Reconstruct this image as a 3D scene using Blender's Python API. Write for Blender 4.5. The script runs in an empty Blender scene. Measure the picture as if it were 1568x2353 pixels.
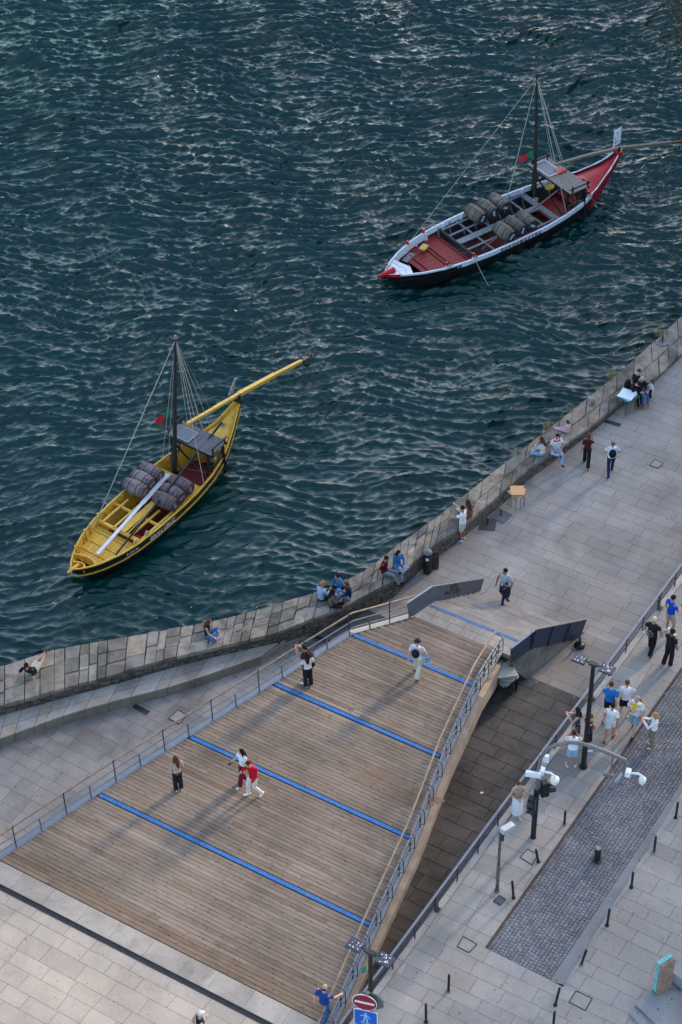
import bpy, bmesh, math, random
import numpy as np
from mathutils import Vector, Matrix
random.seed(7); RNG = np.random.default_rng(7)
sc = bpy.context.scene
COL = sc.collection
R = math.radians
# ------------------------------------------------------------------ camera
F, PITCH, ROLL, HC = 4800.0, 42.5, -1.0, 54.0
_ro = R(ROLL); _a = math.pi/2 - R(PITCH)
def ray(u, v):
    x = u-784; y = -(v-1176.5); c, s = math.cos(_ro), math.sin(_ro)
    x, y = c*x-s*y, s*x+c*y
    ca, sa = math.cos(_a), math.sin(_a)
    return Vector((x, ca*y+sa*F, sa*y-ca*F)).normalized()
def P(u, v, z=0.0):
    """a point of the photograph (1568x2353) dropped on the level z"""
    r = ray(u, v); t = (z-HC)/r.z
    return Vector((r.x*t, r.y*t, z))
def onplane(u, v, p0, d):
    n = Vector((-d.y, d.x, 0)); r = ray(u, v); c = Vector((0, 0, HC))
    return c + r*(n.dot(Vector(p0)-c)/n.dot(r))
cam = bpy.data.cameras.new('camera'); camo = bpy.data.objects.new('camera', cam); COL.objects.link(camo)
camo.location = (0, 0, HC)
camo.rotation_euler = (Matrix.Rotation(_a, 3, 'X') @ Matrix.Rotation(_ro, 3, 'Z')).to_euler()
cam.sensor_fit = 'VERTICAL'; cam.sensor_height = 36; cam.lens = F*36/2353.0
cam.clip_start = 1; cam.clip_end = 5000; sc.camera = camo
WZ = -1.8      # river
SZ = 2.8       # street, plaza and deck

# ------------------------------------------------------------------ materials
def nt(name):
    m = bpy.data.materials.new(name); m.use_nodes = True
    t = m.node_tree; b = t.nodes['Principled BSDF']
    return m, t, b
def N(t, kind, **kw):
    n = t.nodes.new(kind)
    for k, v in kw.items():
        if k.startswith('i_'): n.inputs[k[2:].replace('_', ' ')].default_value = v
        else: setattr(n, k, v)
    return n
def L(t, a, b): t.links.new(a, b)
def c4(c): return (c[0], c[1], c[2], 1)
MATS = {}
def plain(name, col, rough=.6, metal=0, noise=.15, scale=8, bump=0, spec=.4, worn=None):
    key = (name,)
    if key in MATS: return MATS[key]
    m, t, b = nt(name)
    tc = N(t, 'ShaderNodeTexCoord')
    nz = N(t, 'ShaderNodeTexNoise', i_Scale=scale, i_Detail=6.0, i_Roughness=.6)
    L(t, tc.outputs['Object'], nz.inputs['Vector'])
    mr = N(t, 'ShaderNodeMapRange'); mr.inputs[1].default_value = .3; mr.inputs[2].default_value = .7
    mr.inputs[3].default_value = 1-noise; mr.inputs[4].default_value = 1+noise
    L(t, nz.outputs['Fac'], mr.inputs[0])
    mx = N(t, 'ShaderNodeVectorMath', operation='SCALE'); mx.inputs[0].default_value = col
    L(t, mr.outputs[0], mx.inputs['Scale']); out = mx.outputs[0]
    if worn:
        n2 = N(t, 'ShaderNodeTexNoise', i_Scale=worn[1], i_Detail=10.0, i_Roughness=.75, i_Distortion=.4); L(t, tc.outputs['Object'], n2.inputs['Vector'])
        m2 = N(t, 'ShaderNodeMapRange'); m2.inputs[1].default_value = .54; m2.inputs[2].default_value = .66; m2.inputs[4].default_value = worn[2]; L(t, n2.outputs['Fac'], m2.inputs[0])
        mw = N(t, 'ShaderNodeMix', data_type='RGBA'); L(t, m2.outputs[0], mw.inputs['Factor']); L(t, out, mw.inputs['A']); mw.inputs['B'].default_value = c4(worn[0]); out = mw.outputs['Result']
    L(t, out, b.inputs['Base Color'])
    b.inputs['Roughness'].default_value = rough; b.inputs['Metallic'].default_value = metal
    b.inputs['Specular IOR Level'].default_value = spec
    if bump:
        bp = N(t, 'ShaderNodeBump', i_Strength=bump, i_Distance=.01); L(t, nz.outputs['Fac'], bp.inputs['Height'])
        L(t, bp.outputs[0], b.inputs['Normal'])
    MATS[key] = m
    return m
def stone(name, base, warm, dirt, var=.3, gum=.0, stain=.4, speck=.25, bump=.3, rough=.85, stainscale=.35):
    """granite-like: a per-stone tone attribute, grain, stains and chewing-gum spots"""
    m, t, b = nt(name)
    tc = N(t, 'ShaderNodeTexCoord'); at = N(t, 'ShaderNodeAttribute', attribute_name='tone')
    sep = N(t, 'ShaderNodeSeparateColor'); L(t, at.outputs['Color'], sep.inputs[0])
    m1 = N(t, 'ShaderNodeMix', data_type='RGBA'); m1.inputs['A'].default_value = c4(base); m1.inputs['B'].default_value = c4(warm)
    L(t, sep.outputs[1], m1.inputs['Factor'])
    mr = N(t, 'ShaderNodeMapRange'); mr.inputs[3].default_value = 1-var; mr.inputs[4].default_value = 1+var
    L(t, sep.outputs[0], mr.inputs[0])
    n1 = N(t, 'ShaderNodeTexNoise', i_Scale=28.0, i_Detail=8.0, i_Roughness=.75); L(t, tc.outputs['Object'], n1.inputs['Vector'])
    g = N(t, 'ShaderNodeMapRange'); g.inputs[1].default_value = .25; g.inputs[2].default_value = .75
    g.inputs[3].default_value = 1-speck; g.inputs[4].default_value = 1+speck; L(t, n1.outputs['Fac'], g.inputs[0])
    mm = N(t, 'ShaderNodeMath', operation='MULTIPLY'); L(t, mr.outputs[0], mm.inputs[0]); L(t, g.outputs[0], mm.inputs[1])
    n2 = N(t, 'ShaderNodeTexNoise', i_Scale=stainscale, i_Detail=9.0, i_Roughness=.62, i_Distortion=.6); L(t, tc.outputs['Object'], n2.inputs['Vector'])
    s = N(t, 'ShaderNodeMapRange'); s.inputs[1].default_value = .36; s.inputs[2].default_value = .62
    s.inputs[3].default_value = 1-stain; s.inputs[4].default_value = 1.08; L(t, n2.outputs['Fac'], s.inputs[0])
    mm2 = N(t, 'ShaderNodeMath', operation='MULTIPLY'); L(t, mm.outputs[0], mm2.inputs[0]); L(t, s.outputs[0], mm2.inputs[1])
    last = mm2
    if gum:
        for sc_, th in ((2.6, .024*gum), (5.5, .018*gum)):
            vo = N(t, 'ShaderNodeTexVoronoi', i_Scale=sc_); L(t, tc.outputs['Object'], vo.inputs['Vector'])
            ck = N(t, 'ShaderNodeMapRange'); ck.inputs[1].default_value = th*sc_; ck.inputs[2].default_value = th*sc_*1.5
            ck.inputs[3].default_value = .45; ck.inputs[4].default_value = 1.0; L(t, vo.outputs['Distance'], ck.inputs[0])
            # only some of the cells carry a spot
            sp = N(t, 'ShaderNodeSeparateColor'); L(t, vo.outputs['Color'], sp.inputs[0])
            gt = N(t, 'ShaderNodeMath', operation='LESS_THAN'); gt.inputs[1].default_value = .33; L(t, sp.outputs[0], gt.inputs[0])
            mxx = N(t, 'ShaderNodeMix', data_type='FLOAT'); L(t, gt.outputs[0], mxx.inputs['Factor'])
            mxx.inputs['A'].default_value = 1; L(t, ck.outputs[0], mxx.inputs['B'])
            m3 = N(t, 'ShaderNodeMath', operation='MULTIPLY'); L(t, last.outputs[0], m3.inputs[0]); L(t, mxx.outputs['Result'], m3.inputs[1]); last = m3
    vm = N(t, 'ShaderNodeVectorMath', operation='SCALE'); L(t, m1.outputs['Result'], vm.inputs[0]); L(t, last.outputs[0], vm.inputs['Scale'])
    # brownish dirt in the stains
    mx = N(t, 'ShaderNodeMix', data_type='RGBA'); mx.inputs['B'].default_value = c4(dirt)
    L(t, vm.outputs[0], mx.inputs['A'])
    d = N(t, 'ShaderNodeMapRange'); d.inputs[1].default_value = .56; d.inputs[2].default_value = .72; d.inputs[3].default_value = 0; d.inputs[4].default_value = stain*.9
    n3 = N(t, 'ShaderNodeTexNoise', i_Scale=stainscale*2.3, i_Detail=10.0, i_Roughness=.7); L(t, tc.outputs['Object'], n3.inputs['Vector'])
    L(t, n3.outputs['Fac'], d.inputs[0]); L(t, d.outputs[0], mx.inputs['Factor'])
    L(t, mx.outputs['Result'], b.inputs['Base Color'])
    b.inputs['Roughness'].default_value = rough; b.inputs['Specular IOR Level'].default_value = .25
    bp = N(t, 'ShaderNodeBump', i_Strength=bump, i_Distance=.012); L(t, n1.outputs['Fac'], bp.inputs['Height']); L(t, bp.outputs[0], b.inputs['Normal'])
    return m
def wood(name, base, dark, angle, var=.3, rough=.75, grain=1.0):
    """weathered boards, grain running along the direction angle (in object space)"""
    m, t, b = nt(name)
    tc = N(t, 'ShaderNodeTexCoord'); at = N(t, 'ShaderNodeAttribute', attribute_name='tone')
    sep = N(t, 'ShaderNodeSeparateColor'); L(t, at.outputs['Color'], sep.inputs[0])
    mp = N(t, 'ShaderNodeMapping'); mp.inputs['Rotation'].default_value = (0, 0, -angle); L(t, tc.outputs['Object'], mp.inputs['Vector'])
    mp2 = N(t, 'ShaderNodeMapping'); mp2.inputs['Scale'].default_value = (1.6, 22, 22); L(t, mp.outputs[0], mp2.inputs['Vector'])
    n1 = N(t, 'ShaderNodeTexNoise', i_Scale=1.0, i_Detail=7.0, i_Roughness=.7, i_Distortion=.5); L(t, mp2.outputs[0], n1.inputs['Vector'])
    n2 = N(t, 'ShaderNodeTexNoise', i_Scale=.45, i_Detail=6.0, i_Roughness=.6); L(t, tc.outputs['Object'], n2.inputs['Vector'])
    # knots
    mp3 = N(t, 'ShaderNodeMapping'); mp3.inputs['Scale'].default_value = (3.2, 7.5, 7.5); L(t, mp.outputs[0], mp3.inputs['Vector'])
    vo = N(t, 'ShaderNodeTexVoronoi', i_Scale=1.0); L(t, mp3.outputs[0], vo.inputs['Vector'])
    kn = N(t, 'ShaderNodeMapRange'); kn.inputs[1].default_value = .08; kn.inputs[2].default_value = .24; kn.inputs[3].default_value = .52; kn.inputs[4].default_value = 1; L(t, vo.outputs['Distance'], kn.inputs[0])
    mr = N(t, 'ShaderNodeMapRange'); mr.inputs[3].default_value = 1-var; mr.inputs[4].default_value = 1+var; L(t, sep.outputs[0], mr.inputs[0])
    g = N(t, 'ShaderNodeMapRange'); g.inputs[1].default_value = .3; g.inputs[2].default_value = .7; g.inputs[3].default_value = 1-.28*grain; g.inputs[4].default_value = 1+.2*grain; L(t, n1.outputs['Fac'], g.inputs[0])
    s = N(t, 'ShaderNodeMapRange'); s.inputs[1].default_value = .35; s.inputs[2].default_value = .65; s.inputs[3].default_value = .74; s.inputs[4].default_value = 1.14; L(t, n2.outputs['Fac'], s.inputs[0])
    a = None
    for o in (mr, g, s, kn):
        if a is None: a = o; continue
        mm = N(t, 'ShaderNodeMath', operation='MULTIPLY'); L(t, a.outputs[0], mm.inputs[0]); L(t, o.outputs[0], mm.inputs[1]); a = mm
    m1 = N(t, 'ShaderNodeMix', data_type='RGBA'); m1.inputs['A'].default_value = c4(base); m1.inputs['B'].default_value = c4(dark); L(t, sep.outputs[1], m1.inputs['Factor'])
    vm = N(t, 'ShaderNodeVectorMath', operation='SCALE'); L(t, m1.outputs['Result'], vm.inputs[0]); L(t, a.outputs[0], vm.inputs['Scale'])
    L(t, vm.outputs[0], b.inputs['Base Color']); b.inputs['Roughness'].default_value = rough; b.inputs['Specular IOR Level'].default_value = .2
    bp = N(t, 'ShaderNodeBump', i_Strength=.4, i_Distance=.006); L(t, n1.outputs['Fac'], bp.inputs['Height']); L(t, bp.outputs[0], b.inputs['Normal'])
    return m
E1 = Vector((.8522, -.5232, 0)); E2 = Vector((.5232, .8522, 0)); AE = math.atan2(E1.y, E1.x)
M_PAVE = stone('granite_paving', (.305, .278, .256), (.35, .298, .252), (.13, .10, .08), var=.10, gum=1, stain=.26)
M_PAVE_LOW = stone('grimy_granite_paving', (.30, .272, .25), (.34, .29, .245), (.10, .08, .065), var=.11, gum=1, stain=.45, stainscale=.3)
M_PLAZA = stone('warm_granite_paving', (.36, .32, .275), (.43, .36, .29), (.16, .12, .09), var=.09, gum=1, stain=.2)
M_GRAN = stone('granite_blocks', (.33, .305, .28), (.37, .315, .25), (.10, .08, .06), var=.14, stain=.35, gum=.8, stainscale=.6)
M_COPE = stone('old_quay_stone', (.245, .212, .178), (.32, .255, .185), (.07, .06, .045), var=.3, stain=.5, speck=.5, bump=1.0, stainscale=1.6)
M_COB = stone('cobble_stone', (.17, .17, .185), (.19, .175, .165), (.08, .07, .06), var=.24, stain=.35, stainscale=.5, rough=.6)
M_GROUT = plain('joint_sand', (.028, .025, .022), .95)
M_DECK = wood('weathered_deck_boards', (.235, .185, .145), (.195, .135, .092), AE, var=.2)
M_STEPW = wood('weathered_step_boards', (.22, .18, .15), (.19, .14, .11), AE, var=.22)
M_BLUE = plain('blue_paint', (.016, .122, .35), .6, noise=.35, scale=11, worn=((.16, .15, .15), 3.0, .7))
M_BLUE2 = plain('worn_blue_paint', (.06, .14, .29), .6, noise=.35, scale=12)
M_STEEL = plain('galvanised_steel', (.18, .195, .22), .42, .6, noise=.12)
M_DSTEEL = plain('dark_painted_steel', (.045, .045, .055), .45, .3, noise=.25)
M_PANEL = plain('blue_grey_steel_plate', (.045, .068, .105), .42, .35, noise=.2, scale=3)
M_PANELL = plain('grey_steel_plate', (.115, .135, .165), .45, .4, noise=.14, scale=3)
M_RAILW = plain('varnished_handrail_wood', (.20, .145, .105), .55, noise=.35, scale=5)
M_BEAM = plain('concrete_beam', (.28, .24, .205), .85, noise=.25, scale=2)
M_DARKC = plain('dark_concrete', (.08, .075, .07), .9, noise=.3, scale=2)
M_BLACKP = plain('black_paint', (.012, .012, .014), .4, noise=.3)
M_BOLL = plain('rusted_black_iron', (.022, .018, .017), .55, .3, noise=.5, scale=20)
M_WHITE = plain('white_paint', (.72, .74, .77), .5, noise=.08)
M_IVORY = plain('ivory_plastic', (.74, .72, .64), .45, noise=.05)
M_SKIN = [plain('skin_light', (.50, .28, .20), .5, noise=.06), plain('skin_tan', (.36, .18, .11), .5, noise=.06), plain('skin_brown', (.16, .08, .05), .5, noise=.06)]
_cloth = {}
def cloth(c, name='cloth'):
    k = tuple(round(x, 3) for x in c)
    if k not in _cloth: _cloth[k] = plain('%s_%d' % (name, len(_cloth)), c, .85, noise=.14, scale=6, spec=.15)
    return _cloth[k]

# rubble masonry for the face of the quay wall
def rubble(name, ca_, cb_, cj, scale=(2.6, 2.6, 4.6)):
    m, t, b = nt(name); tc = N(t, 'ShaderNodeTexCoord'); mp = N(t, 'ShaderNodeMapping'); mp.inputs['Scale'].default_value = scale
    nd = N(t, 'ShaderNodeTexNoise', i_Scale=3.0, i_Detail=3.0); L(t, tc.outputs['Object'], nd.inputs['Vector'])
    ad = N(t, 'ShaderNodeMix', data_type='RGBA', blend_type='LINEAR_LIGHT'); ad.inputs['Factor'].default_value = .12
    L(t, tc.outputs['Object'], ad.inputs['A']); L(t, nd.outputs['Color'], ad.inputs['B']); L(t, ad.outputs['Result'], mp.inputs['Vector'])
    v1 = N(t, 'ShaderNodeTexVoronoi', i_Scale=1.0); L(t, mp.outputs[0], v1.inputs['Vector'])
    v2 = N(t, 'ShaderNodeTexVoronoi', i_Scale=1.0, feature='DISTANCE_TO_EDGE'); L(t, mp.outputs[0], v2.inputs['Vector'])
    sp = N(t, 'ShaderNodeSeparateColor'); L(t, v1.outputs['Color'], sp.inputs[0])
    m1 = N(t, 'ShaderNodeMix', data_type='RGBA'); m1.inputs['A'].default_value = c4(ca_); m1.inputs['B'].default_value = c4(cb_); L(t, sp.outputs[0], m1.inputs['Factor'])
    e = N(t, 'ShaderNodeMapRange'); e.inputs[1].default_value = .0; e.inputs[2].default_value = .09; L(t, v2.outputs['Distance'], e.inputs[0])
    m2 = N(t, 'ShaderNodeMix', data_type='RGBA'); m2.inputs['A'].default_value = c4(cj); L(t, m1.outputs['Result'], m2.inputs['B']); L(t, e.outputs[0], m2.inputs['Factor'])
    n2 = N(t, 'ShaderNodeTexNoise', i_Scale=9.0, i_Detail=8.0, i_Roughness=.7); L(t, tc.outputs['Object'], n2.inputs['Vector'])
    g = N(t, 'ShaderNodeMapRange'); g.inputs[1].default_value = .3; g.inputs[2].default_value = .7; g.inputs[3].default_value = .55; g.inputs[4].default_value = 1.35; L(t, n2.outputs['Fac'], g.inputs[0])
    vm = N(t, 'ShaderNodeVectorMath', operation='SCALE'); L(t, m2.outputs['Result'], vm.inputs[0]); L(t, g.outputs[0], vm.inputs['Scale'])
    L(t, vm.outputs[0], b.inputs['Base Color']); b.inputs['Roughness'].default_value = .9
    bp = N(t, 'ShaderNodeBump', i_Strength=.9, i_Distance=.04); L(t, e.outputs[0], bp.inputs['Height']); L(t, bp.outputs[0], b.inputs['Normal'])
    return m
M_RUB = rubble('rubble_masonry', (.19, .16, .125), (.10, .088, .07), (.045, .038, .03), (3.4, 3.4, 5.6))
M_PLANT = plain('leaf_green', (.10, .16, .05), .7, noise=.4)
M_DRY = plain('dry_leaf', (.24, .20, .09), .8, noise=.4)

# ------------------------------------------------------------------ mesh builder
class MB:
    def __init__(s): s.v = []; s.f = []; s.tone = []
    def add(s, vs, fs, tone=None):
        o = len(s.v); s.v += [tuple(p) for p in vs]; s.f += [tuple(i+o for i in f) for f in fs]
        s.tone += [tone or (.5, .3, 0)]*len(fs)
    def poly(s, pts, tone=None): s.add(pts, [tuple(range(len(pts)))], tone)
    def box(s, c, size, ax=None, tone=None):
        """box with centre c, full sizes, axes ax=(x,y,z) unit vectors or a z angle"""
        if ax is None: ax = 0
        if not isinstance(ax, (tuple, list)): ca, sa = math.cos(ax), math.sin(ax); ax = (Vector((ca, sa, 0)), Vector((-sa, ca, 0)), Vector((0, 0, 1)))
        c = Vector(c); hx, hy, hz = [a*(k/2) for a, k in zip(ax, size)]
        vs = [c+hx*i+hy*j+hz*k for i in (-1, 1) for j in (-1, 1) for k in (-1, 1)]
        s.add(vs, [(0, 1, 3, 2), (4, 6, 7, 5), (0, 4, 5, 1), (2, 3, 7, 6), (0, 2, 6, 4), (1, 5, 7, 3)], tone)
    def bar(s, a, b, w, h, up=(0, 0, 1), tone=None):
        a, b = Vector(a), Vector(b); d = b-a; l = d.length
        if l < 1e-6: return
        d /= l; u = Vector(up)
        if abs(d.dot(u)) > .99: u = Vector((1, 0, 0))
        x = d.cross(u).normalized(); z = x.cross(d).normalized()
        s.box((a+b)/2, (l, w, h), (d, x, z), tone)
    def tube(s, pts, rad, n=8, caps=True, flat=1.0, tone=None):
        pts = [Vector(p) for p in pts]
        if not isinstance(rad, (list, tuple)): rad = [rad]*len(pts)
        vs = []; m = len(pts); x = None
        for i, p in enumerate(pts):
            d = (pts[min(i+1, m-1)]-pts[max(i-1, 0)])
            if d.length < 1e-7: d = Vector((0, 0, 1))
            d.normalize()
            if x is None:
                u = Vector((0, 0, 1)) if abs(d.z) < .9 else Vector((1, 0, 0)); x = u.cross(d).normalized()
            else:
                x = (x-d*x.dot(d)); x = x.normalized() if x.length > 1e-5 else d.orthogonal().normalized()
            y = d.cross(x)
            for k in range(n):
                a = 2*math.pi*k/n; vs.append(p+(x*math.cos(a)+y*math.sin(a)*flat)*rad[i])
        fs = [(i*n+k, i*n+(k+1) % n, (i+1)*n+(k+1) % n, (i+1)*n+k) for i in range(m-1) for k in range(n)]
        if caps: fs += [tuple(reversed(range(n))), tuple((m-1)*n+k for k in range(n))]
        s.add(vs, fs, tone)
    def ell(s, c, r, ax=None, n=10, m=7, tone=None):
        c = Vector(c); ax = ax or (Vector((1, 0, 0)), Vector((0, 1, 0)), Vector((0, 0, 1)))
        vs = [c+ax[2]*r[2]]
        for j in range(1, m):
            th = math.pi*j/m
            for k in range(n):
                a = 2*math.pi*k/n
                vs.append(c+ax[0]*(r[0]*math.sin(th)*math.cos(a))+ax[1]*(r[1]*math.sin(th)*math.sin(a))+ax[2]*(r[2]*math.cos(th)))
        vs.append(c-ax[2]*r[2]); e = len(vs)-1
        fs = [(0, 1+k, 1+(k+1) % n) for k in range(n)]
        for j in range(m-2): fs += [(1+j*n+k, 1+(j+1)*n+k, 1+(j+1)*n+(k+1) % n, 1+j*n+(k+1) % n) for k in range(n)]
        fs += [(e, 1+(m-2)*n+(k+1) % n, 1+(m-2)*n+k) for k in range(n)]
        s.add(vs, fs, tone)
    def prism(s, poly, z0, z1, tone=None):
        n = len(poly); vs = [(p[0], p[1], z0) for p in poly]+[(p[0], p[1], z1) for p in poly]
        s.add(vs, [tuple(reversed(range(n))), tuple(range(n, 2*n))]+[(i, (i+1) % n, n+(i+1) % n, n+i) for i in range(n)], tone)
    def plate(s, pts, off, tone=None):
        """polygon given a thickness vector"""
        off = Vector(off); n = len(pts); vs = [Vector(p) for p in pts]+[Vector(p)+off for p in pts]
        s.add(vs, [tuple(reversed(range(n))), tuple(range(n, 2*n))]+[(i, (i+1) % n, n+(i+1) % n, n+i) for i in range(n)], tone)
    def build(s, name, mat, parent=None, smooth=False, world=False, bevel=0, attr=False):
        me = bpy.data.meshes.new(name)
        off = parent.location if (world and parent) else Vector((0, 0, 0))
        me.from_pydata([(v[0]-off[0], v[1]-off[1], v[2]-off[2]) for v in s.v], [], s.f)
        me.materials.append(mat)
        if attr:
            a = me.color_attributes.new('tone', 'FLOAT_COLOR', 'CORNER'); arr = []
            for p, t in zip(me.polygons, s.tone):
                arr += [t[0], t[1], t[2], 1]*p.loop_total
            a.data.foreach_set('color', arr)
        bm = bmesh.new(); bm.from_mesh(me); bmesh.ops.recalc_face_normals(bm, faces=bm.faces); bm.to_mesh(me); bm.free()
        if smooth:
            me.polygons.foreach_set('use_smooth', [True]*len(me.polygons))
            if smooth != 'all':
                try: me.set_sharp_from_angle(angle=R(40))
                except Exception: pass
        o = bpy.data.objects.new(name, me); COL.objects.link(o)
        if parent: o.parent = parent
        if bevel:
            md = o.modifiers.new('bevel', 'BEVEL'); md.width = bevel; md.segments = 2; md.limit_method = 'ANGLE'
        return o
def tag(o, label, cat, group=None, kind=None):
    if label: o['label'] = label
    if cat: o['category'] = cat
    if group: o['group'] = group
    if kind: o['kind'] = kind
    return o
def thing(name, loc, label, cat, rz=0, group=None):
    o = bpy.data.objects.new(name, None); COL.objects.link(o); o.location = loc; o.rotation_euler = (0, 0, rz)
    o.empty_display_size = .2
    return tag(o, label, cat, group)
def struct(o): o['kind'] = 'structure'; return o
def copy_tree(o, parent=None):
    c = o.copy(); COL.objects.link(c)
    if parent: c.parent = parent
    for ch in list(o.children): copy_tree(ch, c)
    return c
def clip(poly, planes):
    """clip a 2D polygon by half planes (p, n): keep (q-p).n >= 0"""
    for p, n in planes:
        out = []
        for i in range(len(poly)):
            a, b = poly[i], poly[(i+1) % len(poly)]
            da = (a[0]-p[0])*n[0]+(a[1]-p[1])*n[1]; db = (b[0]-p[0])*n[0]+(b[1]-p[1])*n[1]
            if da >= 0: out.append(a)
            if (da < 0) != (db < 0):
                k = da/(da-db); out.append((a[0]+(b[0]-a[0])*k, a[1]+(b[1]-a[1])*k))
        poly = out
        if len(poly) < 3: return []
    return poly
def half(a, b, side=1):
    """half plane left (side=1) or right (-1) of the line a->b"""
    d = (b[0]-a[0], b[1]-a[1]); l = math.hypot(*d)
    return (a, (-d[1]/l*side, d[0]/l*side))
# ------------------------------------------------------------------ outlines on the ground
OUT = [(-400, 1640), (-200, 1577), (0, 1533), (115, 1495), (226, 1475), (348, 1453), (505, 1425), (600, 1399), (714, 1366), (768, 1346), (847, 1307), (913, 1254), (997, 1195), (1054, 1149), (1170, 1057), (1272, 979), (1349, 917), (1426, 853), (1568, 725), (1800, 520), (2100, 270)]
INN = [(-400, 1720), (-200, 1668), (0, 1620), (119, 1587), (223, 1559), (367, 1516), (524, 1480), (624, 1456), (747, 1409), (777, 1401), (847, 1362), (904, 1333), (961, 1281), (997, 1252), (1054, 1215), (1093, 1182), (1170, 1117), (1218, 1074), (1289, 1025), (1354, 981), (1392, 951), (1419, 928), (1463, 900), (1511, 863), (1568, 810), (1800, 600), (2100, 345)]
def walltop(u): return float(np.interp(u, [0, 900, 1034, 1170, 1289, 1392, 1463, 1568], [.95, .9, .7, .68, .55, .38, .24, .2]))
def resample(pts, n):
    d = [0]
    for a, b in zip(pts, pts[1:]): d.append(d[-1]+(Vector(b[:2])-Vector(a[:2])).length)
    T = [d[-1]*i/n for i in range(n+1)]; A = np.array([list(p) for p in pts])
    return [Vector([float(np.interp(t, d, A[:, k])) for k in range(A.shape[1])]) for t in T], d[-1]
outw = [P(u, v, walltop(u)) for u, v in OUT]; innw = [P(u, v, walltop(u)) for u, v in INN]
# rail / kerb / gutter lines of the street, on level SZ
RA, RB = P(803, 2352, SZ), P(1549, 1342, SZ); rd = (RB-RA).normalized()
KA, KB = P(1091.5, 2209.7, SZ), P(1433, 1723, SZ); kd = (KB-KA).normalized()
GA, GB = P(1265, 2253, SZ), P(1568, 1796, SZ); gd = (GB-GA).normalized()
HA, HB = P(1297, 2262.5, SZ), P(1568, 1819, SZ); hd = (HB-HA).normalized()
EA, EB = P(1118, 2179.5, SZ), P(1265, 2253, SZ); ed = (EB-EA).normalized()
C0, S4, S3, S2, S1, LW, LB, LT = 28.75, 32.5, 35.96, 39.33, 42.6, 45.4, 46.1, 46.22
GBOT = 49.0
LZ = 1.55
def eq(p): return p.dot(E1) if isinstance(p, Vector) else Vector(p).dot(E1)
def W2(a, b, z=0): q = E1*a+E2*b; return Vector((q.x, q.y, z))
def side(lst): return sorted([(q.dot(E2), q.dot(E1)) for q in lst])
LEFT = side([P(-300, 2165, SZ), P(0, 1975, SZ), P(233, 1820, SZ), P(443, 1687, SZ), P(635, 1567, SZ), P(815, 1455, SZ), P(955, 1414.6, LZ)])
RIGHT = side([P(730, 2420, SZ), P(755, 2345, SZ), P(855, 2120, SZ), P(945, 1922, SZ), P(1015, 1733, SZ), P(1092, 1568, SZ), P(1140, 1490, LZ)])
def le(b): return float(np.interp(b, [x[0] for x in LEFT], [x[1] for x in LEFT]))
def re(b): return float(np.interp(b, [x[0] for x in RIGHT], [x[1] for x in RIGHT]))
# stair flank lines (granite flight)
SLa, SLb = P(962, 1412, LZ), P(1100, 1364, 0)
SRa, SRb = P(1180, 1521, LZ), P(1340, 1456, 0)
def lerp_line(a, b, c):
    k = (c-a.dot(E2))/(b.dot(E2)-a.dot(E2)); return (a+(b-a)*k).dot(E1)
def gl(b): return lerp_line(SLa, SLb, b)
def gr(b): return lerp_line(SRa, SRb, b)

_mx = np.array([(a.x+b.x)/2 for a, b in zip(resample(outw, 300)[0], resample(innw, 300)[0])]); _my = np.array([(a.y+b.y)/2 for a, b in zip(resample(outw, 300)[0], resample(innw, 300)[0])])
def shore(x, y):
    yy = float(np.interp(x, _mx, _my)); d = float(np.interp(x+.3, _mx, _my))-yy
    return half((x, yy), (x+.3, yy+d), -1)
def slabs(name, mat, z, ang, org, du, dv, rows, lens, planes, gap=.010, light=.04, warmth=.25, seed=1, jit=0, tfn=None):
    rr = random.Random(seed); mb = MB(); ca, sa = math.cos(ang), math.sin(ang)
    v = dv[0]
    while v < dv[1]:
        h = rr.uniform(*rows); u = du[0]+rr.uniform(-1, 0)
        while u < du[1]:
            l = rr.uniform(*lens)
            q = [(u+gap/2, v+gap/2), (u+l-gap/2, v+gap/2), (u+l-gap/2, v+h-gap/2), (u+gap/2, v+h-gap/2)]
            if jit: q = [(a+rr.uniform(-jit, jit), b+rr.uniform(-jit, jit)) for a, b in q]
            w = [(org[0]+a*ca-b*sa, org[1]+a*sa+b*ca) for a, b in q]
            pls = planes+([shore(w[0][0]/2+w[2][0]/2, 0)] if z < 1 else [])
            w = clip(w, pls)
            if w:
                t = min(max(rr.gauss(.5, .2), 0), 1)
                if rr.random() < light: t = 1.6
                if tfn: t += tfn(sum(q_[0] for q_ in w)/len(w), sum(q_[1] for q_ in w)/len(w))
                mb.poly([(a, b, z+rr.uniform(-.002, .002)) for a, b in w], (t, min(1, max(0, rr.gauss(warmth, .18))), 0))
            u += l
        v += h
    return mb.build(name, mat, attr=True)

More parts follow.
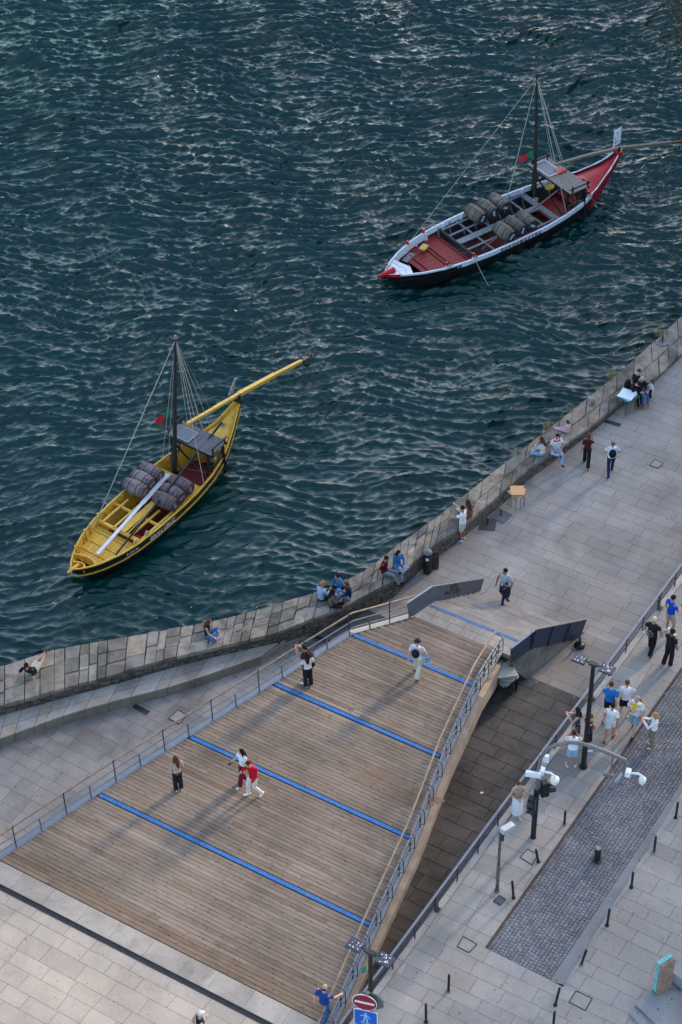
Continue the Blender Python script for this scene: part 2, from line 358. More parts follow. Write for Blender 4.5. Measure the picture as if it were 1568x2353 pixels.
# ------------------------------------------------------------------ water
def make_water():
    x0, x1, y0, y1, st = -22.0, 26.0, 47.0, 110.0, .072
    xs = np.arange(x0, x1, st); ys = np.arange(y0, y1, st); X, Y = np.meshgrid(xs, ys)
    Z = np.zeros_like(X); rg = np.random.default_rng(3)
    # warp so that the wave trains bend and break up
    wx = X+.5*np.sin(.35*Y+.21*X+1)+.35*np.sin(.8*Y-.5*X); wy = Y+.5*np.sin(.28*X-.2*Y)+.3*np.sin(.9*X+.3*Y+2)
    DX = np.zeros_like(X); DY = np.zeros_like(X)
    for i in range(122):
        lam = .21*(6.6**(rg.random()**1.4)); 
        if i >= 112: lam = rg.uniform(2.2, 5.5)
        k = 2*np.pi/lam
        th = R(100)+rg.normal(0, .34 if lam < .9 else .22); amp = .0255*lam**1.0*(1.0 if lam < .8 else .7 if lam < 2 else .42)
        ph = rg.random()*6.28
        A = k*(np.cos(th)*wx+np.sin(th)*wy)+ph
        g = .65+.35*np.sin(.11*X*rg.normal()+.13*Y*rg.normal()+rg.random()*6)
        Z += amp*g*np.sin(A); DX += amp*g*np.cos(th)*np.cos(A); DY += amp*g*np.sin(th)*np.cos(A)
    Z *= .64+.46*np.clip((Y-55-.25*(X+5)*-1)/28, 0, 1.1)
    e = np.minimum(np.minimum(X-x0, x1-X), np.minimum(Y-y0, y1-Y)); m_ = np.clip(e/1.5, 0, 1); Z *= m_; X = X+DX*m_*.45; Y = Y+DY*m_*.45
    ny, nx = X.shape
    co = np.stack([X, Y, Z+WZ], -1).reshape(-1, 3)
    I = np.arange(ny*nx).reshape(ny, nx)
    q = np.stack([I[:-1, :-1], I[:-1, 1:], I[1:, 1:], I[1:, :-1]], -1).reshape(-1, 4)
    # surrounding sheet to the horizon
    o = len(co); B = 3000.0
    co = np.vstack([co, [(-B, -B, WZ), (B, -B, WZ), (B, B, WZ), (-B, B, WZ)]])
    c = [I[0, 0], I[0, -1], I[-1, -1], I[-1, 0]]
    extra = [(o, o+1, c[1], c[0]), (o+1, o+2, c[2], c[1]), (o+2, o+3, c[3], c[2]), (o+3, o, c[0], c[3])]
    me = bpy.data.meshes.new('river_water')
    nq = len(q)+4; q = np.vstack([q, extra])
    me.vertices.add(len(co)); me.vertices.foreach_set('co', co.astype(np.float32).ravel())
    me.loops.add(nq*4); me.loops.foreach_set('vertex_index', q.astype(np.int32).ravel())
    me.polygons.add(nq); me.polygons.foreach_set('loop_start', np.arange(0, nq*4, 4, dtype=np.int32))
    me.polygons.foreach_set('use_smooth', np.ones(nq, dtype=bool))
    me.update(); me.validate()
    m, t, b = nt('river_water')
    tc = N(t, 'ShaderNodeTexCoord')
    mp = N(t, 'ShaderNodeMapping'); mp.inputs['Scale'].default_value = (2.6, 7.5, 1); mp.inputs['Rotation'].default_value = (0, 0, R(-6)); L(t, tc.outputs['Object'], mp.inputs['Vector'])
    n1 = N(t, 'ShaderNodeTexNoise', i_Scale=1.6, i_Detail=5.0, i_Roughness=.6, i_Distortion=.8); L(t, mp.outputs[0], n1.inputs['Vector'])
    bp = N(t, 'ShaderNodeBump', i_Strength=.45, i_Distance=.03); L(t, n1.outputs['Fac'], bp.inputs['Height']); L(t, bp.outputs[0], b.inputs['Normal'])
    n2 = N(t, 'ShaderNodeTexNoise', i_Scale=.12, i_Detail=4.0); L(t, tc.outputs['Object'], n2.inputs['Vector'])
    mx = N(t, 'ShaderNodeMix', data_type='RGBA'); mx.inputs['A'].default_value = (.0005, .026, .022, 1); mx.inputs['B'].default_value = (.001, .038, .032, 1)
    L(t, n2.outputs['Fac'], mx.inputs['Factor']); L(t, mx.outputs['Result'], b.inputs['Base Color'])
    b.inputs['Roughness'].default_value = .07; b.inputs['IOR'].default_value = 1.42; b.inputs['Specular IOR Level'].default_value = .5
    me.materials.append(m)
    ob = bpy.data.objects.new('river_water', me); COL.objects.link(ob); struct(ob)
make_water()

# ------------------------------------------------------------------ ground sheets
def far_land():
    mb = MB()
    pts = [(p.x, p.y, -.02) for p in outw]
    far = [(outw[-1].x+900, outw[-1].y+1000, -.02), (2500, 1200, -.02), (2500, -2500, -.02), (-2500, -2500, -.02), (outw[0].x-1500, outw[0].y-350, -.02)]
    n = len(pts); mid = [(p[0]+.3, p[1]-.9, -.02) for p in pts]
    mb.poly(pts+far)
    o = mb.build('quay_ground', M_GROUT); struct(o)
far_land()
PL = half(RA, RB, 1)      # left of rail line
struct(slabs('quay_pavement', M_PAVE, 0.0, AE, W2(-26, 41), (-2, 30), (5.0, 36), (.36, .62), (.75, 1.7), [PL], light=.03, seed=5))
# lower promenade between quay wall and deck, laid at another angle
dl = (P(815, 1455, SZ)-P(0, 1975, SZ)).normalized()
struct(slabs('promenade_pavement', M_PAVE_LOW, 0.0035, R(-33), (-18, 47), (-6, 30), (-9, 18), (.4, .62), (.7, 1.5), [half(W2(-30, 46.0), W2(-10, 46.0), -1), half(P(690, 1500, 0), P(760, 1900, 0), -1)], light=.02, seed=9))
# passage pavement: grime plus the walls' shade painted into the slabs, fading towards the quay
struct(slabs('underpass_pavement', stone('stained_shade_toned_paving', (.105, .10, .098), (.11, .10, .092), (.05, .04, .035), var=.18, gum=1, stain=.5, stainscale=.5), .0045, AE, W2(-27, 28), (-4, 22), (-3, 17.99), (.5, .62), (.9, 1.7), [PL, half(P(690, 1500, 0), P(760, 1900, 0), 1)], light=.0, seed=11, warmth=.2, gap=.022, tfn=lambda x, y: 3.4*max(0, min(1, (E2.x*x+E2.y*y-41.5)/4.5))**2+random.uniform(0, .3)))

# street level
mb = MB()
sp = [(RA+rd*-30), (RA+rd*160)]
mb.poly([(sp[0].x, sp[0].y, SZ-.09), (600, -60, SZ-.09), (700, 400, SZ-.09), (sp[1].x, sp[1].y, SZ-.09)])
struct(mb.build('street_bed', M_GROUT))
PR = half(RA+Vector((rd.y, -rd.x, 0))*.22, RB+Vector((rd.y, -rd.x, 0))*.22, -1)
kn = Vector((kd.y, -kd.x, 0))
KL = half(KA-kn*.0, KB-kn*.0, 1); ES = half(EA, EB, -1); EN = half(EA, EB, 1)
struct(slabs('street_pavement', M_PAVE, SZ, AE+R(1.0), W2(-22, 27), (-2, 16), (-3, 30), (.42, .80), (.75, 1.35), [PR, KL, EN], seed=21, warmth=.35, light=.05))
struct(slabs('square_pavement', M_PAVE, SZ+.001, AE+R(.5), W2(-24, 20), (-2, 40), (-6, 13), (.42, .78), (.8, 1.4), [PR, ES], seed=23, warmth=.35, light=.06))
struct(slabs('far_pavement', M_PAVE, SZ-.001, AE-R(1), W2(-20, 24), (0, 34), (-4, 30), (.40, .78), (.8, 1.5), [half(HA, HB, -1), EN], seed=25, warmth=.4, light=.04))
# kerb strip along the railing
mb = MB(); rn = Vector((rd.y, -rd.x, 0)); k = -30.0
while k < 70:
    l = random.uniform(1.0, 1.5); mb.box(RA+rd*(k+l/2)+rn*.11-Vector((0, 0, .03)), (l-.012, .205, .12), math.atan2(rd.y, rd.x), (random.uniform(.5, 1.1), .2, 0)); k += l
o = mb.build('railing_kerb', M_GRAN, attr=True); struct(o)
# kerb edge to the cobbles and the concrete gutter
mb = MB(); k = .32
while k < 60:
    l = random.uniform(.9, 1.3); mb.box(KA+kd*(k+l/2)-Vector((0, 0, .055))+kn*.03, (l-.01, .055, .11), math.atan2(kd.y, kd.x), (random.uniform(.3, .7), .8, 0)); k += l
struct(mb.build('street_kerb', stone('kerb_stone', (.11, .08, .07), (.10, .06, .05), (.04, .03, .025), var=.2), attr=True))
mb = MB()
mb.poly([(p.x, p.y, SZ-.02) for p in (GA, HA-hd*.0, HA+hd*60, GA+gd*60)])
struct(mb.build('street_gutter', stone('gutter_concrete', (.24, .235, .23), (.24, .22, .2), (.1, .09, .08), var=.1, gum=1.5, stain=.25)))
# cobbles
def cobbles():
    rr = random.Random(4); mb = MB(); d, n = kd, kn
    v = -.1
    L0 = EA.copy()
    while v < 5.6:
        u = -1.5+rr.uniform(-.1, 0); w = rr.uniform(.105, .125)
        while u < 24:
            l = rr.uniform(.09, .14)
            # rows run across the street: u along the street, v across it
            w2 = w
            q = [(u, v), (u+l, v), (u+l, v+w2), (u, v+w2)]
            world = [(L0.x+d.x*a+n.x*b, L0.y+d.y*a+n.y*b) for a, b in q]
            c = clip(world, [half(KA+kn*.05, KB+kn*.05, -1), half(GA, GB, 1), EN])
            if len(c) == 4:
                cx = sum(p[0] for p in c)/4; cy = sum(p[1] for p in c)/4; t = (min(1, max(0, rr.gauss(.5, .25))), min(1, max(0, rr.gauss(.25, .25))), 0)
                top = [(cx+(p[0]-cx)*.84+rr.uniform(-.006, .006), cy+(p[1]-cy)*.84+rr.uniform(-.006, .006), SZ-.05+rr.uniform(-.004, .004)) for p in c]
                bot = [(cx+(p[0]-cx)*.95, cy+(p[1]-cy)*.95, SZ-.08) for p in c]
                mb.add(top+bot, [(0, 1, 2, 3), (0, 4, 5, 1), (1, 5, 6, 2), (2, 6, 7, 3), (3, 7, 4, 0)], t)
            u += l
        v += w
    o = mb.build('cobbled_street', M_COB, attr=True); struct(o)
cobbles()
# retaining wall below the railing
t = thing('retaining_wall', (RA.x, RA.y, 0), 'grey granite retaining wall carrying the long street railing above the lower passage', 'wall')
mb = MB(); q = [RA-rd*30-rn*.02, RA+rd*70-rn*.02, RA+rd*70+rn*.2, RA-rd*30+rn*.2]; mb.prism(q, 0, SZ-.1)
mb.build('wall_face', M_GRAN, t, world=True)

# ------------------------------------------------------------------ plaza (bottom left)
CN = W2(0, C0)
def EH(c, s): return half(W2(-40, c), W2(0, c), s)
PLs = half(RA+rn*.22, RB+rn*.22, 1)
mb = MB(); mb.poly([(p.x, p.y, SZ-.05) for p in (W2(-60, C0-.02), W2(re(C0)-.1, C0-.02), RA, RA-rd*14, W2(-60, C0-20))])
struct(mb.build('square_bed', M_GROUT))
struct(slabs('square_paving', M_PLAZA, SZ, AE-R(.5), W2(-34, 14), (-6, 24), (0, 14.8), (.42, .72), (.8, 1.5), [EH(C0-.915, -1), PLs], seed=31, warmth=.45, light=.03))
mb = MB(); k = -42.0
while k < -17:
    l = random.uniform(1.0, 1.35); c = clip([tuple(W2(k, C0-.72)[:2]), tuple(W2(k+l-.01, C0-.72)[:2]), tuple(W2(k+l-.01, C0-.03)[:2]), tuple(W2(k, C0-.03)[:2])], [PLs])
    if c: mb.prism(c, SZ-.2, SZ+.004, (random.uniform(.35, .7), .3, 0))
    k += l
struct(mb.build('deck_edge_stones', M_GRAN, attr=True))
# slot drain
t = thing('channel_drain', W2(-24, C0-.82, SZ), 'long dark slotted channel drain running along the foot of the wooden deck', 'drain')
mb = MB(); mb.box(W2(-29.5, C0-.82, SZ-.045), (22, .17, .02), AE); mb.build('channel', M_DARKC, t, world=True)
mb = MB()
for s_ in (-.085, .085): mb.box(W2(-29.5, C0-.82+s_, SZ-.01), (22, .02, .035), AE)
k = -40.0
while k < -19:
    mb.box(W2(k, C0-.82, SZ-.012), (.022, .15, .02), AE+.0); k += .055
mb.build('grate', M_DSTEEL, t, world=True)
rr = random.Random(2)
tuft = MB()
for (a, n_) in ((-26.6, 26), (-25.2, 18), (-22.2, 24), (-20.0, 40), (-21.0, 16), (-28.2, 12)):
    for i in range(n_):
        p = W2(a+rr.gauss(0, .22), C0-.82+rr.gauss(0, .07), SZ-.02); q = p+Vector((rr.gauss(0, .03), rr.gauss(0, .03), rr.uniform(.03, .09))); w = Vector((rr.gauss(0, 1), rr.gauss(0, 1), 0)).normalized()*.014
        tuft.poly([p-w, p+w, q])
tag(tuft.build('weeds', M_PLANT), 'small green weeds growing in the slotted drain below the deck', 'weeds', kind='stuff')

# ------------------------------------------------------------------ deck bridge
bridge = thing('deck_bridge', W2(-24, 36, 0), 'wide wooden deck bridge with four blue stripes stepping down to the quay', 'bridge')
def deckboards():
    rr = random.Random(12); mb = MB(); b = C0; pitch = .1435; g = .018
    stripes = (S4, S3, S2, S1)
    while b < S1-.16:
        w = pitch
        for s_ in stripes:
            if b < s_ < b+w+.001: pass
        near = [s_ for s_ in stripes if b+w > s_-.20 and b < s_]
        if near:
            if near[0]-.19-b > .04: w = near[0]-.19-b+.0
            else: b = near[0]+.012; continue
        k = le(b+w/2)
        a0, a1 = le(b), re(b); c0, c1 = le(b+w), re(b+w)
        cuts = [0]; x = rr.uniform(.3, 3.4); Wd = a1-a0
        while x < Wd: cuts.append(x/Wd); x += rr.uniform(2.6, 3.6)
        cuts.append(1)
        for i in range(len(cuts)-1):
            f0, f1 = cuts[i]+.002/Wd*1.5, cuts[i+1]-.0015/Wd*1.5
            g = .015; zz = SZ+rr.uniform(-.003, .003)
            pts = [W2(a0+(a1-a0)*f0, b+g/2), W2(a0+(a1-a0)*f1, b+g/2), W2(c0+(c1-c0)*f1, b+w-g/2), W2(c0+(c1-c0)*f0, b+w-g/2)]
            warm = .85 if (37.2 < b < 37.75 and rr.random() < .0) else max(0, min(1, rr.gauss(.3, .22)))
            if b < C0+.5: warm = .9
            mb.prism(pts, SZ-.03, zz, (max(0, min(1.3, rr.gauss(.5, .2))), warm, 0))
        b += w
    # a patch of newer, browner boards
    for k in range(5):
        b = S3+1.05+k*.1435
        a = -22.6+k*.10
        pts = [W2(a, b+.008), W2(a+2.7, b+.008), W2(a+2.7, b+.13), W2(a, b+.13)]
        mb.prism(pts, SZ, SZ+.0065, (.62, 1.2, 0))
    return mb.build('deck_boards', M_DECK, bridge, world=True, attr=True)
deckboards()
mb = MB()
for s_ in (S4, S3, S2, S1):
    q = [W2(le(s_)+.02, s_-.15), W2(re(s_)-.02, s_-.15), W2(re(s_)-.02, s_-.02), W2(le(s_)+.02, s_-.02)]
    mb = MB(); mb.prism(q, SZ-.03, SZ+.006); mb.build('blue_stripe', M_BLUE, bridge, world=True)
# timber steps
mb = MB(); n = 9; rr = random.Random(8)
for i in range(n):
    b0 = S1+.01+(LW-S1)*i/n; b1 = S1+.01+(LW-S1)*(i+1)/n; z = SZ-(SZ-LZ)*(i+1)/(n+0.0)*1.0
    z = SZ-(SZ-LZ)*(i+1)/n
    m = (b0+b1)/2
    for (c, d) in ((b0, m), (m, b1)):
        cuts = sorted([0, 1]+[rr.uniform(.15, .85)])
        for f0, f1 in zip(cuts, cuts[1:]):
            pts = [W2(le(c)+(re(c)-le(c))*f0+.004, c+.008), W2(le(c)+(re(c)-le(c))*f1, c+.008), W2(le(d)+(re(d)-le(d))*f1, d-.006), W2(le(d)+(re(d)-le(d))*f0+.004, d-.006)]
            mb.prism(pts, z-.12, z, (max(0, rr.gauss(.45, .22)), max(0, rr.gauss(.3, .2)), 0))
mb.build('timber_steps', M_STEPW, bridge, world=True, attr=True)
# carrying slab and edge beams
mb = MB(); bs = [C0+(S1-C0)*i/8 for i in range(9)]
pl = [W2(le(b)+.05, b) for b in bs]+[W2(re(b)-.05, b) for b in reversed(bs)]
mb.prism([(p.x, p.y) for p in pl], SZ-.35, SZ-.04)
# sloping slab under the steps
a = [W2(le(S1)+.05, S1, SZ-.2), W2(re(S1)-.05, S1, SZ-.2), W2(re(LW)-.05, LW, LZ-.2), W2(le(LW)+.05, LW, LZ-.2)]
mb.plate(a, (0, 0, -.25)); mb.build('deck_slab', M_DARKC, bridge, world=True)
def edge_beam(fn, sgn, lo, name):
    prof = [C0-2.5]+[C0+(S1-C0)*i/14 for i in range(15)]+[S1+(LW-S1)*i/4 for i in range(1, 5)]
    def zz(b): return SZ if b <= S1 else SZ-(SZ-LZ)*(b-S1)/(LW-S1)
    def sag(b): return .9 if b > S1-1.5 else .62+.28*max(0, (b-C0)/(S1-1.5-C0))
    def strip(o0, o1, z0, z1, mat, nm):
        mb = MB(); vs = []
        for b in prof:
            e = fn(b) if b > C0-.1 else fn(C0)-(C0-b)*.3*sgn
            for (o_, z_) in ((o0, z0), (o1, z0), (o1, z1), (o0, z1)):
                zc = z_ if not callable(z_) else z_(b)
                vs.append(W2(e+sgn*o_, b, zz(b)+zc))
        m = len(prof); fs = []
        for i in range(m-1):
            for k in range(4): fs.append((i*4+k, i*4+(k+1) % 4, (i+1)*4+(k+1) % 4, (i+1)*4+k))
        fs += [(0, 1, 2, 3), (m*4-4, m*4-3, m*4-2, m*4-1)]
        mb.add(vs, fs); return mb.build(nm, mat, bridge, world=True)
    strip(.0, .26, -.10, .0-.012, M_STEEL, 'top_flange')
    strip(.02, .12, lambda b: -.9*sag(b), -.11, M_DARKC, 'web')
    strip(.05, .34, lambda b: -1.15*sag(b)-.12, lambda b: -.9*sag(b)+.05+.42*max(0, (b-S2)/(LW-S2))**.7 if b > S2 else -.9*sag(b)+.05, M_BEAM, 'bottom_flange')
edge_beam(re, 1, 0, 'r'); edge_beam(le, -1, 0, 'l')

# landing and granite flight
stair = thing('stone_stair', W2(-23, 47, 0), 'pale granite stair with landing and blue stripe between two steel side panels', 'stair')
mb = MB(); rr = random.Random(3)
n = 10
def gpoly(b0, b1, lo=gl, hi=gr): return [W2(lo(b0), b0), W2(hi(b0), b0), W2(hi(b1), b1), W2(lo(b1), b1)]
# landing slabs
k = 0
for (b0, b1) in ((LW, LW+.38), (LW+.38, LB)):
    x0, x1 = min(gl(b0), le(LW))+.02, gr(b0); x = x0
    while x < x1-.05:
        l = min(rr.uniform(.5, .8), x1-x); mb.prism([W2(x, b0+.006), W2(x+l-.012, b0+.006), W2(x+l-.012, b1-.006), W2(x, b1-.006)], LZ-.2, LZ, (rr.uniform(.35, .8), rr.uniform(.1, .5), 0)); x += l
for i in range(n):
    b0 = LT+(GBOT-LT)*i/n; b1 = LT+(GBOT-LT)*(i+1)/n; z = LZ-LZ*(i+.0)/n
    if i == 0: z = LZ-.0
    z = LZ*(1-(i+.5)/n) if i > 0 else LZ-.04
    x = gl(b0); x1 = gr(b0)
    while x < x1-.02:
        l = min(rr.uniform(.9, 1.4), x1-x)
        mb.prism([W2(x, b0), W2(x+l-.006, b0), W2(x+l-.006, b1+.03), W2(x, b1+.03)], z-.5 if z > .5 else -.01, z-.0008*i, (rr.uniform(.2, .6)+.5*(i % 2), rr.uniform(.1, .5), 0)); mb.prism([W2(x, b1-.06), W2(x+l-.006, b1-.06), W2(x+l-.006, b1-.035), W2(x, b1-.035)], z-.01, z-.0008*i+.001, (-2.2, .5, 0)); x += l
mb.build('steps', M_GRAN, stair, world=True, attr=True)
mb = MB(); mb.prism([W2(gl(LB)+.02, LB), W2(gr(LB)-.02, LB), W2(gr(LT)-.02, LT), W2(gl(LT)+.02, LT)], LZ-.1, LZ+.006); mb.build('blue_stripe', M_BLUE2, stair, world=True)
# flank walls with undercut towards the bridge
def flank(fn, sg, nm):
    top = lambda b: LZ-.03 if b < LT else max(.06, LZ*(1-(b-LT)/(GBOT-LT)))
    bs = [LW, LB, LT]+[LT+(GBOT+.1-LT)*i/6 for i in range(1, 7)]
    P0 = [W2(fn(b), b, top(b)) for b in bs]
    lowe = [W2(fn(GBOT+.1), GBOT+.1, -.01), W2(fn(LW+.62), LW+.62, -.01), W2(fn(LW), LW, LZ-.62)]
    mb = MB(); mb.plate(P0+lowe, E1*(-.16*sg)); mb.build(nm, M_FLANK, stair, world=True)
M_FLANK = stone('stained_wall_cladding', (.40, .37, .32), (.40, .32, .22), (.16, .11, .07), var=.1, stain=.5, stainscale=.9)
flank(gr, 1, 'side_wall'); flank(gl, -1, 'side_wall')
mb = MB(); mb.plate([W2(gl(LW)+.2, LW+.02, LZ-.2), W2(gr(LW)-.2, LW+.02, LZ-.2), W2(gr(LW)-.2, LW+.02, LZ-.62), W2(gl(LW)+.2, LW+.02, LZ-.62)], E2*.1)
mb.plate([W2(gl(LW)+.2, LW+.03, LZ-.6), W2(gr(LW)-.2, LW+.03, LZ-.6), W2(gr(LW)-.2, LW+.62, 0), W2(gl(LW)+.2, LW+.62, 0)], E2*.1)
mb.build('abutment', M_DARKC, stair, world=True)
# steel side panels
def zp3(x, y): return 1091.3+.3040*x, 1263.6+.3040*y
def zp1(x, y): return 631.8+.4396*x, 1148.7+.4396*y
dR = (W2(gr(GBOT), GBOT)-W2(gr(LW), LW)).normalized(); dL_ = (W2(gl(GBOT), GBOT)-W2(gl(LW), LW)).normalized()
pr = thing('steel_side_panel', W2(gr(LW), LW, LZ), 'dark blue grey steel parapet panel with ribs, right of the granite stair', 'parapet')
base = W2(gr(LW)+.06, LW)
pts = [onplane(*zp3(x, y), base, dR) for x, y in ((268, 852), (270, 745), (465, 597), (843, 522), (792, 665), (432, 745))]
mb = MB(); mb.plate(pts, (dR.y*.03, -dR.x*.03, 0)); mb.build('plate', M_PANEL, pr, world=True)
mb = MB(); nR = Vector((dR.y, -dR.x, 0))
for (a, b) in (((425, 620), (425, 745)), ((455, 600), (420, 740)), ((590, 570), (545, 720)), ((722, 545), (672, 692))):
    A, B = onplane(*zp3(*a), base, dR)+nR*.05, onplane(*zp3(*b), base, dR)+nR*.05; mb = MB(); mb.bar(A, B, .05, .04); mb.build('rib', M_PANEL, pr, world=True)
mb = MB()
for a, b in zip(pts[1:4], pts[2:4]): mb.bar(a+nR*.0, b+nR*.0, .09, .025)
mb.build('top_edge', M_STEEL, pr, world=True)
pl_ = thing('steel_side_panel', W2(gl(LW), LW, LZ), 'light grey steel parapet panel with scrawled graffiti, left of the granite stair', 'parapet')
baseL = W2(gl(LW)-.02, LW)
pts = [onplane(*zp1(x, y), baseL, dL_) for x, y in ((702, 614), (690, 540), (822, 452), (1092, 410), (1066, 492), (830, 530))]
# sits on the flank: graffiti side faces the camera
mb = MB(); mb.plate(pts, (-dL_.y*-.03, dL_.x*-.03, 0)); mb.build('plate', M_PANELL, pl_, world=True)
mb = MB(); nLv = Vector((dL_.y, -dL_.x, 0))
for stroke in ([(905, 478), (900, 490), (915, 488), (925, 465)], [(918, 460), (930, 440), (935, 480), (945, 482)], [(930, 440), (945, 436), (955, 440), (948, 450), (938, 455), (950, 470)], [(955, 440), (962, 450), (950, 480), (958, 485), (968, 470), (962, 462), (955, 470)], [(965, 460), (980, 450), (975, 465), (982, 462)], [(935, 436), (945, 430), (950, 440), (940, 442), (935, 436)], [(905, 470), (890, 490), (910, 480)]):
    mb.tube([onplane(*zp1(x-8, y+2), baseL, dL_)+nLv*.036 for x, y in stroke], .016, 5)
mb.build('graffiti', M_BLACKP, pl_, world=True)
mb = MB()
for a, b in zip(pts[1:4], pts[2:4]): mb.bar(a, b, .07, .02)
mb.build('top_edge', M_STEEL, pl_, world=True)

# ------------------------------------------------------------------ deck railings
def dz(b): return SZ if b <= S1 else SZ-(SZ-LZ)*(b-S1)/(LW-S1)
def railing(fn, sg, label, lean, off):
    t = thing('deck_railing', W2(fn(C0), C0, SZ), label, 'railing')
    bs = [C0-1.6]+[C0+(S1-C0)*i/12 for i in range(13)]+[S1+(LW-S1)*.5, LW+.12]
    def pt(b, o, h):
        e = fn(max(b, C0)) if b > C0 else fn(C0)+(fn(C0+1)-fn(C0))*(b-C0)
        return W2(e+sg*o, b, dz(b)+h)
    mb = MB(); mb.tube([pt(b, off+lean, .93) for b in bs], .034, 8); mb.build('handrail', M_RAILW, t, smooth=True, world=True)
    for h, k in ((.55, .6), (.24, .25)):
        mb = MB(); mb.tube([pt(b, off+lean*k, h) for b in bs], .024, 6) if sg < 0 else [mb.bar(pt(b0, off, h+.05), pt(b1, off, h+.05), .05, .10) for b0, b1 in zip(bs, bs[1:])]
        mb.build('mid_rail', M_STEEL, t, world=True)
    b = C0-1.2; i = 0; stepb = .93 if sg < 0 else .98
    while b < LW+.05:
        mb = MB()
        if sg > 0:   # bent bar supports outside the rail
            mb.tube([pt(b, off+lean, .92), pt(b, off+.06, .90), pt(b, off+.16, .82), pt(b, off+.16, .25), pt(b, off+.05, .20)], .015, 6)
            mb.bar(pt(b, off, .02), pt(b, off, .66), .03, .05)
        else:
            if i % 2 == 0: mb.tube([pt(b, off, .0), pt(b, off+lean*.5, .9), pt(b, off+lean*.3-.03, 1.0), pt(b, off+lean-.02, .97)], .022, 6)
            else: mb.bar(pt(b, off, .0), pt(b, off+lean*.6, .57), .025, .05)
        mb.build('post', M_DSTEEL if i % 2 == 0 or sg > 0 else M_STEEL, t, world=True)
        b += stepb; i += 1
railing(le, -1, 'long deck railing with wooden handrail along the side facing the river', .04, .05)
railing(re, 1, 'deck railing with wooden handrail and bent steel hooks above the dark passage', -.20, .17)

# ------------------------------------------------------------------ street railing
t = thing('street_railing', (RA.x, RA.y, SZ), 'long dark steel railing with pale flat top rail between street and lower passage', 'railing')
ro = rn*.08
for h, w, hh, m in ((.80, .075, .02, M_STEEL), (.55, .035, .035, M_DSTEEL), (.32, .035, .035, M_DSTEEL)):
    mb = MB(); k = -6.0
    while k < 42: mb.bar(RA+rd*k+ro+Vector((0, 0, h)), RA+rd*(k+5.98)+ro+Vector((0, 0, h)), w, hh); k += 6.0
    mb.build('top_rail' if h > .7 else 'mid_rail', m, t, world=True)
k = -4.0; i = 0
P0s = []
for (u, v) in ((999, 2089),): P0s.append((P(u, v, SZ)-RA).dot(rd))
ph = P0s[0] % 5.0
k = ph-10
while k < 42:
    mb = MB(); q = RA+rd*k+ro
    mb.bar(q+Vector((0, 0, .03)), q+Vector((0, 0, .79)), .05, .16, up=rd); mb.box(q+rn*.04+Vector((0, 0, .05)), (.18, .16, .04), math.atan2(rd.y, rd.x)); mb.build('main_post', M_DSTEEL, t, world=True)
    for j in range(1, 4):
        mb = MB(); q = RA+rd*(k+j*1.25)+ro; mb.bar(q+Vector((0, 0, .03)), q+Vector((0, 0, .79)), .03, .05, up=rd); mb.build('post', M_DSTEEL, t, world=True)
    k += 5.0

# ------------------------------------------------------------------ quay wall with coping stones, rubble face
qw = thing('quay_wall', (innw[9].x, innw[9].y, 0), 'long curved old stone quay wall with broad worn coping blocks beside the river', 'wall')
ri, _ = resample(innw, 150); ro_, _ = resample(outw, 150)
mb = MB()
vs = []
for a, b in zip(ri, ro_): vs += [(a.x, a.y, -.05), (a.x, a.y, a.z-.13), (b.x, b.y, b.z-.13), (b.x, b.y, WZ-1.0)]
m = len(ri)
mb.add(vs, [(i*4+k, i*4+k+1, i*4+k+5, i*4+k+4) for i in range(m-1) for k in range(3)])
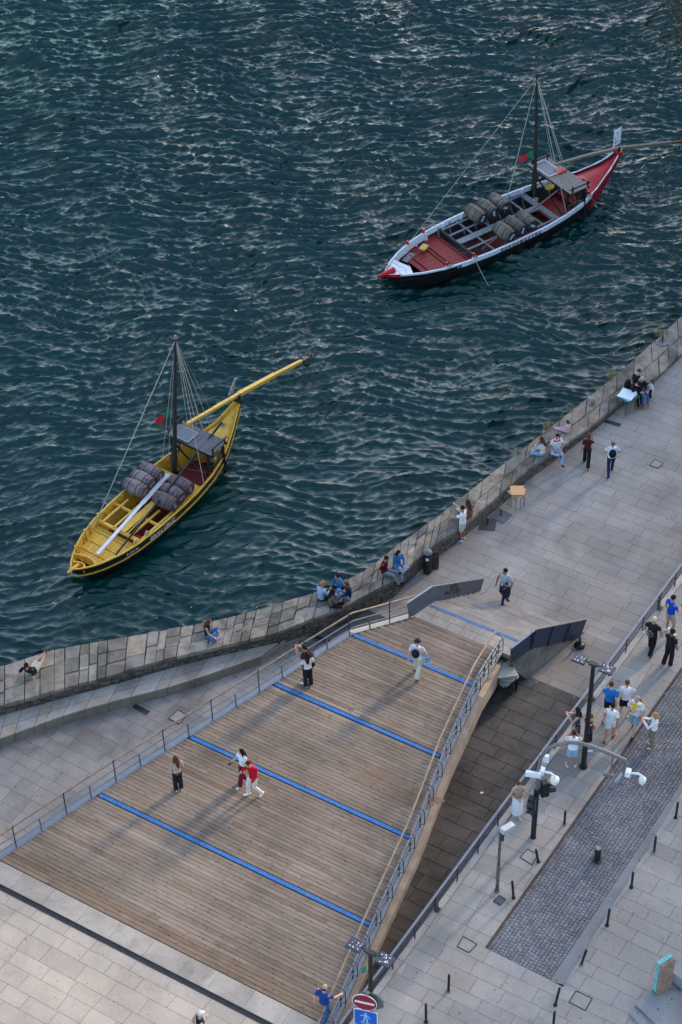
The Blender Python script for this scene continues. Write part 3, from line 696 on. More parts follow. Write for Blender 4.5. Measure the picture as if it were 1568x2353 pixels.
# shift face slightly inwards beneath the coping
mb.build('rubble_face', M_RUB, qw, world=True)
def coping():
    rr = random.Random(6); mb = MB()
    RI, LI = resample(innw, 400); RO, LO = resample(outw, 400)
    def pt(s, f, z=0):
        i = min(max(s, 0), 1)*400; j = min(int(i), 399); k = i-j
        a = RI[j].lerp(RI[j+1], k); b = RO[j].lerp(RO[j+1], k)
        f2 = -.03+f*1.05
        q = a.lerp(b, f2); return Vector((q.x, q.y, (a.z*(1-k*0)+z)))
    s = 0.0; sin = 0; inner_m = .47
    while s < 1:
        ds = rr.choice([.32, .38, .45, .55, .7])*rr.uniform(.9, 1.1)/LI
        indep = s > .40
        rows = rr.choice([1, 2, 2, 2, 2, 3, 3, 3, 3]); cuts = [0]+sorted(rr.uniform(.25, .75) for _ in range(rows-1))+[1]
        if indep: ds = rr.uniform(.7, 1.4)/LI
        cuts = [0]+([.5+rr.uniform(-.15, .15)] if rows == 2 else [.33+rr.uniform(-.08, .08), .66+rr.uniform(-.08, .08)] if rows == 3 else [])+[1]
        sk = rr.uniform(-.06, .06)*.0
        S0 = s; DS = ds
        cells = [(s, ds, f0, f1) for f0, f1 in zip(cuts, cuts[1:])]
        if indep:
            m_ = rr.uniform(.42, .62); cells = [(s, ds, m_, 1.0)]; cells_in = []
            while sin < s+ds: d2 = rr.uniform(.35, .95)/LI; mi = inner_m; cells.append((sin, d2, 0, mi)); sin += d2
            cells[0] = (s, ds, inner_m, 1.0)
        else: sin = s+ds
        for s, ds_, f0, f1 in cells:
            ds = ds_; e = rr.uniform(.012, .03)/LI/2; g = .007; z = rr.uniform(-.018, .02); j = lambda: rr.uniform(-.5, .5)*.04/LI
            q = [pt(s+e+j(), f0+g), pt(s+ds-e+j(), f0+g), pt(s+ds-e+j(), f1-g), pt(s+e+j(), f1-g)]
            c = sum(q, Vector())/4; top = [c+(p-c)*.955+Vector((0, 0, z+rr.uniform(-.008, .008))) for p in q]; mid = [p+Vector((0, 0, z-.03)) for p in q]; bot = [p+Vector((0, 0, -.15)) for p in q]
            cc = c+Vector((0, 0, z+rr.uniform(.0, .01)))
            v = top+mid+bot+[cc]
            fs = [(0, 1, 12), (1, 2, 12), (2, 3, 12), (3, 0, 12)]
            for k in range(4):
                n_ = (k+1) % 4; fs += [(k, 4+k, 4+n_, n_), (4+k, 8+k, 8+n_, 4+n_)]
            mb.add(v, fs, (min(1.25, max(-.1, rr.gauss(.5, .33))), max(0, min(1, rr.gauss(.35, .3))), 0))
        s = S0+DS
    mb.build('coping', M_COPE, qw, world=True, attr=True)
coping()
# stone bench below the wall
bt = [(-400, 1798), (-200, 1745), (0, 1697.5), (141, 1646), (231, 1619), (402, 1575.6), (521, 1535), (600, 1508)]
bb = [(-400, 1720), (-200, 1668), (0, 1620), (119, 1587), (223, 1559), (402, 1508), (524, 1478), (640, 1452)]
fr, Lf = resample([P(u, v, .42) for u, v in bt], 120)
bk, _ = resample([P(u, v, .95).xy.to_3d() for u, v in bb], 120)
sb = thing('stone_bench', (fr[60].x, fr[60].y, 0), 'long curved pale granite bench at the foot of the quay wall, its end stepping down', 'bench')
mb = MB(); rr = random.Random(15); i = 0
def fp(t): k = min(max(t, 0), 1)*120; j = min(int(k), 119); return fr[j].lerp(fr[j+1], k-j)
def bp_(t): k = min(max(t, 0), 1)*120; j = min(int(k), 119); return bk[j].lerp(bk[j+1], k-j)
s = 0
while s < 1:
    ds = rr.choice([.42, .55, .8, 1.1, .7])*rr.uniform(.9, 1.1)/Lf; e = .010/Lf
    a, b, c, d = fp(s+e), fp(s+ds-e), bp_(s+ds-e), bp_(s+e)
    c0 = a.lerp(d, .48); c1 = b.lerp(c, .48); tn = (rr.uniform(.0, 1.0), rr.uniform(0, .9), 0)
    mb.prism([a, b, c1, c0], 0, .42, tn); ov = (a-d).normalized()*.02; mb.prism([a+ov*1.0, b+ov*1.0, b, a], 0, .375, (tn[0]*1.2-2.0, .9, 0)); mb.prism([c0+(d-c0).normalized()*.022, c1+(c-c1).normalized()*.022, c, d], 0, .418, (tn[0]*rr.uniform(.8, 1.2), tn[1], 0)); s += ds  # thin front strip toned darker: the face's shade put into the stone colour
# end steps
a, b = fr[-1], bk[-1]; dirb = (fr[-1]-fr[-4]).normalized(); dirb.z = 0
ends = [(fr[-1], bk[-1])]
for i, (u, v, u2, v2) in enumerate(((655, 1489, 668, 1452), (700, 1469, 706, 1432), (745, 1449, 742, 1415))):
    q0, q1 = P(u, v, 0), P(u2, v2, .3); q1.z = 0
    p0, p1 = ends[-1]
    z = .42-.125*(i+1)+.0
    mb.prism([Vector(p0)*1, q0, q1, Vector(p1)*1], -.01, z, (rr.uniform(.4, .8), .2, 0)); ends.append((q0, q1))
mb.build('seat', M_GRAN, sb, world=True, attr=True)

# ------------------------------------------------------------------ plants on the wall
def plant(name, p, h, n, mat, label, hang=False):
    t = thing(name, p, label, 'plant'); mb = MB(); rr = random.Random(int(p.x*100)); st = MB()
    for i in range(n):
        a = rr.uniform(0, 6.28); el = rr.uniform(.4, 1.4); l = h*rr.uniform(.5, 1); d = Vector((math.cos(a)*math.cos(el), math.sin(a)*math.cos(el), math.sin(el)*(1 if not hang else .5)))
        st.tube([(0, 0, 0), d*l*.6, d*l], [.006, .004, .002], 4)
        for k in range(8):
            q = d*l*(.3+.7*k/8)+Vector((rr.gauss(0, .03), rr.gauss(0, .03), rr.gauss(0, .02))); x = Vector((rr.gauss(0, 1), rr.gauss(0, 1), rr.gauss(0, .5))).normalized()*.03; y = Vector((rr.gauss(0, 1), rr.gauss(0, 1), rr.gauss(0, .5))).normalized()*.014
            mb.poly([q-x, q+y, q+x, q-y])
    st.build('stem', M_DRY, t); mb.build('leaves', mat, t)
def zr3(x, y): return 1033.8+.3407*x, 689.2+.3407*y
for (x, y, h, n, m, nm, lb) in ((800, 755, .45, 14, M_PLANT, 'wall_plant', 'bright green weed rising from the river edge of the quay wall'), (755, 800, .25, 8, M_PLANT, 'wall_plant', 'short green weed below the bright one on the wall edge'), (650, 875, .5, 26, M_DRY, 'dry_shrub', 'yellowish dry shrub on the outer wall edge beside the seated couple'), (455, 1035, .3, 12, M_DRY, 'dry_shrub', 'small dry tuft on the outer wall edge nearest the cut stones'), (965, 705, .22, 20, M_DRY, 'dry_grass', 'low dry grass growing in a coping joint'), (1085, 530, .5, 40, M_DRY, 'dry_shrub', 'round brown shrub hanging off the river side of the wall'), (1410, 245, .4, 30, M_DRY, 'dry_shrub', 'dark brown shrub on the wall edge by the round base plate'), (1530, 388, .14, 14, M_PLANT, 'wall_plant', 'tiny green tuft where the wall meets the promenade')):
    u, v = zr3(x, y); plant(nm, P(u, v, walltop(u)), h, n, m, lb)
plant('wall_plant', onplane(1176, 1532, base, dR)+Vector((0, 0, 0)), .35, 22, M_PLANT, 'leafy green weed in the gap between deck end and side wall')
# ================================================================== boats
def zy(x, y): return 114.87+.4029*x, 735.2+.4029*y
def zr(x, y): return 832.8+.4689*x, 143.6+.4689*y
M_YEL = plain('yellow_boat_paint', (.70, .395, .045), .45, noise=.16, scale=5, worn=((.28, .17, .05), 4.0, .45))
M_REDP = plain('red_boat_paint', (.46, .005, .010), .38, noise=.22, scale=4, worn=((.26, .02, .02), 3.0, .5))
M_REDF = plain('dark_red_floor_boards', (.15, .012, .010), .65, noise=.35, scale=6)
M_REDF2 = plain('red_deck_boards', (.24, .009, .008), .6, noise=.3, scale=6, worn=((.10, .03, .03), 4.0, .7))
M_WB = plain('white_boat_paint', (.66, .68, .72), .45, noise=.1, worn=((.30, .29, .28), 4.0, .5))
M_HULL = plain('black_tarred_hull', (.008, .008, .009), .35, noise=.3)
M_GREYW = plain('grey_weathered_timber', (.20, .20, .21), .7, noise=.3, scale=9)
M_DKW = plain('dark_timber', (.022, .018, .018), .7, noise=.4, scale=9)
M_ROOFG = plain('slate_grey_roof_boards', (.10, .10, .12), .6, noise=.2)
M_ROOFB = plain('sun_bleached_roof_boards', (.24, .20, .17), .7, noise=.25, scale=6)
M_ROPE = plain('pale_rope', (.42, .38, .32), .9, noise=.2)
M_BROWN = plain('brown_oiled_timber', (.15, .075, .05), .55, noise=.3)
M_GREENF = plain('flag_green', (.01, .22, .09), .8); M_REDFL = plain('flag_red', (.60, .01, .03), .8)
def barrel_mat(name, a, b, hoop, head):
    m, t, bs = nt(name); tc = N(t, 'ShaderNodeTexCoord'); sx = N(t, 'ShaderNodeSeparateXYZ'); L(t, tc.outputs['Object'], sx.inputs[0])
    mp = N(t, 'ShaderNodeMapping'); mp.inputs['Scale'].default_value = (2.5, 16, 16); L(t, tc.outputs['Object'], mp.inputs['Vector'])
    n = N(t, 'ShaderNodeTexNoise', i_Scale=1.0, i_Detail=6.0, i_Roughness=.7); L(t, mp.outputs[0], n.inputs['Vector'])
    cr = N(t, 'ShaderNodeValToRGB'); cr.color_ramp.elements[0].position = .35; cr.color_ramp.elements[0].color = c4(b); cr.color_ramp.elements[1].position = .62; cr.color_ramp.elements[1].color = c4(a)
    L(t, n.outputs['Fac'], cr.inputs[0]); oi = N(t, 'ShaderNodeObjectInfo'); vr = N(t, 'ShaderNodeMapRange'); vr.inputs[3].default_value = .6; vr.inputs[4].default_value = 1.35; L(t, oi.outputs['Random'], vr.inputs[0]); vs_ = N(t, 'ShaderNodeVectorMath', operation='SCALE'); L(t, cr.outputs[0], vs_.inputs[0]); L(t, vr.outputs[0], vs_.inputs['Scale']); L(t, vs_.outputs[0], bs.inputs['Base Color']); bs.inputs['Roughness'].default_value = .75
    return m
M_BARG = barrel_mat('grey_oak_staves', (.24, .19, .185), (.07, .045, .045), None, None)
M_BARB = barrel_mat('buff_oak_staves', (.20, .165, .115), (.05, .042, .034), None, None)
M_HOOPR = plain('rusty_hoop', (.085, .045, .045), .6, noise=.3); M_HOOPB = plain('black_hoop', (.025, .028, .035), .5, noise=.3)
M_HEADR = plain('brown_barrel_head', (.16, .085, .045), .7, noise=.3, scale=14); M_HEADB = plain('black_barrel_head', (.02, .022, .028), .6, noise=.3)

def text_geom(txt, size):
    cu = bpy.data.curves.new('t', 'FONT'); cu.body = txt; cu.size = size; cu.align_x = 'CENTER'; cu.align_y = 'CENTER'; cu.extrude = .002; cu.offset = size*.02
    o = bpy.data.objects.new('t', cu); COL.objects.link(o); dg = bpy.context.evaluated_depsgraph_get(); dg.update()
    me = bpy.data.meshes.new_from_object(o.evaluated_get(dg)); vs = [v.co.copy() for v in me.vertices]; fs = [tuple(p.vertices) for p in me.polygons]
    bpy.data.objects.remove(o); bpy.data.curves.remove(cu); bpy.data.meshes.remove(me); return vs, fs
def put_text(mb, txt, size, frame):
    """frame: function s-> (origin, xdir, ydir) called once"""
    vs, fs = text_geom(txt, size); o, x, y = frame; z = x.cross(y)
    mb.add([o+x*v.x+y*v.y+z*v.z for v in vs], fs)

class Boat:
    def __init__(s, p, name, label, bow, bowz, ang, Lb, wid, sheer, hw):
        s.B = P(*bow, WZ+bowz); s.L = Lb; s.ang = R(ang); s.d = Vector((math.cos(s.ang), math.sin(s.ang), 0)); s.n = Vector((-s.d.y, s.d.x, 0))
        s.t = thing(name, (s.B.x, s.B.y, WZ), label, 'boat', s.ang); s.wid = wid; s.sheer = sheer; s.hw = hw
    def z(s, x): return float(np.interp(x/s.L, *zip(*s.sheer)))
    def w(s, x): return s.wid*float(np.interp(x/s.L, *zip(*s.hw)))
    def loc(s, p): q = Vector(p)-Vector((s.B.x, s.B.y, WZ)); return Vector((q.dot(s.d), q.dot(s.n), q.z))
    def at(s, uv, h): return s.loc(P(*uv, WZ+h))
    def pl(s, uv, y=0):
        """photo point dropped on the boat's lengthwise plane at lateral offset y"""
        return s.loc(onplane(*uv, Vector((s.B.x, s.B.y, 0))+s.n*y, s.d))
    def g(s, x, f, dz=0, out=0): sg = 1 if f > 0 else -1; return Vector((x, f*s.w(x)+sg*out, s.z(x)+dz))
    def shell(s, xs, prof, mat, name, smooth=True):
        """prof: list of (f, dz or absolute) functions of x -> (y,z)"""
        mb = MB(); m = len(prof); vs = []
        for x in xs: vs += [Vector((x,)+tuple(p(x))) for p in prof]
        mb.add(vs, [(i*m+k, i*m+k+1, (i+1)*m+k+1, (i+1)*m+k) for i in range(len(xs)-1) for k in range(m-1)])
        return mb.build(name, mat, s.t, smooth=smooth)
    def hull(s, mat_out, mat_in, cap, capmat):
        xs = [s.L*i/48 for i in range(49)]
        def bot(x): k = x/s.L; return max(-.35, -.35+(max(0, .13-k)/.13)**1.6*(s.z(0)+.20)+max(0, k-.80)/.20*(s.z(s.L)-.25+.35)*(max(0, (k-.8)/.2))**.8)
        def out(f, q):
            def g(x):
                zt, zb = s.z(x), bot(x); return (f*s.w(x), zb+(zt-zb)*q)
            return g
        s.bot = bot
        s.shell(xs, [out(1, 1), out(.985, .72), out(.90, .45), out(.70, .18), out(.12, 0), out(-.12, 0), out(-.70, .18), out(-.90, .45), out(-.985, .72), out(-1, 1)], mat_out, 'hull')
        def inn(f, q, th=.06):
            def g(x):
                zt, zb = s.z(x), bot(x)+.06; w_ = max(0, s.w(x)-th); return (f*w_, zb+(zt-zb)*q)
            return g
        for sg, nm in ((1, 'inner_planking'), (-1, 'inner_planking')):
            s.shell(xs, [inn(sg, 1.0), inn(sg*.985, .72), inn(sg*.90, .45), inn(sg*.72, .2), inn(0, .12)], mat_in, nm)
        for sg in (1, -1):
            mb = MB(); vs = []
            for x in xs:
                w_ = s.w(x); z_ = s.z(x); wi = max(0, w_-cap)
                for (y, z2) in ((w_+.02, z_-.035), (w_+.02, z_+.02), (wi, z_+.02), (wi, z_-.035)): vs.append((x, sg*y, z2))
            n = len(xs); mb.add(vs, [(i*4+k, i*4+(k+1) % 4, (i+1)*4+(k+1) % 4, (i+1)*4+k) for i in range(n-1) for k in range(4)]+[(0, 1, 2, 3), (4*n-1, 4*n-2, 4*n-3, 4*n-4)])
            mb.build('gunwale', capmat, s.t)
    def strake(s, sg, dz0, dz1, out, x0, x1, mat, name, n=40):
        mb = MB(); vs = []
        for i in range(n+1):
            x = x0+(x1-x0)*i/n; f = s.w(x)
            a = abs(dz0)/(s.z(x)+.35)*.05; b_ = abs(dz1)/(s.z(x)+.35)*.05
            for (y, z_) in ((f*(1-a)+out, s.z(x)+dz0), (f*(1-b_)+out, s.z(x)+dz1), (f*(1-b_)-.01, s.z(x)+dz1), (f*(1-a)-.01, s.z(x)+dz0)): vs.append((x, sg*y, z_))
        mb.add(vs, [(i*4+k, i*4+(k+1) % 4, (i+1)*4+(k+1) % 4, (i+1)*4+k) for i in range(n) for k in range(4)]+[(0, 1, 2, 3), (4*n, 4*n+1, 4*n+2, 4*n+3)])
        return mb.build(name, mat, s.t)
    def boards(s, x0, x1, zf, fr, mat, name, n=9, gap=.012, across=False, frL=None):
        """floor or deck of boards lying lengthwise, following the hull's width"""
        mb = MB(); frL = fr if frL is None else frL; m = 8
        if across:
            k = x0
            while k < x1-.03:
                e = min(k+(x1-x0)/n, x1); mb.plate([Vector((k+gap/2, -s.w(k)*fr, zf(k))), Vector((e-gap/2, -s.w(e)*fr, zf(e))), Vector((e-gap/2, s.w(e)*frL, zf(e))), Vector((k+gap/2, s.w(k)*frL, zf(k)))], (0, 0, -.03)); k = e
        else:
            for i in range(n):
                a, b = -fr+(fr+frL)*i/n, -fr+(fr+frL)*(i+1)/n
                for j in range(m):
                    k, e = x0+(x1-x0)*j/m, x0+(x1-x0)*(j+1)/m
                    mb.plate([Vector((k, s.w(k)*a+gap/2, zf(k))), Vector((e, s.w(e)*a+gap/2, zf(e))), Vector((e, s.w(e)*b-gap/2, zf(e))), Vector((k, s.w(k)*b-gap/2, zf(k)))], (0, 0, -.03))
        return mb.build(name, mat, s.t)
    def beam(s, a, b, w, h, mat, name): mb = MB(); mb.bar(a, b, w, h); return mb.build(name, mat, s.t)
    def rib(s, x, mat, name='frame', lo=.1, hi=1.0, w=.06, both=True, top=.04):
        for sg in ((1, -1) if both else (both or 1,)):
            mb = MB(); pts = []
            for q in np.linspace(hi, lo, 6):
                f = float(np.interp(q, [0, .18, .45, .72, 1], [.12, .70, .90, .985, 1])); zb = s.bot(x)+.06
                pts.append(Vector((x, sg*(max(0, s.w(x)-.09)*f), zb+(s.z(x)-zb)*q)))
            for a, b in zip(pts, pts[1:]): mb.bar(a, b, w, .06, up=(1, 0, 0))
            mb.build(name, mat, s.t)
    def rope(s, pts, r, mat=None, name='rigging_line', sag=0):
        mb = MB(); P_ = []
        for a, b in zip(pts, pts[1:]):
            a, b = Vector(a), Vector(b)
            for i in range(8): k = i/8; q = a.lerp(b, k); q.z -= sag*4*k*(1-k); P_.append(q)
        P_.append(Vector(pts[-1])); mb.tube(P_, r, 5); return mb.build(name, mat or M_ROPE, s.t)
def make_barrel(name, label, grp, mst, mhoop, mhead, Ln=.98, r=.31):
    t = thing(name, (0, 0, 0), label, 'barrel', group=grp)
    mb = MB(); n = 12; xs = [Ln*(i/n-.5) for i in range(n+1)]; rr_ = lambda x: r*(1-.22*(2*x/Ln)**2)
    mb.tube([(x, 0, 0) for x in xs], [rr_(x) for x in xs], 20, caps=False); mb.build('staves', mst, t, smooth=True)
    for f in (-.46, -.36, -.2, .2, .36, .46):
        mb = MB(); mb.tube([(f*Ln-.026, 0, 0), (f*Ln+.026, 0, 0)], [rr_(f*Ln)+.007]*2, 20); 
        h = mb.build('hoop', mhoop, t, smooth=True)
    for f in (-1, 1):
        mb = MB(); mb.tube([(f*Ln*.485, 0, 0), (f*Ln*.47, 0, 0)], [r*.775]*2, 20); hd = mb.build('head', mhead, t)
        mb = MB(); rr2 = random.Random(int(f+3))
        if f < 0 or True:
            for k in range(7):
                a = -.13+.26*k/6; mb.box((f*Ln*.49, a, (.035-abs(a)*.12)+rr2.uniform(-.01, .01)), (.006, .026, .06)); mb.box((f*Ln*.49, a, -.045-abs(a)*.1), (.006, .03, .02))
            b_ = mb.build('stencil_mark', M_WHITE if mst is M_BARB else M_ROPE, t); b_.parent = hd
    return t
def place_barrels(bt, proto, pts, h, rz, labels):
    out = []
    for i, (uv, lb) in enumerate(zip(pts, labels)):
        o = proto if i == 0 else copy_tree(proto)
        p = P(*uv, WZ+h); o.location = p; o.rotation_euler = (random.uniform(0, 6), 0, rz+random.uniform(-.05, .05)); o['label'] = lb; out.append(o)
    return out
HW = [(0, .02), (.015, .16), (.05, .36), (.10, .58), (.17, .79), (.25, .92), (.35, .985), (.45, 1), (.58, .98), (.68, .89), (.76, .76), (.84, .54), (.90, .35), (.96, .17), (1, .06)]
# ---------------- yellow boat
dY = math.degrees(math.atan2(.809, .588))
Y = Boat(None, 'cargo_boat', 'yellow wooden sailing boat with black hull, lettered GRAN CRUZ, six barrels and furled mast', (165, 1310), 1.0, dY, 10.55, 1.26,
         [(0, 1.05), (.06, .98), (.2, .98), (.5, 1.0), (.7, 1.08), (.82, 1.25), (.90, 1.55), (.96, 1.98), (1, 2.3)], HW)
Y.hull(M_HULL, M_YEL, .05, M_YEL)
for sg in (1, -1):
    Y.strake(sg, -.33, -.385, .035, .05, 10.4, M_YEL, 'rubbing_strake')
# bow compartments
Y.boards(.9, 2.75, lambda x: .62, .93, M_YEL, 'foredeck', 7)
for x in (1.45, 1.95, 2.5): Y.beam((x, -Y.w(x)*.9, .635), (x, Y.w(x)*.9, .635), .07, .05, M_YEL, 'deck_batten')
for x, h in ((.35, .1), (.75, .1)): 
    mb = MB(); n = 8
    pts = [Vector((x+.28*(1-(2*i/n-1)**2), Y.w(x)*.9*(2*i/n-1), Y.z(x)-.10-.16*(1-(2*i/n-1)**2))) for i in range(n+1)]
    for a, b in zip(pts, pts[1:]): mb.bar(a, b, .05, .22)
    mb.build('bow_bulkhead', M_YEL, Y.t)
mb = MB(); mb.tube([(-.22, 0, 1.02), (0, 0, 1.02), (.4, 0, .98)], [.05, .07, .06], 8); mb.build('stem_post', M_YEL, Y.t)
# frames and beams
for i in range(14):
    x = 1.2+i*.53
    if x < 8.3: Y.rib(x, M_YEL, 'frame', lo=.18, hi=.97)
Y.boards(2.75, 8.3, lambda x: .22, .74, M_REDF, 'bottom_boards', 9)
mb = MB(); mb.box((7.45, -.05, .30), (1.35, 1.35, .10)); mb.build('stern_platform', M_REDF, Y.t)
for x in (2.85, 3.95, 5.9, 6.55): Y.beam((x, -Y.w(x)*.98, .80), (x, Y.w(x)*.98, .80), .13 if x != 3.95 else .10, .09, M_YEL, 'cross_beam')
for f, x0, x1, w_ in ((.70, 2.85, 4.4, .09), (.25, 2.85, 4.5, .09), (-.07, 2.85, 6.3, .30), (-.42, 2.85, 4.6, .09), (-.80, 2.9, 6.4, .10)):
    Y.beam((x0, f*Y.wid, .865), (x1, f*Y.wid, .865), w_, .05, M_YEL, 'lengthwise_beam')
Y.beam((6.35, -1.15, .84), (6.35, 1.15, .84), .30, .06, M_YEL, 'thwart')
# side rail boards inside near the mast
for z_, q in ((.62, .96), (.45, .93)): 
    Y.beam((5.9, 1.26*q, z_+.1), (7.9, .98*q, z_+.15), .05, .09, M_YEL, 'side_stringer')
# mast
mf = Y.at(zy(712, 850), .85); mt = Y.pl(zy(716, 100), mf.y)
foot = Vector((mf.x-.02, mf.y, .2)); 
mb = MB(); mb.tube([foot, mf, mf.lerp(mt, .5), mt], [.10, .095, .075, .045], 10); mast = mb.build('mast', M_DKW, Y.t, smooth=True)
mb = MB(); mb.tube([mt+Vector((0, 0, -.05)), mt+Vector((0, 0, .10))], [.07, .05], 8); o = mb.build('mast_cap', M_GREYW, Y.t); o.parent = mast
mb = MB(); mb.box(foot+Vector((.0, 0, .25)), (.22, .22, .6)); mb.build('mast_step', M_BLACKP, Y.t)
# helmsman platform
def platform(b, c, hz, lx, ly, matr, leg, nb, panel=True, tilt=0):
    for sx in (-1, 1):
        for sy in (-1, 1):
            top = Vector((c.x+sx*lx*.42, c.y+sy*ly*.40, hz-.04)); bo = Vector((c.x+sx*(lx*.42+.10), sy*min(abs(c.y+sy*ly*.46), b.w(c.x)-.12) if abs(c.y+sy*ly*.46) > .1 else c.y+sy*.5, .35))
            b.beam(bo, top, .10, .10, leg, 'platform_leg')
    for sy in (-1, 1):
        b.beam((c.x-lx*.45, c.y+sy*ly*.42, .5), (c.x+lx*.45, c.y+sy*ly*.42, hz-.15), .05, .06, leg, 'diagonal_brace')
        b.beam((c.x-lx*.5, c.y+sy*ly*.42, hz*.62), (c.x+lx*.5, c.y+sy*ly*.42, hz*.62), .05, .06, leg, 'cross_bar')
    for sx in (-1, 1):
        b.beam((c.x+sx*lx*.45, c.y-ly*.42, .55), (c.x+sx*lx*.45, c.y+ly*.42, hz-.2), .05, .06, leg, 'diagonal_brace')
        b.beam((c.x+sx*lx*.47, c.y-ly*.5, hz-.05), (c.x+sx*lx*.47, c.y+ly*.5, hz-.05), .07, .08, leg, 'roof_beam')
    mb = MB()
    for i in range(nb):
        y0 = c.y-ly/2+ly*i/nb; mb.box((c.x, y0+ly/nb/2, hz+.02), (lx, ly/nb-.012, .035))
    mb.build('roof_boards', matr, b.t)
    mb = MB(); pc = Vector((c.x-lx*.12, c.y+ly*.24, hz+.075)); mb.box(pc, (lx*.62, ly*.40, .03)); pa = mb.build('solar_panel', plain('solar_cell_grey', (.13, .14, .17), .35, noise=.25, scale=20), b.t)
    mb = MB()
    for s1, s2, w1, w2 in ((1, 0, .03, ly*.41), (-1, 0, .03, ly*.41), (0, 1, lx*.64, .03), (0, -1, lx*.64, .03)): mb.box(pc+Vector((s1*lx*.315, s2*ly*.2, .012)), (w1, w2, .03))
    o = mb.build('panel_frame', M_WHITE if b is not Y else M_ROPE, b.t); o.parent = pa
pcY = Y.at(zy(793, 655), 2.05)
platform(Y, Vector((pcY.x, 0.02, 0)), 2.05, 1.05, 2.25, M_ROOFG, M_BLACKP, 7)
for sy in (-1, 1):
    for sx in (-.4, .35): Y.beam((pcY.x+sx, sy*1.1, 2.05), (pcY.x+sx, sy*1.1, 2.36), .05, .05, M_BLACKP, 'end_post')
    Y.beam((pcY.x-.5, sy*1.1, 2.33), (pcY.x+.5, sy*1.1, 2.33), .05, .05, M_BLACKP, 'end_rail')
# steering sweep
sa, sbk, sc_ = Y.pl(zy(785, 592)), Y.pl(zy(1075, 425)), Y.pl(zy(1478, 212))
mb = MB()
sc_ = Y.at(zy(1478, 212), .06); pts = [sa, sa.lerp(sbk, .5), sbk, sbk.lerp(sc_, .5)+Vector((0, 0, .02)), sc_.lerp(sbk, .12)]
for a, b, w0 in zip(pts, pts[1:], (.13, .15, .19, .15)): mb.bar(a, b+(b-a).normalized()*.02, w0, w0*.8)
mb.build('steering_sweep', M_YEL, Y.t)
mb = MB(); mb.bar(sc_.lerp(sbk, .12), sc_, .10, .06); mb.bar(sc_, sc_+(sc_-sbk).normalized()*.9, .06, .25); mb.build('sweep_blade', M_BROWN, Y.t)
for y_ in (-.16, .16): Y.beam((10.35, y_, 2.25), (10.35, y_*1.0, 2.62), .08, .08, M_BLACKP, 'sweep_crutch')
Y.beam((10.35, -.26, 2.30), (10.35, .26, 2.30), .14, .14, M_BLACKP, 'stern_block')
# curved stern cover
def sterndeck(b, x0, mat, arch, nm='stern_cover', lift=.0):
    mb = MB(); nx, ny = 14, 10; vs = []
    for i in range(nx+1):
        x = x0+(b.L-.08-x0)*i/nx; k = i/nx
        for j in range(ny+1):
            f = 2*j/ny-1; front = math.cos(f*1.35)
            xx = x+(1-k)*(-.0-.75*abs(f)**1.6*0+.55*(-abs(f)+.4)*(1-k))
            yy = f*max(.02, b.w(xx)-.06); vs.append((xx, yy, b.z(xx)-.10-.10*k+arch*(1-k)**1.3*(1-f*f)))
    mb.add(vs, [(i*(ny+1)+j, i*(ny+1)+j+1, (i+1)*(ny+1)+j+1, (i+1)*(ny+1)+j) for i in range(nx) for j in range(ny)])
    o = mb.build(nm, mat, b.t, smooth='all'); md = o.modifiers.new('thick', 'SOLIDIFY'); md.thickness = .03; return o
sterndeck(Y, 8.55, M_YEL, .30)
mb = MB(); q = Y.pl(zy(977, 558)); mb.ell((9.45, 0.05, Y.z(9.45)+.06), (.09, .09, .07)); mb.build('round_float', M_GREYW, Y.t)
# small board above the stern
q0, q1 = Y.pl(zy(1030, 430)), Y.pl(zy(1056, 335)); mb = MB(); mb.plate([q0+Vector((-.05, .05, 0)), q0+Vector((.22, .0, -.02)), q1+Vector((.12, 0, -.05)), q1], (0, .03, 0)); mb.build('name_board', plain('tarnished_silver_board', (.35, .33, .30), .4, .3, noise=.4, scale=12), Y.t)
# rigging
tp = mt+Vector((0, 0, -.1))
bowL = Y.at(zy(248, 1185), 1.0)
Y.rope([tp, (bowL.x, bowL.y, 1.0)], .016); 
for q, r_ in ((Vector((pcY.x+.35, .25, 2.15)), .012), (Vector((pcY.x+.40, .0, 2.15)), .018), (Vector((pcY.x-.2, 1.05, 2.1)), .010), (Y.g(6.9, 1, .05), .010), (Y.g(6.6, -1, .05), .012), (Vector((6.9, .9, .9)), .009), (Vector((pcY.x+.45, -.45, 2.2)), .010), (Vector((pcY.x+.2, .6, 2.1)), .012)):
    Y.rope([tp, q], r_)
Y.rope([tp, (9.5, .45, 1.65)], .005)
Y.rope([mt.lerp(mf, .98), Y.g(7.3, -.95, 0)], .02, M_BROWN); Y.rope([Y.g(7.6, -.9, .05), (pcY.x-.3, -.9, 1.7)], .02, M_BROWN)
# flag
def flag(b, p0, sg=1):
    mb = MB(); n = 6; vs = []
    for i in range(n+1):
        for j in range(3): vs.append(p0+Vector((-.10*i, .03*math.sin(i*1.3)*1.5+.04*i, -.30*j/2-.04*i)))
    f = [(i*3+j, i*3+j+1, (i+1)*3+j+1, (i+1)*3+j) for i in range(n) for j in range(2)]
    a = MB(); a.add(vs[:12], f[:6]); a.build('flag', M_GREENF, b.t).modifiers.new('t', 'SOLIDIFY').thickness = .006
    a = MB(); a.add(vs[9:], [tuple(i-9 for i in q) for q in f[6:]]); a.build('flag', M_REDFL, b.t).modifiers.new('t', 'SOLIDIFY').thickness = .006
fp0 = Y.pl(zy(686, 508), mf.y+.75); flag(Y, fp0)
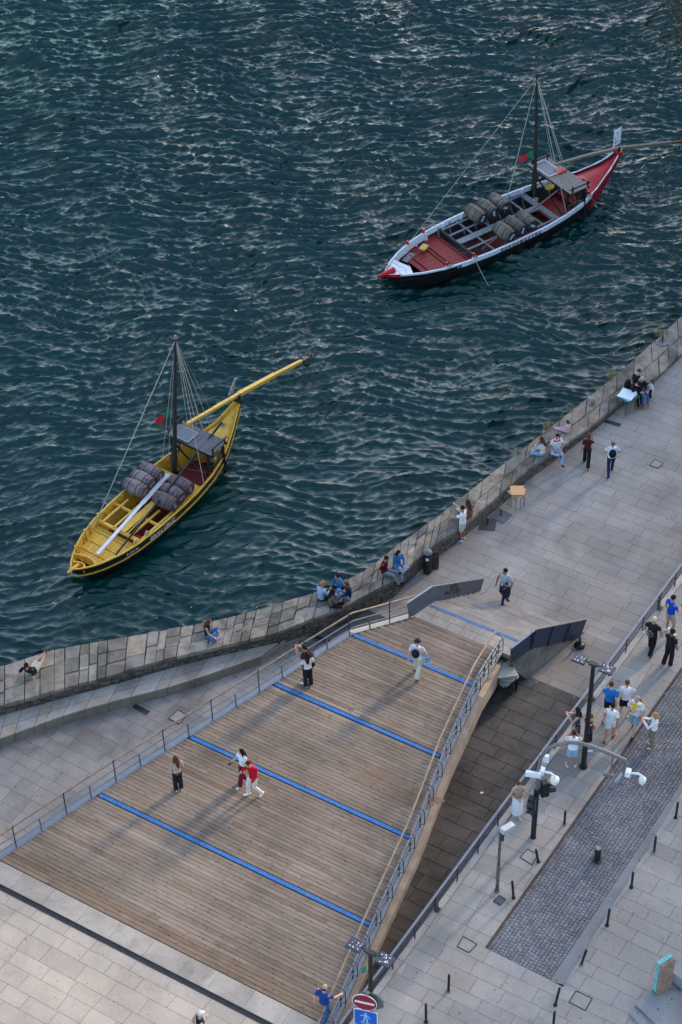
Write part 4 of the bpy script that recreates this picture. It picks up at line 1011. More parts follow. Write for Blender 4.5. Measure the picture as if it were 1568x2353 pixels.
# rope coils and hitches
for (x, y, k) in ((2.25, .98, 1), (2.55, -1.02, 2), (3.15, -1.1, 3), (8.5, -.62, 4), (7.9, -.75, 5)):
    mb = MB(); rr = random.Random(k); p = Vector((x, y, Y.z(x)+.05)); pts = [p+Vector((.1*math.cos(a)*rr.uniform(.5, 1.2), .07*math.sin(a)*rr.uniform(.5, 1.2), rr.uniform(-.04, .05))) for a in np.linspace(0, 14, 26)]
    pts += [p+Vector((.05, .02*(-1 if y < 0 else 1), -.1)), p+Vector((.1, .12*(-1 if y < 0 else 1), -.45))]; mb.tube(pts, .013, 5); mb.build('rope_hitch', M_ROPE, Y.t)
    mb = MB(); mb.tube([p+Vector((0, 0, -.05)), p+Vector((0, 0, .12))], .05, 8); mb.build('bollard_pin', M_YEL, Y.t)
for (x, y) in ((1.0, .55), (1.9, .85), (2.9, 1.08)):
    mb = MB(); mb.bar((x, y, .6), (x+.02, Y.w(x)-.02, Y.z(x)+.12), .09, .07, up=(1, 0, 0)); mb.build('timber_head', M_YEL, Y.t)
# lettering
def side_text(b, txt, size, x0, dz, out, mat, adv, sg=-1, name='lettering'):
    mb = MB(); x = x0
    for ch, a in txt:
        if ch != ' ':
            e = .02; p = Vector((x, sg*b.w(x), b.z(x))); q = Vector((x+e, sg*b.w(x+e), b.z(x+e))); xd = (q-p).normalized(); up = Vector((0, sg*.10, 1)); up = (up-xd*up.dot(xd)).normalized()
            o = p+Vector((0, sg*out, dz)); put_text(mb, ch, size, (o, xd, up))
        x += a*adv
    return mb.build(name, mat, b.t)
LWd = {'I': .5, 'M': 1.25, 'W': 1.3, ' ': .7, '-': .6}
def tx(s_): 
    out = []
    for i, ch in enumerate(s_):
        nx_ = s_[i+1] if i+1 < len(s_) else ch
        out.append((ch, (LWd.get(ch, 1)+LWd.get(nx_, 1))/2))
    return out
mb = MB()
side_text(Y, tx('GRAN CRUZ'), .26, 3.25, -.19, .035, M_WHITE, .165)
side_text(Y, tx('P-25-AL'), .16, 2.0, -.17, .035, M_WHITE, .10)
# barrels of the yellow boat
bz = R(dY-90)
pb = make_barrel('barrel', '', 'barrels on the yellow boat', M_BARG, M_HOOPR, M_HEADR)
place_barrels(Y, pb, [zy(489, 958), zy(530, 910), zy(578, 868), zy(660, 1032), zy(702, 988), zy(748, 940)], 1.20, bz,
  ['grey barrel on the yellow boat, port row, nearest the bow', 'grey barrel in the middle of the port row on the yellow boat', 'grey barrel on the yellow boat, port row, nearest the mast', 'grey barrel on the yellow boat, starboard row, nearest the bow', 'grey barrel in the middle of the starboard row on the yellow boat', 'grey barrel on the yellow boat, starboard row, nearest the stern'])
def rod(name, a, b, r0, r1, mat, label, cat, flat=1.0, n=8):
    t_ = MB(); t_.tube([a, Vector(a).lerp(Vector(b), .3), b], [r0, (r0+r1)/2, r1], n, flat=flat); o = t_.build(name, mat, smooth=True); return tag(o, label, cat)
# long white oar lying along the yellow boat
a, b = P(*zy(272, 1335), WZ+.80), P(*zy(675, 880), WZ+1.05)
mb = MB(); k = a.lerp(b, .62); mb.bar(a, k, .13, .05); mb.bar(k, b, .19, .035); tag(mb.build('oar', M_WHITE), 'long white oar lying lengthwise on the yellow boat between the barrels', 'oar')
a, b = P(*zy(375, 1340), WZ+.75), P(*zy(980, 585), WZ+2.25)
rod('long_pole', a, b, .035, .055, M_BLACKP, 'long black pole sloping from the yellow foredeck up over the roof', 'pole')
for i, (p0, p1, m, lb) in enumerate(((zy(440, 1222), zy(600, 1062), M_YEL, 'thin yellow pole lying on the yellow boat beside the black pole'), (zy(465, 1200), zy(592, 1078), M_BROWN, 'thin brown boat hook lying beside the yellow pole'))):
    rod('boat_hook', P(*p0, WZ+.92), P(*p1, WZ+1.0), .025, .025, m, lb, 'pole')
mb = MB(); c = P(*zy(490, 1250), WZ+.35); mb.ell(c, (.30, .2, .13)); tag(mb.build('red_tarp', cloth((.5, .03, .03)), smooth=True), 'crumpled red tarp on the bottom boards of the yellow boat', 'tarp')

# ---------------- red boat
aR = 35.2
Z = Boat(None, 'cargo_boat', 'black and white wooden sailing boat with raised red stern, lettered BURGOMESTRE, six barrels', (885, 630), 1.0, aR, 13.75, 1.62,
         [(0, 1.0), (.05, 1.0), (.12, 1.0), (.3, 1.05), (.6, 1.08), (.75, 1.15), (.85, 1.28), (.93, 1.62), (.97, 1.92), (1, 2.25)], HW)
Z.hull(M_HULL, M_DKW, .06, M_WB)
for sg in (1, -1):
    Z.strake(sg, .0, -.20, .03, 3.2, 11.2, M_WB, 'white_bulwark'); Z.strake(sg, -.26, -.30, .04, .3, 13.5, M_BLACKP, 'rubbing_strake')
    Z.strake(sg, .02, -.26, .025, 11.3, 13.7, M_REDP, 'red_quarter'); Z.strake(sg, .03, -.10, .03, -.0, .55, M_REDP, 'red_bow_band'); Z.strake(sg, .03, -.05, .03, .5, 3.3, M_WB, 'white_rail')
Z.shell([.6+i*.3 for i in range(10)], [lambda x: (Z.w(x)-.075, Z.z(x)), lambda x: (Z.w(x)-.12, Z.z(x)-.3)], M_WB, 'white_lining')
Z.shell([3.3+i*.5 for i in range(17)], [lambda x: (Z.w(x)-.075, Z.z(x)+.02), lambda x: (Z.w(x)-.09, Z.z(x)-.22)], M_WB, 'white_lining')
for x in (3.3, 4.4, 5.5, 6.6, 7.8, 9.0, 10.2): Z.beam((x, Z.w(x)-.11, Z.z(x)+.02), (x, Z.w(x)-.13, Z.z(x)-.4), .07, .07, M_WB, 'stanchion')
for sg in (1, -1):
    def oq(q, f, sg=sg): return lambda x: (sg*(f*Z.w(x)+.012), Z.bot(x)+(Z.z(x)-Z.bot(x))*q)
    Z.shell([11.2+i*.2 for i in range(13)], [oq(1, 1), oq(.72, .985), oq(.45, .90), oq(.18, .70), oq(.02, .14)], M_REDP, 'red_quarter')
# white fan bow
mb = MB(); vs = []; nx, ny = 8, 10
for i in range(nx+1):
    x = .35+1.05*i/nx
    for j in range(ny+1): f = 2*j/ny-1; xx = x-.35*abs(f)*(i/nx); vs.append((xx, f*(Z.w(xx)-.08), Z.z(xx)-.03-.12*(i/nx)*(1-f*f)-(.03 if i % 3 == 2 else 0)))
mb.add(vs, [(i*(ny+1)+j, i*(ny+1)+j+1, (i+1)*(ny+1)+j+1, (i+1)*(ny+1)+j) for i in range(nx) for j in range(ny)]); mb.build('white_bow_deck', M_WB, Z.t)
mb = MB(); mb.tube([(-.45, 0, 1.03), (-.1, 0, 1.02), (.5, 0, 1.0)], [.045, .09, .16], 8); mb.build('red_stem', M_REDP, Z.t, smooth=True)
Z.boards(1.7, 4.0, lambda x: .66, .95, M_REDF2, 'foredeck', 8)
for x in (2.0, 2.9, 3.1, 3.9): Z.beam((x, -Z.w(x)*.92, .68), (x, Z.w(x)*.92, .68), .05, .05, M_REDF, 'deck_batten')
for sg in (1,):
    Z.beam((1.55, .62, .66), (2.2, .85, .7), .30, .03, M_GREYW, 'grey_side_board')
for i in range(14):
    x = 1.3+i*.7
    if x < 11.0: Z.rib(x, M_GREYW if i > 3 else M_WB, 'frame', lo=.15, hi=.95, w=.07)
Z.boards(4.0, 9.2, lambda x: .2, .72, M_REDF, 'bottom_boards', 9, frL=.25)
Z.boards(4.0, 9.0, lambda x: .16, -.25, M_DKW, 'dark_bottom_boards', 5, frL=.85)
mb = MB(); mb.box((10.0, -.15, .34), (1.7, 1.9, .10)); mb.build('stern_platform', M_REDF2, Z.t)
Z.beam((10.9, -1.0, .62), (10.9, .7, .62), .6, .05, M_REDF2, 'stern_bench')
for x, w_ in ((4.2, .13), (5.2, .06), (6.2, .06), (9.0, .30), (8.2, .08)): Z.beam((x, -Z.w(x)*.98, .83), (x, Z.w(x)*.98, .83), w_, .07, M_GREYW if x != 4.2 else M_DKW, 'cross_beam')
for f, x0, x1, w_ in ((.80, 4.2, 9.0, .09), (.45, 4.2, 6.4, .08), (.05, 4.2, 8.9, .34), (-.38, 4.2, 6.6, .09), (-.70, 6.2, 9.0, .10)): Z.beam((x0, f*Z.wid, .885), (x1, f*Z.wid, .885), w_, .05, M_GREYW, 'lengthwise_beam')
for (x, y) in ((2.1, .98), (3.2, 1.28), (2.5, -1.12), (3.85, -1.42), (11.0, -1.05)):
    y = (1 if y > 0 else -1)*(Z.w(x)-.08)
    mb = MB(); mb.tube([(x, y, Z.z(x)-.3), (x, y, Z.z(x)+.10)], .06, 8); pst = mb.build('bollard_pin', M_WB, Z.t)
    mb = MB(); mb.tube([(x, y, Z.z(x)+.09), (x, y, Z.z(x)+.26)], .065, 8); o = mb.build('red_cap', M_REDP, Z.t); o.parent = pst
mf2 = Z.at(zr(845, 640), 1.1); mt2 = Z.pl(zr(856, 66), mf2.y)
mb = MB(); ft = Vector((mf2.x, mf2.y, .2)); mb.tube([ft, mf2, mf2.lerp(mt2, .5), mt2], [.10, .095, .075, .045], 10); mast = mb.build('mast', M_DKW, Z.t, smooth=True)
mb = MB(); mb.tube([mt2, mt2+Vector((0, 0, .12))], [.06, .05], 8); o = mb.build('mast_cap', M_DKW, Z.t); o.parent = mast
pcZ = Z.at(zr(950, 545), 2.15)
platform(Z, Vector((pcZ.x, .05, 0)), 2.15, 1.15, 3.0, M_ROOFB, M_BLACKP, 13)
for sy in (-1, 1):
    for sx in (-.45, .45): Z.beam((pcZ.x+sx, sy*1.42, 2.15), (pcZ.x+sx, sy*1.42, 2.5), .06, .06, M_BLACKP, 'end_post')
    Z.beam((pcZ.x-.6, sy*1.42, 2.38), (pcZ.x+.6, sy*1.42, 2.38), .06, .06, M_BLACKP, 'end_rail')
mb = MB(); mb.box((pcZ.x+.25, .25, 2.23), (.5, .35, .07)); mb.build('red_block', M_REDP, Z.t)
for k in range(5): Z.beam((pcZ.x-.6, 1.25, .9+.25*k), (pcZ.x-.2, 1.25, .9+.25*k), .03, .03, M_BLACKP, 'ladder_rung')
sa, sbk, sc_ = Z.pl(zr(945, 500)), Z.pl(zr(1250, 422)), Z.pl(zr(1500, 398)); far = Z.at(zr(1572, 386), .05); sc_ = sbk.lerp(far, .80)
mb = MB(); pts = [sa, sa.lerp(sbk, .5)+Vector((0, 0, .05)), sbk, sc_]
for a, b, w0 in zip(pts, pts[1:], (.13, .15, .18)): mb.bar(a, b+(b-a).normalized()*.02, w0, w0*.8)
mb.build('steering_sweep', M_GREYW if 0 else plain('olive_grey_timber', (.17, .15, .12), .6, noise=.25), Z.t)
mb = MB(); mb.bar(sc_, far, .12, .10); mb.bar(far, far+(far-sbk).normalized()*.8, .08, .2); mb.build('sweep_blade', M_BROWN, Z.t)
Z.beam((13.5, -.3, 2.17), (13.5, .3, 2.17), .2, .15, M_REDP, 'stern_block'); Z.beam((13.45, -.22, 2.2), (13.45, -.22, 2.5), .07, .07, M_BLACKP, 'sweep_crutch')
sterndeck(Z, 11.35, plain('pale_red_stern_cover', (.46, .014, .018), .4, noise=.25, scale=3), .16)
mb = MB(); mb.plate([(11.1, -.9, .5), (11.1, .9, .5), (11.1, .9, 1.25), (11.1, -.9, 1.25)], (.04, 0, 0)); mb.build('stern_bulkhead', M_DKW, Z.t)
# white pennant with small blots
q0 = Z.pl(zr(1230, 415)); q1 = Z.pl(zr(1272, 342)); dd = q1-q0
mb = MB(); A = q0; Bv = Vector((dd.x, 0, 0)); hgt = abs(dd.z)+.0
pt = [A, A+Vector((.42, .0, .10)), A+Vector((.42, 0, .95)), A+Vector((0, 0, .85))]
mb.plate(pt, (0, .02, 0)); pn = mb.build('white_banner', M_WHITE, Z.t)
mb = MB(); rr = random.Random(9)
for k in range(16):
    c = A+Vector((rr.uniform(.06, .36), -.012, rr.uniform(.15, .85))); mb.ell(c, (rr.uniform(.015, .04), .004, rr.uniform(.015, .05)), n=6, m=4)
o = mb.build('banner_print', plain('faded_blue_ink', (.18, .2, .3), .8), Z.t); o.parent = pn
Z.beam(A+Vector((.44, 0, -.15)), A+Vector((.44, 0, 1.0)), .025, .025, M_GREYW, 'banner_pole')
flag(Z, Z.pl(zr(838, 432), mf2.y+.25))
tp = mt2+Vector((0, 0, -.1)); bl = Z.at(zr(262, 868), 1.2)
Z.rope([tp, (bl.x, Z.w(bl.x), 1.1)], .010)
for q, r_ in ((Vector((pcZ.x+.45, .1, 2.2)), .018), (Vector((pcZ.x+.40, .22, 2.2)), .014), (Vector((pcZ.x+.1, .55, 2.2)), .010), (Z.g(8.3, 1, 0), .010), (Z.g(9.3, -1, 0), .014), (Vector((pcZ.x-.3, 1.3, 2.2)), .009), (Z.g(7.2, .3, 0), .008)): Z.rope([tp, q], r_)
Z.rope([(pcZ.x, -.8, 2.0), Z.g(10.2, -.9, 0)], .02, M_BROWN)
for (x, y, k) in ((2.6, -1, 1), (3.9, -1, 3), (11, -1, 4), (8.9, .3, 2)):
    mb = MB(); rr = random.Random(k); p = Vector((x, y*Z.w(x) if abs(y) == 1 else y, Z.z(x)+.05)); pts = [p+Vector((.12*math.cos(a)*rr.uniform(.5, 1.2), .09*math.sin(a)*rr.uniform(.5, 1.2), rr.uniform(-.04, .06))) for a in np.linspace(0, 14, 26)]
    mb.tube(pts, .014, 5); mb.build('rope_hitch', M_ROPE, Z.t)
mb = MB(); mb.ell((10.3, .95, .95), (.28, .2, .1)); mb.build('yellow_lifejacket', cloth((.6, .42, .06)), Z.t, smooth=True)
mb = MB(); mb.box((2.75, .75, .86), (.42, .30, .10), .4); mb.build('yellow_cushion', cloth((.6, .42, .12)), Z.t, bevel=.03)
mb = MB(); mb.ell((10.7, -.75, .75), (.18, .14, .12)); mb.build('blue_bundle', cloth((.05, .15, .4)), Z.t, smooth=True)
for y_ in (.5, 1.1): Z.beam((10.9, y_, .5), (11.2, y_+.15, 1.2), .05, .05, M_WB, 'white_strut')
side_text(Z, tx('BURGOMESTRE'), .25, 5.35, -.10, .045, M_BLACKP, .215)
side_text(Z, tx('P-19-AL'), .13, 3.0, -.14, .035, M_WHITE, .10)
pb = make_barrel('barrel', '', 'barrels on the black and white boat', M_BARB, M_HOOPB, M_HEADB, 1.05, .345)
place_barrels(Z, pb, [zr(556, 742), zr(612, 716), zr(668, 688), zr(697, 830), zr(750, 800), zr(803, 775)], 1.28, R(aR-90),
  ['buff barrel on the black and white boat, port row, nearest the bow', 'buff barrel in the middle of the port row on the black and white boat', 'buff barrel on the black and white boat, port row, nearest the mast', 'buff barrel on the black and white boat, starboard row, nearest the bow', 'buff barrel in the middle of the starboard row on the black and white boat', 'buff barrel on the black and white boat, starboard row, nearest the stern'])
rod('long_pole', P(*zr(585, 915), WZ+.95), P(*zr(990, 603), WZ+2.0), .03, .04, M_BROWN, 'long brown pole lying across the barrels of the black and white boat', 'pole')
# mooring lines
def cable(name, pts, r, sag, mat, label):
    mb = MB(); Q = []
    for a, b in zip(pts, pts[1:]):
        for i in range(20): k = i/20; q = a.lerp(b, k); q.z -= sag*4*k*(1-k); Q.append(q)
    Q.append(pts[-1]); mb.tube(Q, r, 5); return tag(mb.build(name, mat), label, 'rope')
Ym = Y.t.matrix_basis; 
import mathutils
def yw(b, p): c, s = math.cos(b.ang), math.sin(b.ang); return Vector((b.B.x+p[0]*c-p[1]*s, b.B.y+p[0]*s+p[1]*c, WZ+p[2]))
M_ROPED = plain('grey_wet_rope', (.26, .26, .24), .9)
cable('mooring_rope', [yw(Y, (8.2, -.78, 1.15)), P(1165, 1062, .6)], .006, .35, M_ROPED, 'thin mooring rope from the yellow boat stern to the quay wall')
cable('mooring_rope', [P(1225, 744, WZ-.1), P(1330, 798, WZ+.25), P(1430, 850, .3)], .008, .0, M_ROPED, 'thin grey mooring rope rising out of the river to the quay wall')
cable('mooring_rope', [yw(Z, (11, -1.1, 1.3)), P(1382, 486, WZ-.05)], .012, .05, M_ROPED, 'greenish rope dropping into the river from the stern of the black and white boat')
cable('mooring_rope', [yw(Z, (3.9, -1.5, 1.0)), P(*zr(620, 1095), WZ)], .014, .05, M_ROPE, 'pale rope running from the black hull of the lettered boat straight into the water')
cable('mooring_rope', [yw(Z, (2.6, -1.2, 1.0)), P(*zr(400, 1050), WZ+.5), P(*zr(372, 1076), WZ+.2)], .014, .0, M_ROPE, 'short rope end dangling at the bow of the black and white boat')
# ================================================================== street furniture
def z3(x, y): return 976.4+.3773*x, 1723+.3773*y
def z4(x, y): return 631.8+.2198*x, 2010.2+.2198*y
def z2(x, y): return 1091.3+.3040*x, 1263.6+.3040*y
def z7(x, y): return 1091.3+.1465*x, 1751.8+.1465*y
def z8(x, y): return 775.4+.1282*x, 2125.1+.1282*y
# bollards: foot and head in the photo give the lean
bl = [((850, 455), (857, 374), 'black bollard beside the cobbled street nearest the tall camera mast'),
      ((692, 683), (677, 608), 'bollard tilted towards the railing next to a square cover'),
      ((541, 903), (533, 800), 'black bollard beside the square dark grate'),
      ((145, 1472), (148, 1370), 'black bollard standing alone on the lower paving in line with the street kerb'),
      ((8, 1658), (7, 1547), 'black bollard at the bottom edge, closest to the road signs'),
      ((795, 1555), (822, 1449), 'strongly leaning bollard beside the large square cover'),
      ((953, 1308), (985, 1219), 'leaning bollard where the gutter ends'),
      ((1110, 1070), (1127, 968), 'bollard along the gutter, one before the leaning one at its end'),
      ((1258, 838), (1270, 745), 'bollard along the gutter level with the retractable steel post'),
      ((1397, 620), (1408, 528), 'bollard along the gutter, second from the right picture edge'),
      ((1528, 413), (1543, 320), 'bollard along the gutter nearest the right picture edge'),
      ((782, 1690), (783, 1660), 'bollard at the lower picture edge showing only its tip')]
H_B = .78
for i, (f, h, lb) in enumerate(bl):
    p = P(*z3(*f), SZ); d = Vector(ray(*z3(*h))); c = Vector((0, 0, HC))
    if i == 11: tip = p+Vector((0, 0, H_B))
    else:
        # head: the point on that sight line at bollard length from the foot
        t0 = (SZ+H_B-HC)/d.z; tip = c+d*t0
        if (tip-p).length > .95: tip = p+(tip-p).normalized()*H_B
    t = thing('bollard', p, lb, 'bollard', group='black bollards along the street'); v = (tip-p)
    mb = MB(); mb.tube([v*0-v*.02, v*.05, v*.98, v], [.038, .038, .038, .03], 12); mb.build('shaft', M_BOLL, t, smooth=True)
    mb = MB(); mb.tube([(0, 0, 0), (0, 0, .035), (0, 0, .05)], [.065, .06, .045], 14); mb.build('base_plate', M_BOLL if i % 3 else M_STEEL, t)
# retractable post
p = P(*z3(1050, 668), SZ-.03); t = thing('retractable_bollard', p, 'thick dark retractable traffic post with steel cap in the cobbled street', 'bollard')
mb = MB(); mb.tube([(0, 0, 0), (0, 0, .52), (0, 0, .55)], [.098, .098, .09], 20); mb.build('post', M_BOLL, t, smooth=True)
mb = MB(); mb.tube([(0, 0, .55), (0, 0, .575)], [.095, .09], 20); mb.build('cap', M_STEEL, t)
mb = MB(); mb.tube([(0, 0, 0), (0, 0, .02)], [.17, .17], 24); mb.build('ring', M_DSTEEL, t)
# square covers and grates
def cover(pts, z, label, frame=M_DSTEEL, fill=None):
    q = [P(*p, z) for p in pts]; c = sum(q, Vector())/4; t = thing('access_cover', c, label, 'manhole cover')
    mb = MB(); up = Vector((0, 0, .006))
    for a, b in zip(q, q[1:]+q[:1]): mb.bar(a-c+up, b-c+up, .035, .012)
    mb.build('frame', frame, t)
    mb = MB(); mb.plate([(x-c)*.94 for x in q], (0, 0, .007), (.75, .2, 0)); mb.build('lid', fill or M_GRAN, t, attr=True)
cover([z3(233, 1137), z3(318, 1185), z3(270, 1235), z3(198, 1200)], SZ, 'square stone filled cover between the railing and the street end')
cover([z3(922, 1468), z3(1020, 1515), z3(978, 1588), z3(878, 1537)], SZ, 'large square cover with dark frame below the leaning bollard')
cover([z3(625, 605), z3(690, 640), z3(652, 700), z3(580, 655)], SZ, 'square cover next to the bollard tilted towards the railing')
cover([z3(455, 887), z3(495, 912), z3(460, 948), z3(418, 922)], SZ, 'small dark steel grate at the foot of the thin camera pole', M_DSTEEL, plain('blue_grey_grate', (.07, .075, .10), .5, noise=.3, scale=40))
def zl(x, y): return .47619*x, 1206.1+.47619*y
cover([zl(858, 893), zl(903, 918), zl(865, 960), zl(815, 935)], .01, 'square cover in the promenade between stone bench and deck')
cover([(1033.8+.3407*x, 689.2+.3407*y) for x, y in ((1380, 1075), (1440, 1100), (1408, 1135), (1348, 1115))], .01, 'faint square cover on the broad quay pavement')
def grate(pts, label, z=.012):
    q = [P(*p, z) for p in pts]; c = sum(q, Vector())/4; t = thing('drain_grate', c, label, 'drain')
    mb = MB(); mb.plate([x-c-Vector((0, 0, .006)) for x in q], (0, 0, .004)); mb.build('pit', M_BLACKP, t)
    mb = MB(); n = 16
    for i in range(n+1): a = q[0].lerp(q[1], i/n)-c; b = q[3].lerp(q[2], i/n)-c; mb.bar(a, b, .02, .015)
    mb.bar(q[0]-c, q[1]-c, .03, .02); mb.bar(q[3]-c, q[2]-c, .03, .02); mb.build('bars', M_DSTEEL, t)
grate([zr3(1052, 808), zr3(1155, 838), zr3(1142, 853), zr3(1040, 822)], 'slotted drain by the wall below the stacked white tables')
grate([zl(655, 866), zl(722, 900), zl(708, 916), zl(640, 880)], 'slotted drain on the promenade beside the stone bench')
grate([zp1(215, 708), zp1(300, 738), zp1(285, 752), zp1(205, 722)], 'slotted drain between bench steps and deck railing')
# broken paving slab beside the wall
# parasol bases
def pbase(p, lab, kind, rz=0, mat=M_DSTEEL, size=.62):
    t = thing('parasol_base', p, lab, 'parasol base', rz)
    if kind == 'sq':
        mb = MB(); mb.box((0, 0, .02), (size, size, .04)); mb.build('plate', mat, t, bevel=.004)
        mb = MB(); mb.tube([(0, 0, .04), (0, 0, .33)], .028, 10); mb.build('socket', M_BOLL, t)
    elif kind == 'disc':
        mb = MB(); mb.tube([(0, 0, 0), (0, 0, .03)], [.27, .27], 28); mb.build('plate', mat, t)
        mb = MB(); mb.tube([(0, 0, .03), (0, 0, .36)], .032, 10); mb.build('socket', M_BOLL, t)
        for a in (0, 1.57, 3.14, 4.71): mb = MB(); mb.bar((math.cos(a)*.03, math.sin(a)*.03, .18), (math.cos(a)*.17, math.sin(a)*.17, .03), .012, .02); mb.build('gusset', M_BOLL, t)
    else:
        mb = MB(); mb.tube([(0, 0, 0), (0, 0, .06), (0, 0, .10), (0, 0, .14)], [.19, .20, .17, .06], 26); mb.build('weight', mat, t, smooth=True)
        mb = MB(); mb.tube([(0, 0, .12), (0, 0, .42)], .035, 10); mb.build('socket', M_BOLL, t)
pbase(P(*zr3(345, 1459), 0), 'grey square parasol base plate with short black socket beside the orange tables', 'sq', R(-36), plain('grey_plate', (.12, .13, .14), .6, noise=.3))
pbase(P(*zr3(255, 1517), 0), 'dark rusty square parasol base plate, nearer one to the standing man in white', 'sq', R(-8), plain('rusty_plate', (.085, .06, .06), .7, noise=.4))
pbase(P(*zr3(1434, 285), .24), 'round grey parasol base with gussets standing on the quay wall', 'disc', 0, plain('dusty_disc', (.24, .2, .19), .7))
pbase(P(*z2(792, 728), 0), 'round black parasol weight beside the end of the stair side wall', 'weight', 0, M_BLACKP)
# stacks of square tables
def tables(p, lab_fn, cols, legc, n, tw, grp, h0=.74, dzt=.035, rz0=0, spread=24):
    for i in range(n):
        r = random.Random(i*7+int(p.x*10)); t = thing('bistro_table', p+Vector((r.uniform(-.02, .02), r.uniform(-.02, .02), 0)), lab_fn(i), 'table', R(rz0+(i-(n-1))*spread), grp)
        z = h0+dzt*i
        mb = MB(); mb.box((0, 0, z), (tw, tw, .022)); mb.build('tabletop', cols[i % len(cols)], t, bevel=.006)
        for sx in (-1, 1):
            for sy in (-1, 1):
                mb = MB(); w2 = tw*.44; mb.tube([(sx*w2, sy*w2, dzt*i if i else 0), (sx*w2, sy*w2, z-.01)], .012, 6); mb.build('leg', legc[i % len(legc)], t)
M_ORT = plain('orange_tabletop', (.56, .30, .13), .45, noise=.08); M_WT = plain('pale_blue_tabletop', (.62, .70, .74), .4, noise=.05); M_TEAL = plain('teal_tabletop', (.10, .30, .32), .5); M_GRN = plain('green_leg_paint', (.03, .14, .06), .5); M_BLEG = plain('blue_grey_leg', (.10, .13, .19), .5)
tables(P(*zr3(450, 1388), 0), lambda i: ['lowest orange table of the stack on the quay', 'middle orange table of the three stacked on the quay', 'topmost orange square table of the stack beside the wall'][i], [M_ORT], [M_BLEG], 3, .52, 'stacked orange tables', .70, .045, 0, 27)
tables(P(*zr3(1186, 740), 0), lambda i: ['lowest table of the pale stack, green legged', 'teal table second from the bottom of the pale stack', 'pale table below the top one of the stack by the wall', 'topmost pale blue square table of the stack by the wall'][i], [M_GRN, M_TEAL, M_WT, M_WT], [M_GRN, M_DSTEEL, M_STEEL, M_STEEL], 4, .60, 'stacked pale tables', .70, .035, -28, 11)
M_CREAM = plain('cream_tabletop', (.50, .46, .40), .5, noise=.1)
ords = ['lowest', 'second', 'third', 'fourth', 'fifth', 'sixth', 'seventh', 'eighth', 'topmost']
tables(P(*z2(225, 1130), 0)+Vector((0, .35, 0)), lambda i: '%s cream table of the tall fanned stack under the bridge end' % ords[i], [M_CREAM], [M_BLACKP], 9, .70, 'cream tables stacked under the bridge', .74, .05, 10, 8)
t = thing('litter_bin', P(*zp1(797, 378), 0), 'black cylindrical litter bin with domed grey lid beside the wall', 'bin')
mb = MB(); mb.tube([(0, 0, 0), (0, 0, .06), (0, 0, .95), (0, 0, 1.0)], [.14, .165, .175, .18], 20); mb.build('body', M_BLACKP, t, smooth=True)
mb = MB(); mb.ell((0, 0, 1.0), (.18, .18, .12), n=20); mb.build('lid', plain('dull_grey_lid', (.13, .13, .14), .5), t, smooth=True)
mb = MB(); mb.box((-.02, -.168, .80), (.12, .03, .12)); mb.build('label_plate', M_WHITE, t)
mb = MB(); pc = P(*zp1(833, 358), 0); mb.box(pc+Vector((0, 0, .42)), (.34, .05, .84), R(8)); mb.box(pc+Vector((.0, .05, .05)), (.3, .3, .04), R(8))
tag(mb.build('rusty_panel', plain('rusted_sheet', (.075, .045, .032), .8, noise=.5, scale=5)), 'upright rusty brown steel sheet standing beside the litter bin', 'panel')
# ---- lamp posts with two flat heads
def lamp(base_uv, top_uv, label, zb, az):
    p = P(*base_uv, zb); d = ray(*top_uv); nn = Vector((1, 0, 0))
    # height from the sight line of the top
    k = (p.y)/d.y; h = HC+d.z*k-zb
    t = thing('street_lamp', p, label, 'street lamp')
    mb = MB(); mb.tube([(0, 0, 0), (0, 0, .9), (0, 0, .92), (0, 0, h)], [.088, .085, .08, .062], 14); mb.build('pole', M_BLACKP, t, smooth=True)
    mb = MB(); mb.tube([(0, 0, 0), (0, 0, .03)], [.14, .14], 16); mb.build('base_plate', M_BOLL, t)
    ca, sa = math.cos(az), math.sin(az); mb = MB(); mb.box((0, 0, h+.03), (.26, .14, .10), az)
    mb.bar((-ca*.3, -sa*.3, h+.04), (ca*.3, sa*.3, h+.04), .05, .05); mb.build('bracket', M_DSTEEL, t)
    for s_ in (-1, 1):
        mb = MB(); mb.box((ca*s_*.46, sa*s_*.46, h+.03), (.44, .36, .07), az); hd = mb.build('lamp_head', M_SLATE, t, bevel=.01)
        mb = MB(); r = random.Random(s_+5)
        for _ in range(16):
            c = Vector((ca*s_*.46, sa*s_*.46, h+.067)); o = Vector((ca, sa, 0))*r.uniform(-.18, .18)+Vector((-sa, ca, 0))*r.uniform(-.14, .14); mb.tube([c+o, c+o+Vector((0, 0, .004))], r.uniform(.008, .024), 7)
        x = mb.build('bird_droppings', M_WHITE, t); x.parent = hd; x['kind'] = 'stuff'
    return t, p, h
M_SLATE = plain('slate_lamp_housing', (.045, .05, .075), .45, noise=.2)
lamp(z2(820, 1640), z2(895, 868), 'tall black street lamp with two flat heads among the people by the railing', SZ, R(-30))
# second lamp: its foot hidden behind the signs at the lower edge
lt, lp_, lh = lamp((853, 2440), (845, 2190), 'tall black street lamp with two flat heads behind the red no entry sign', SZ, R(-33))
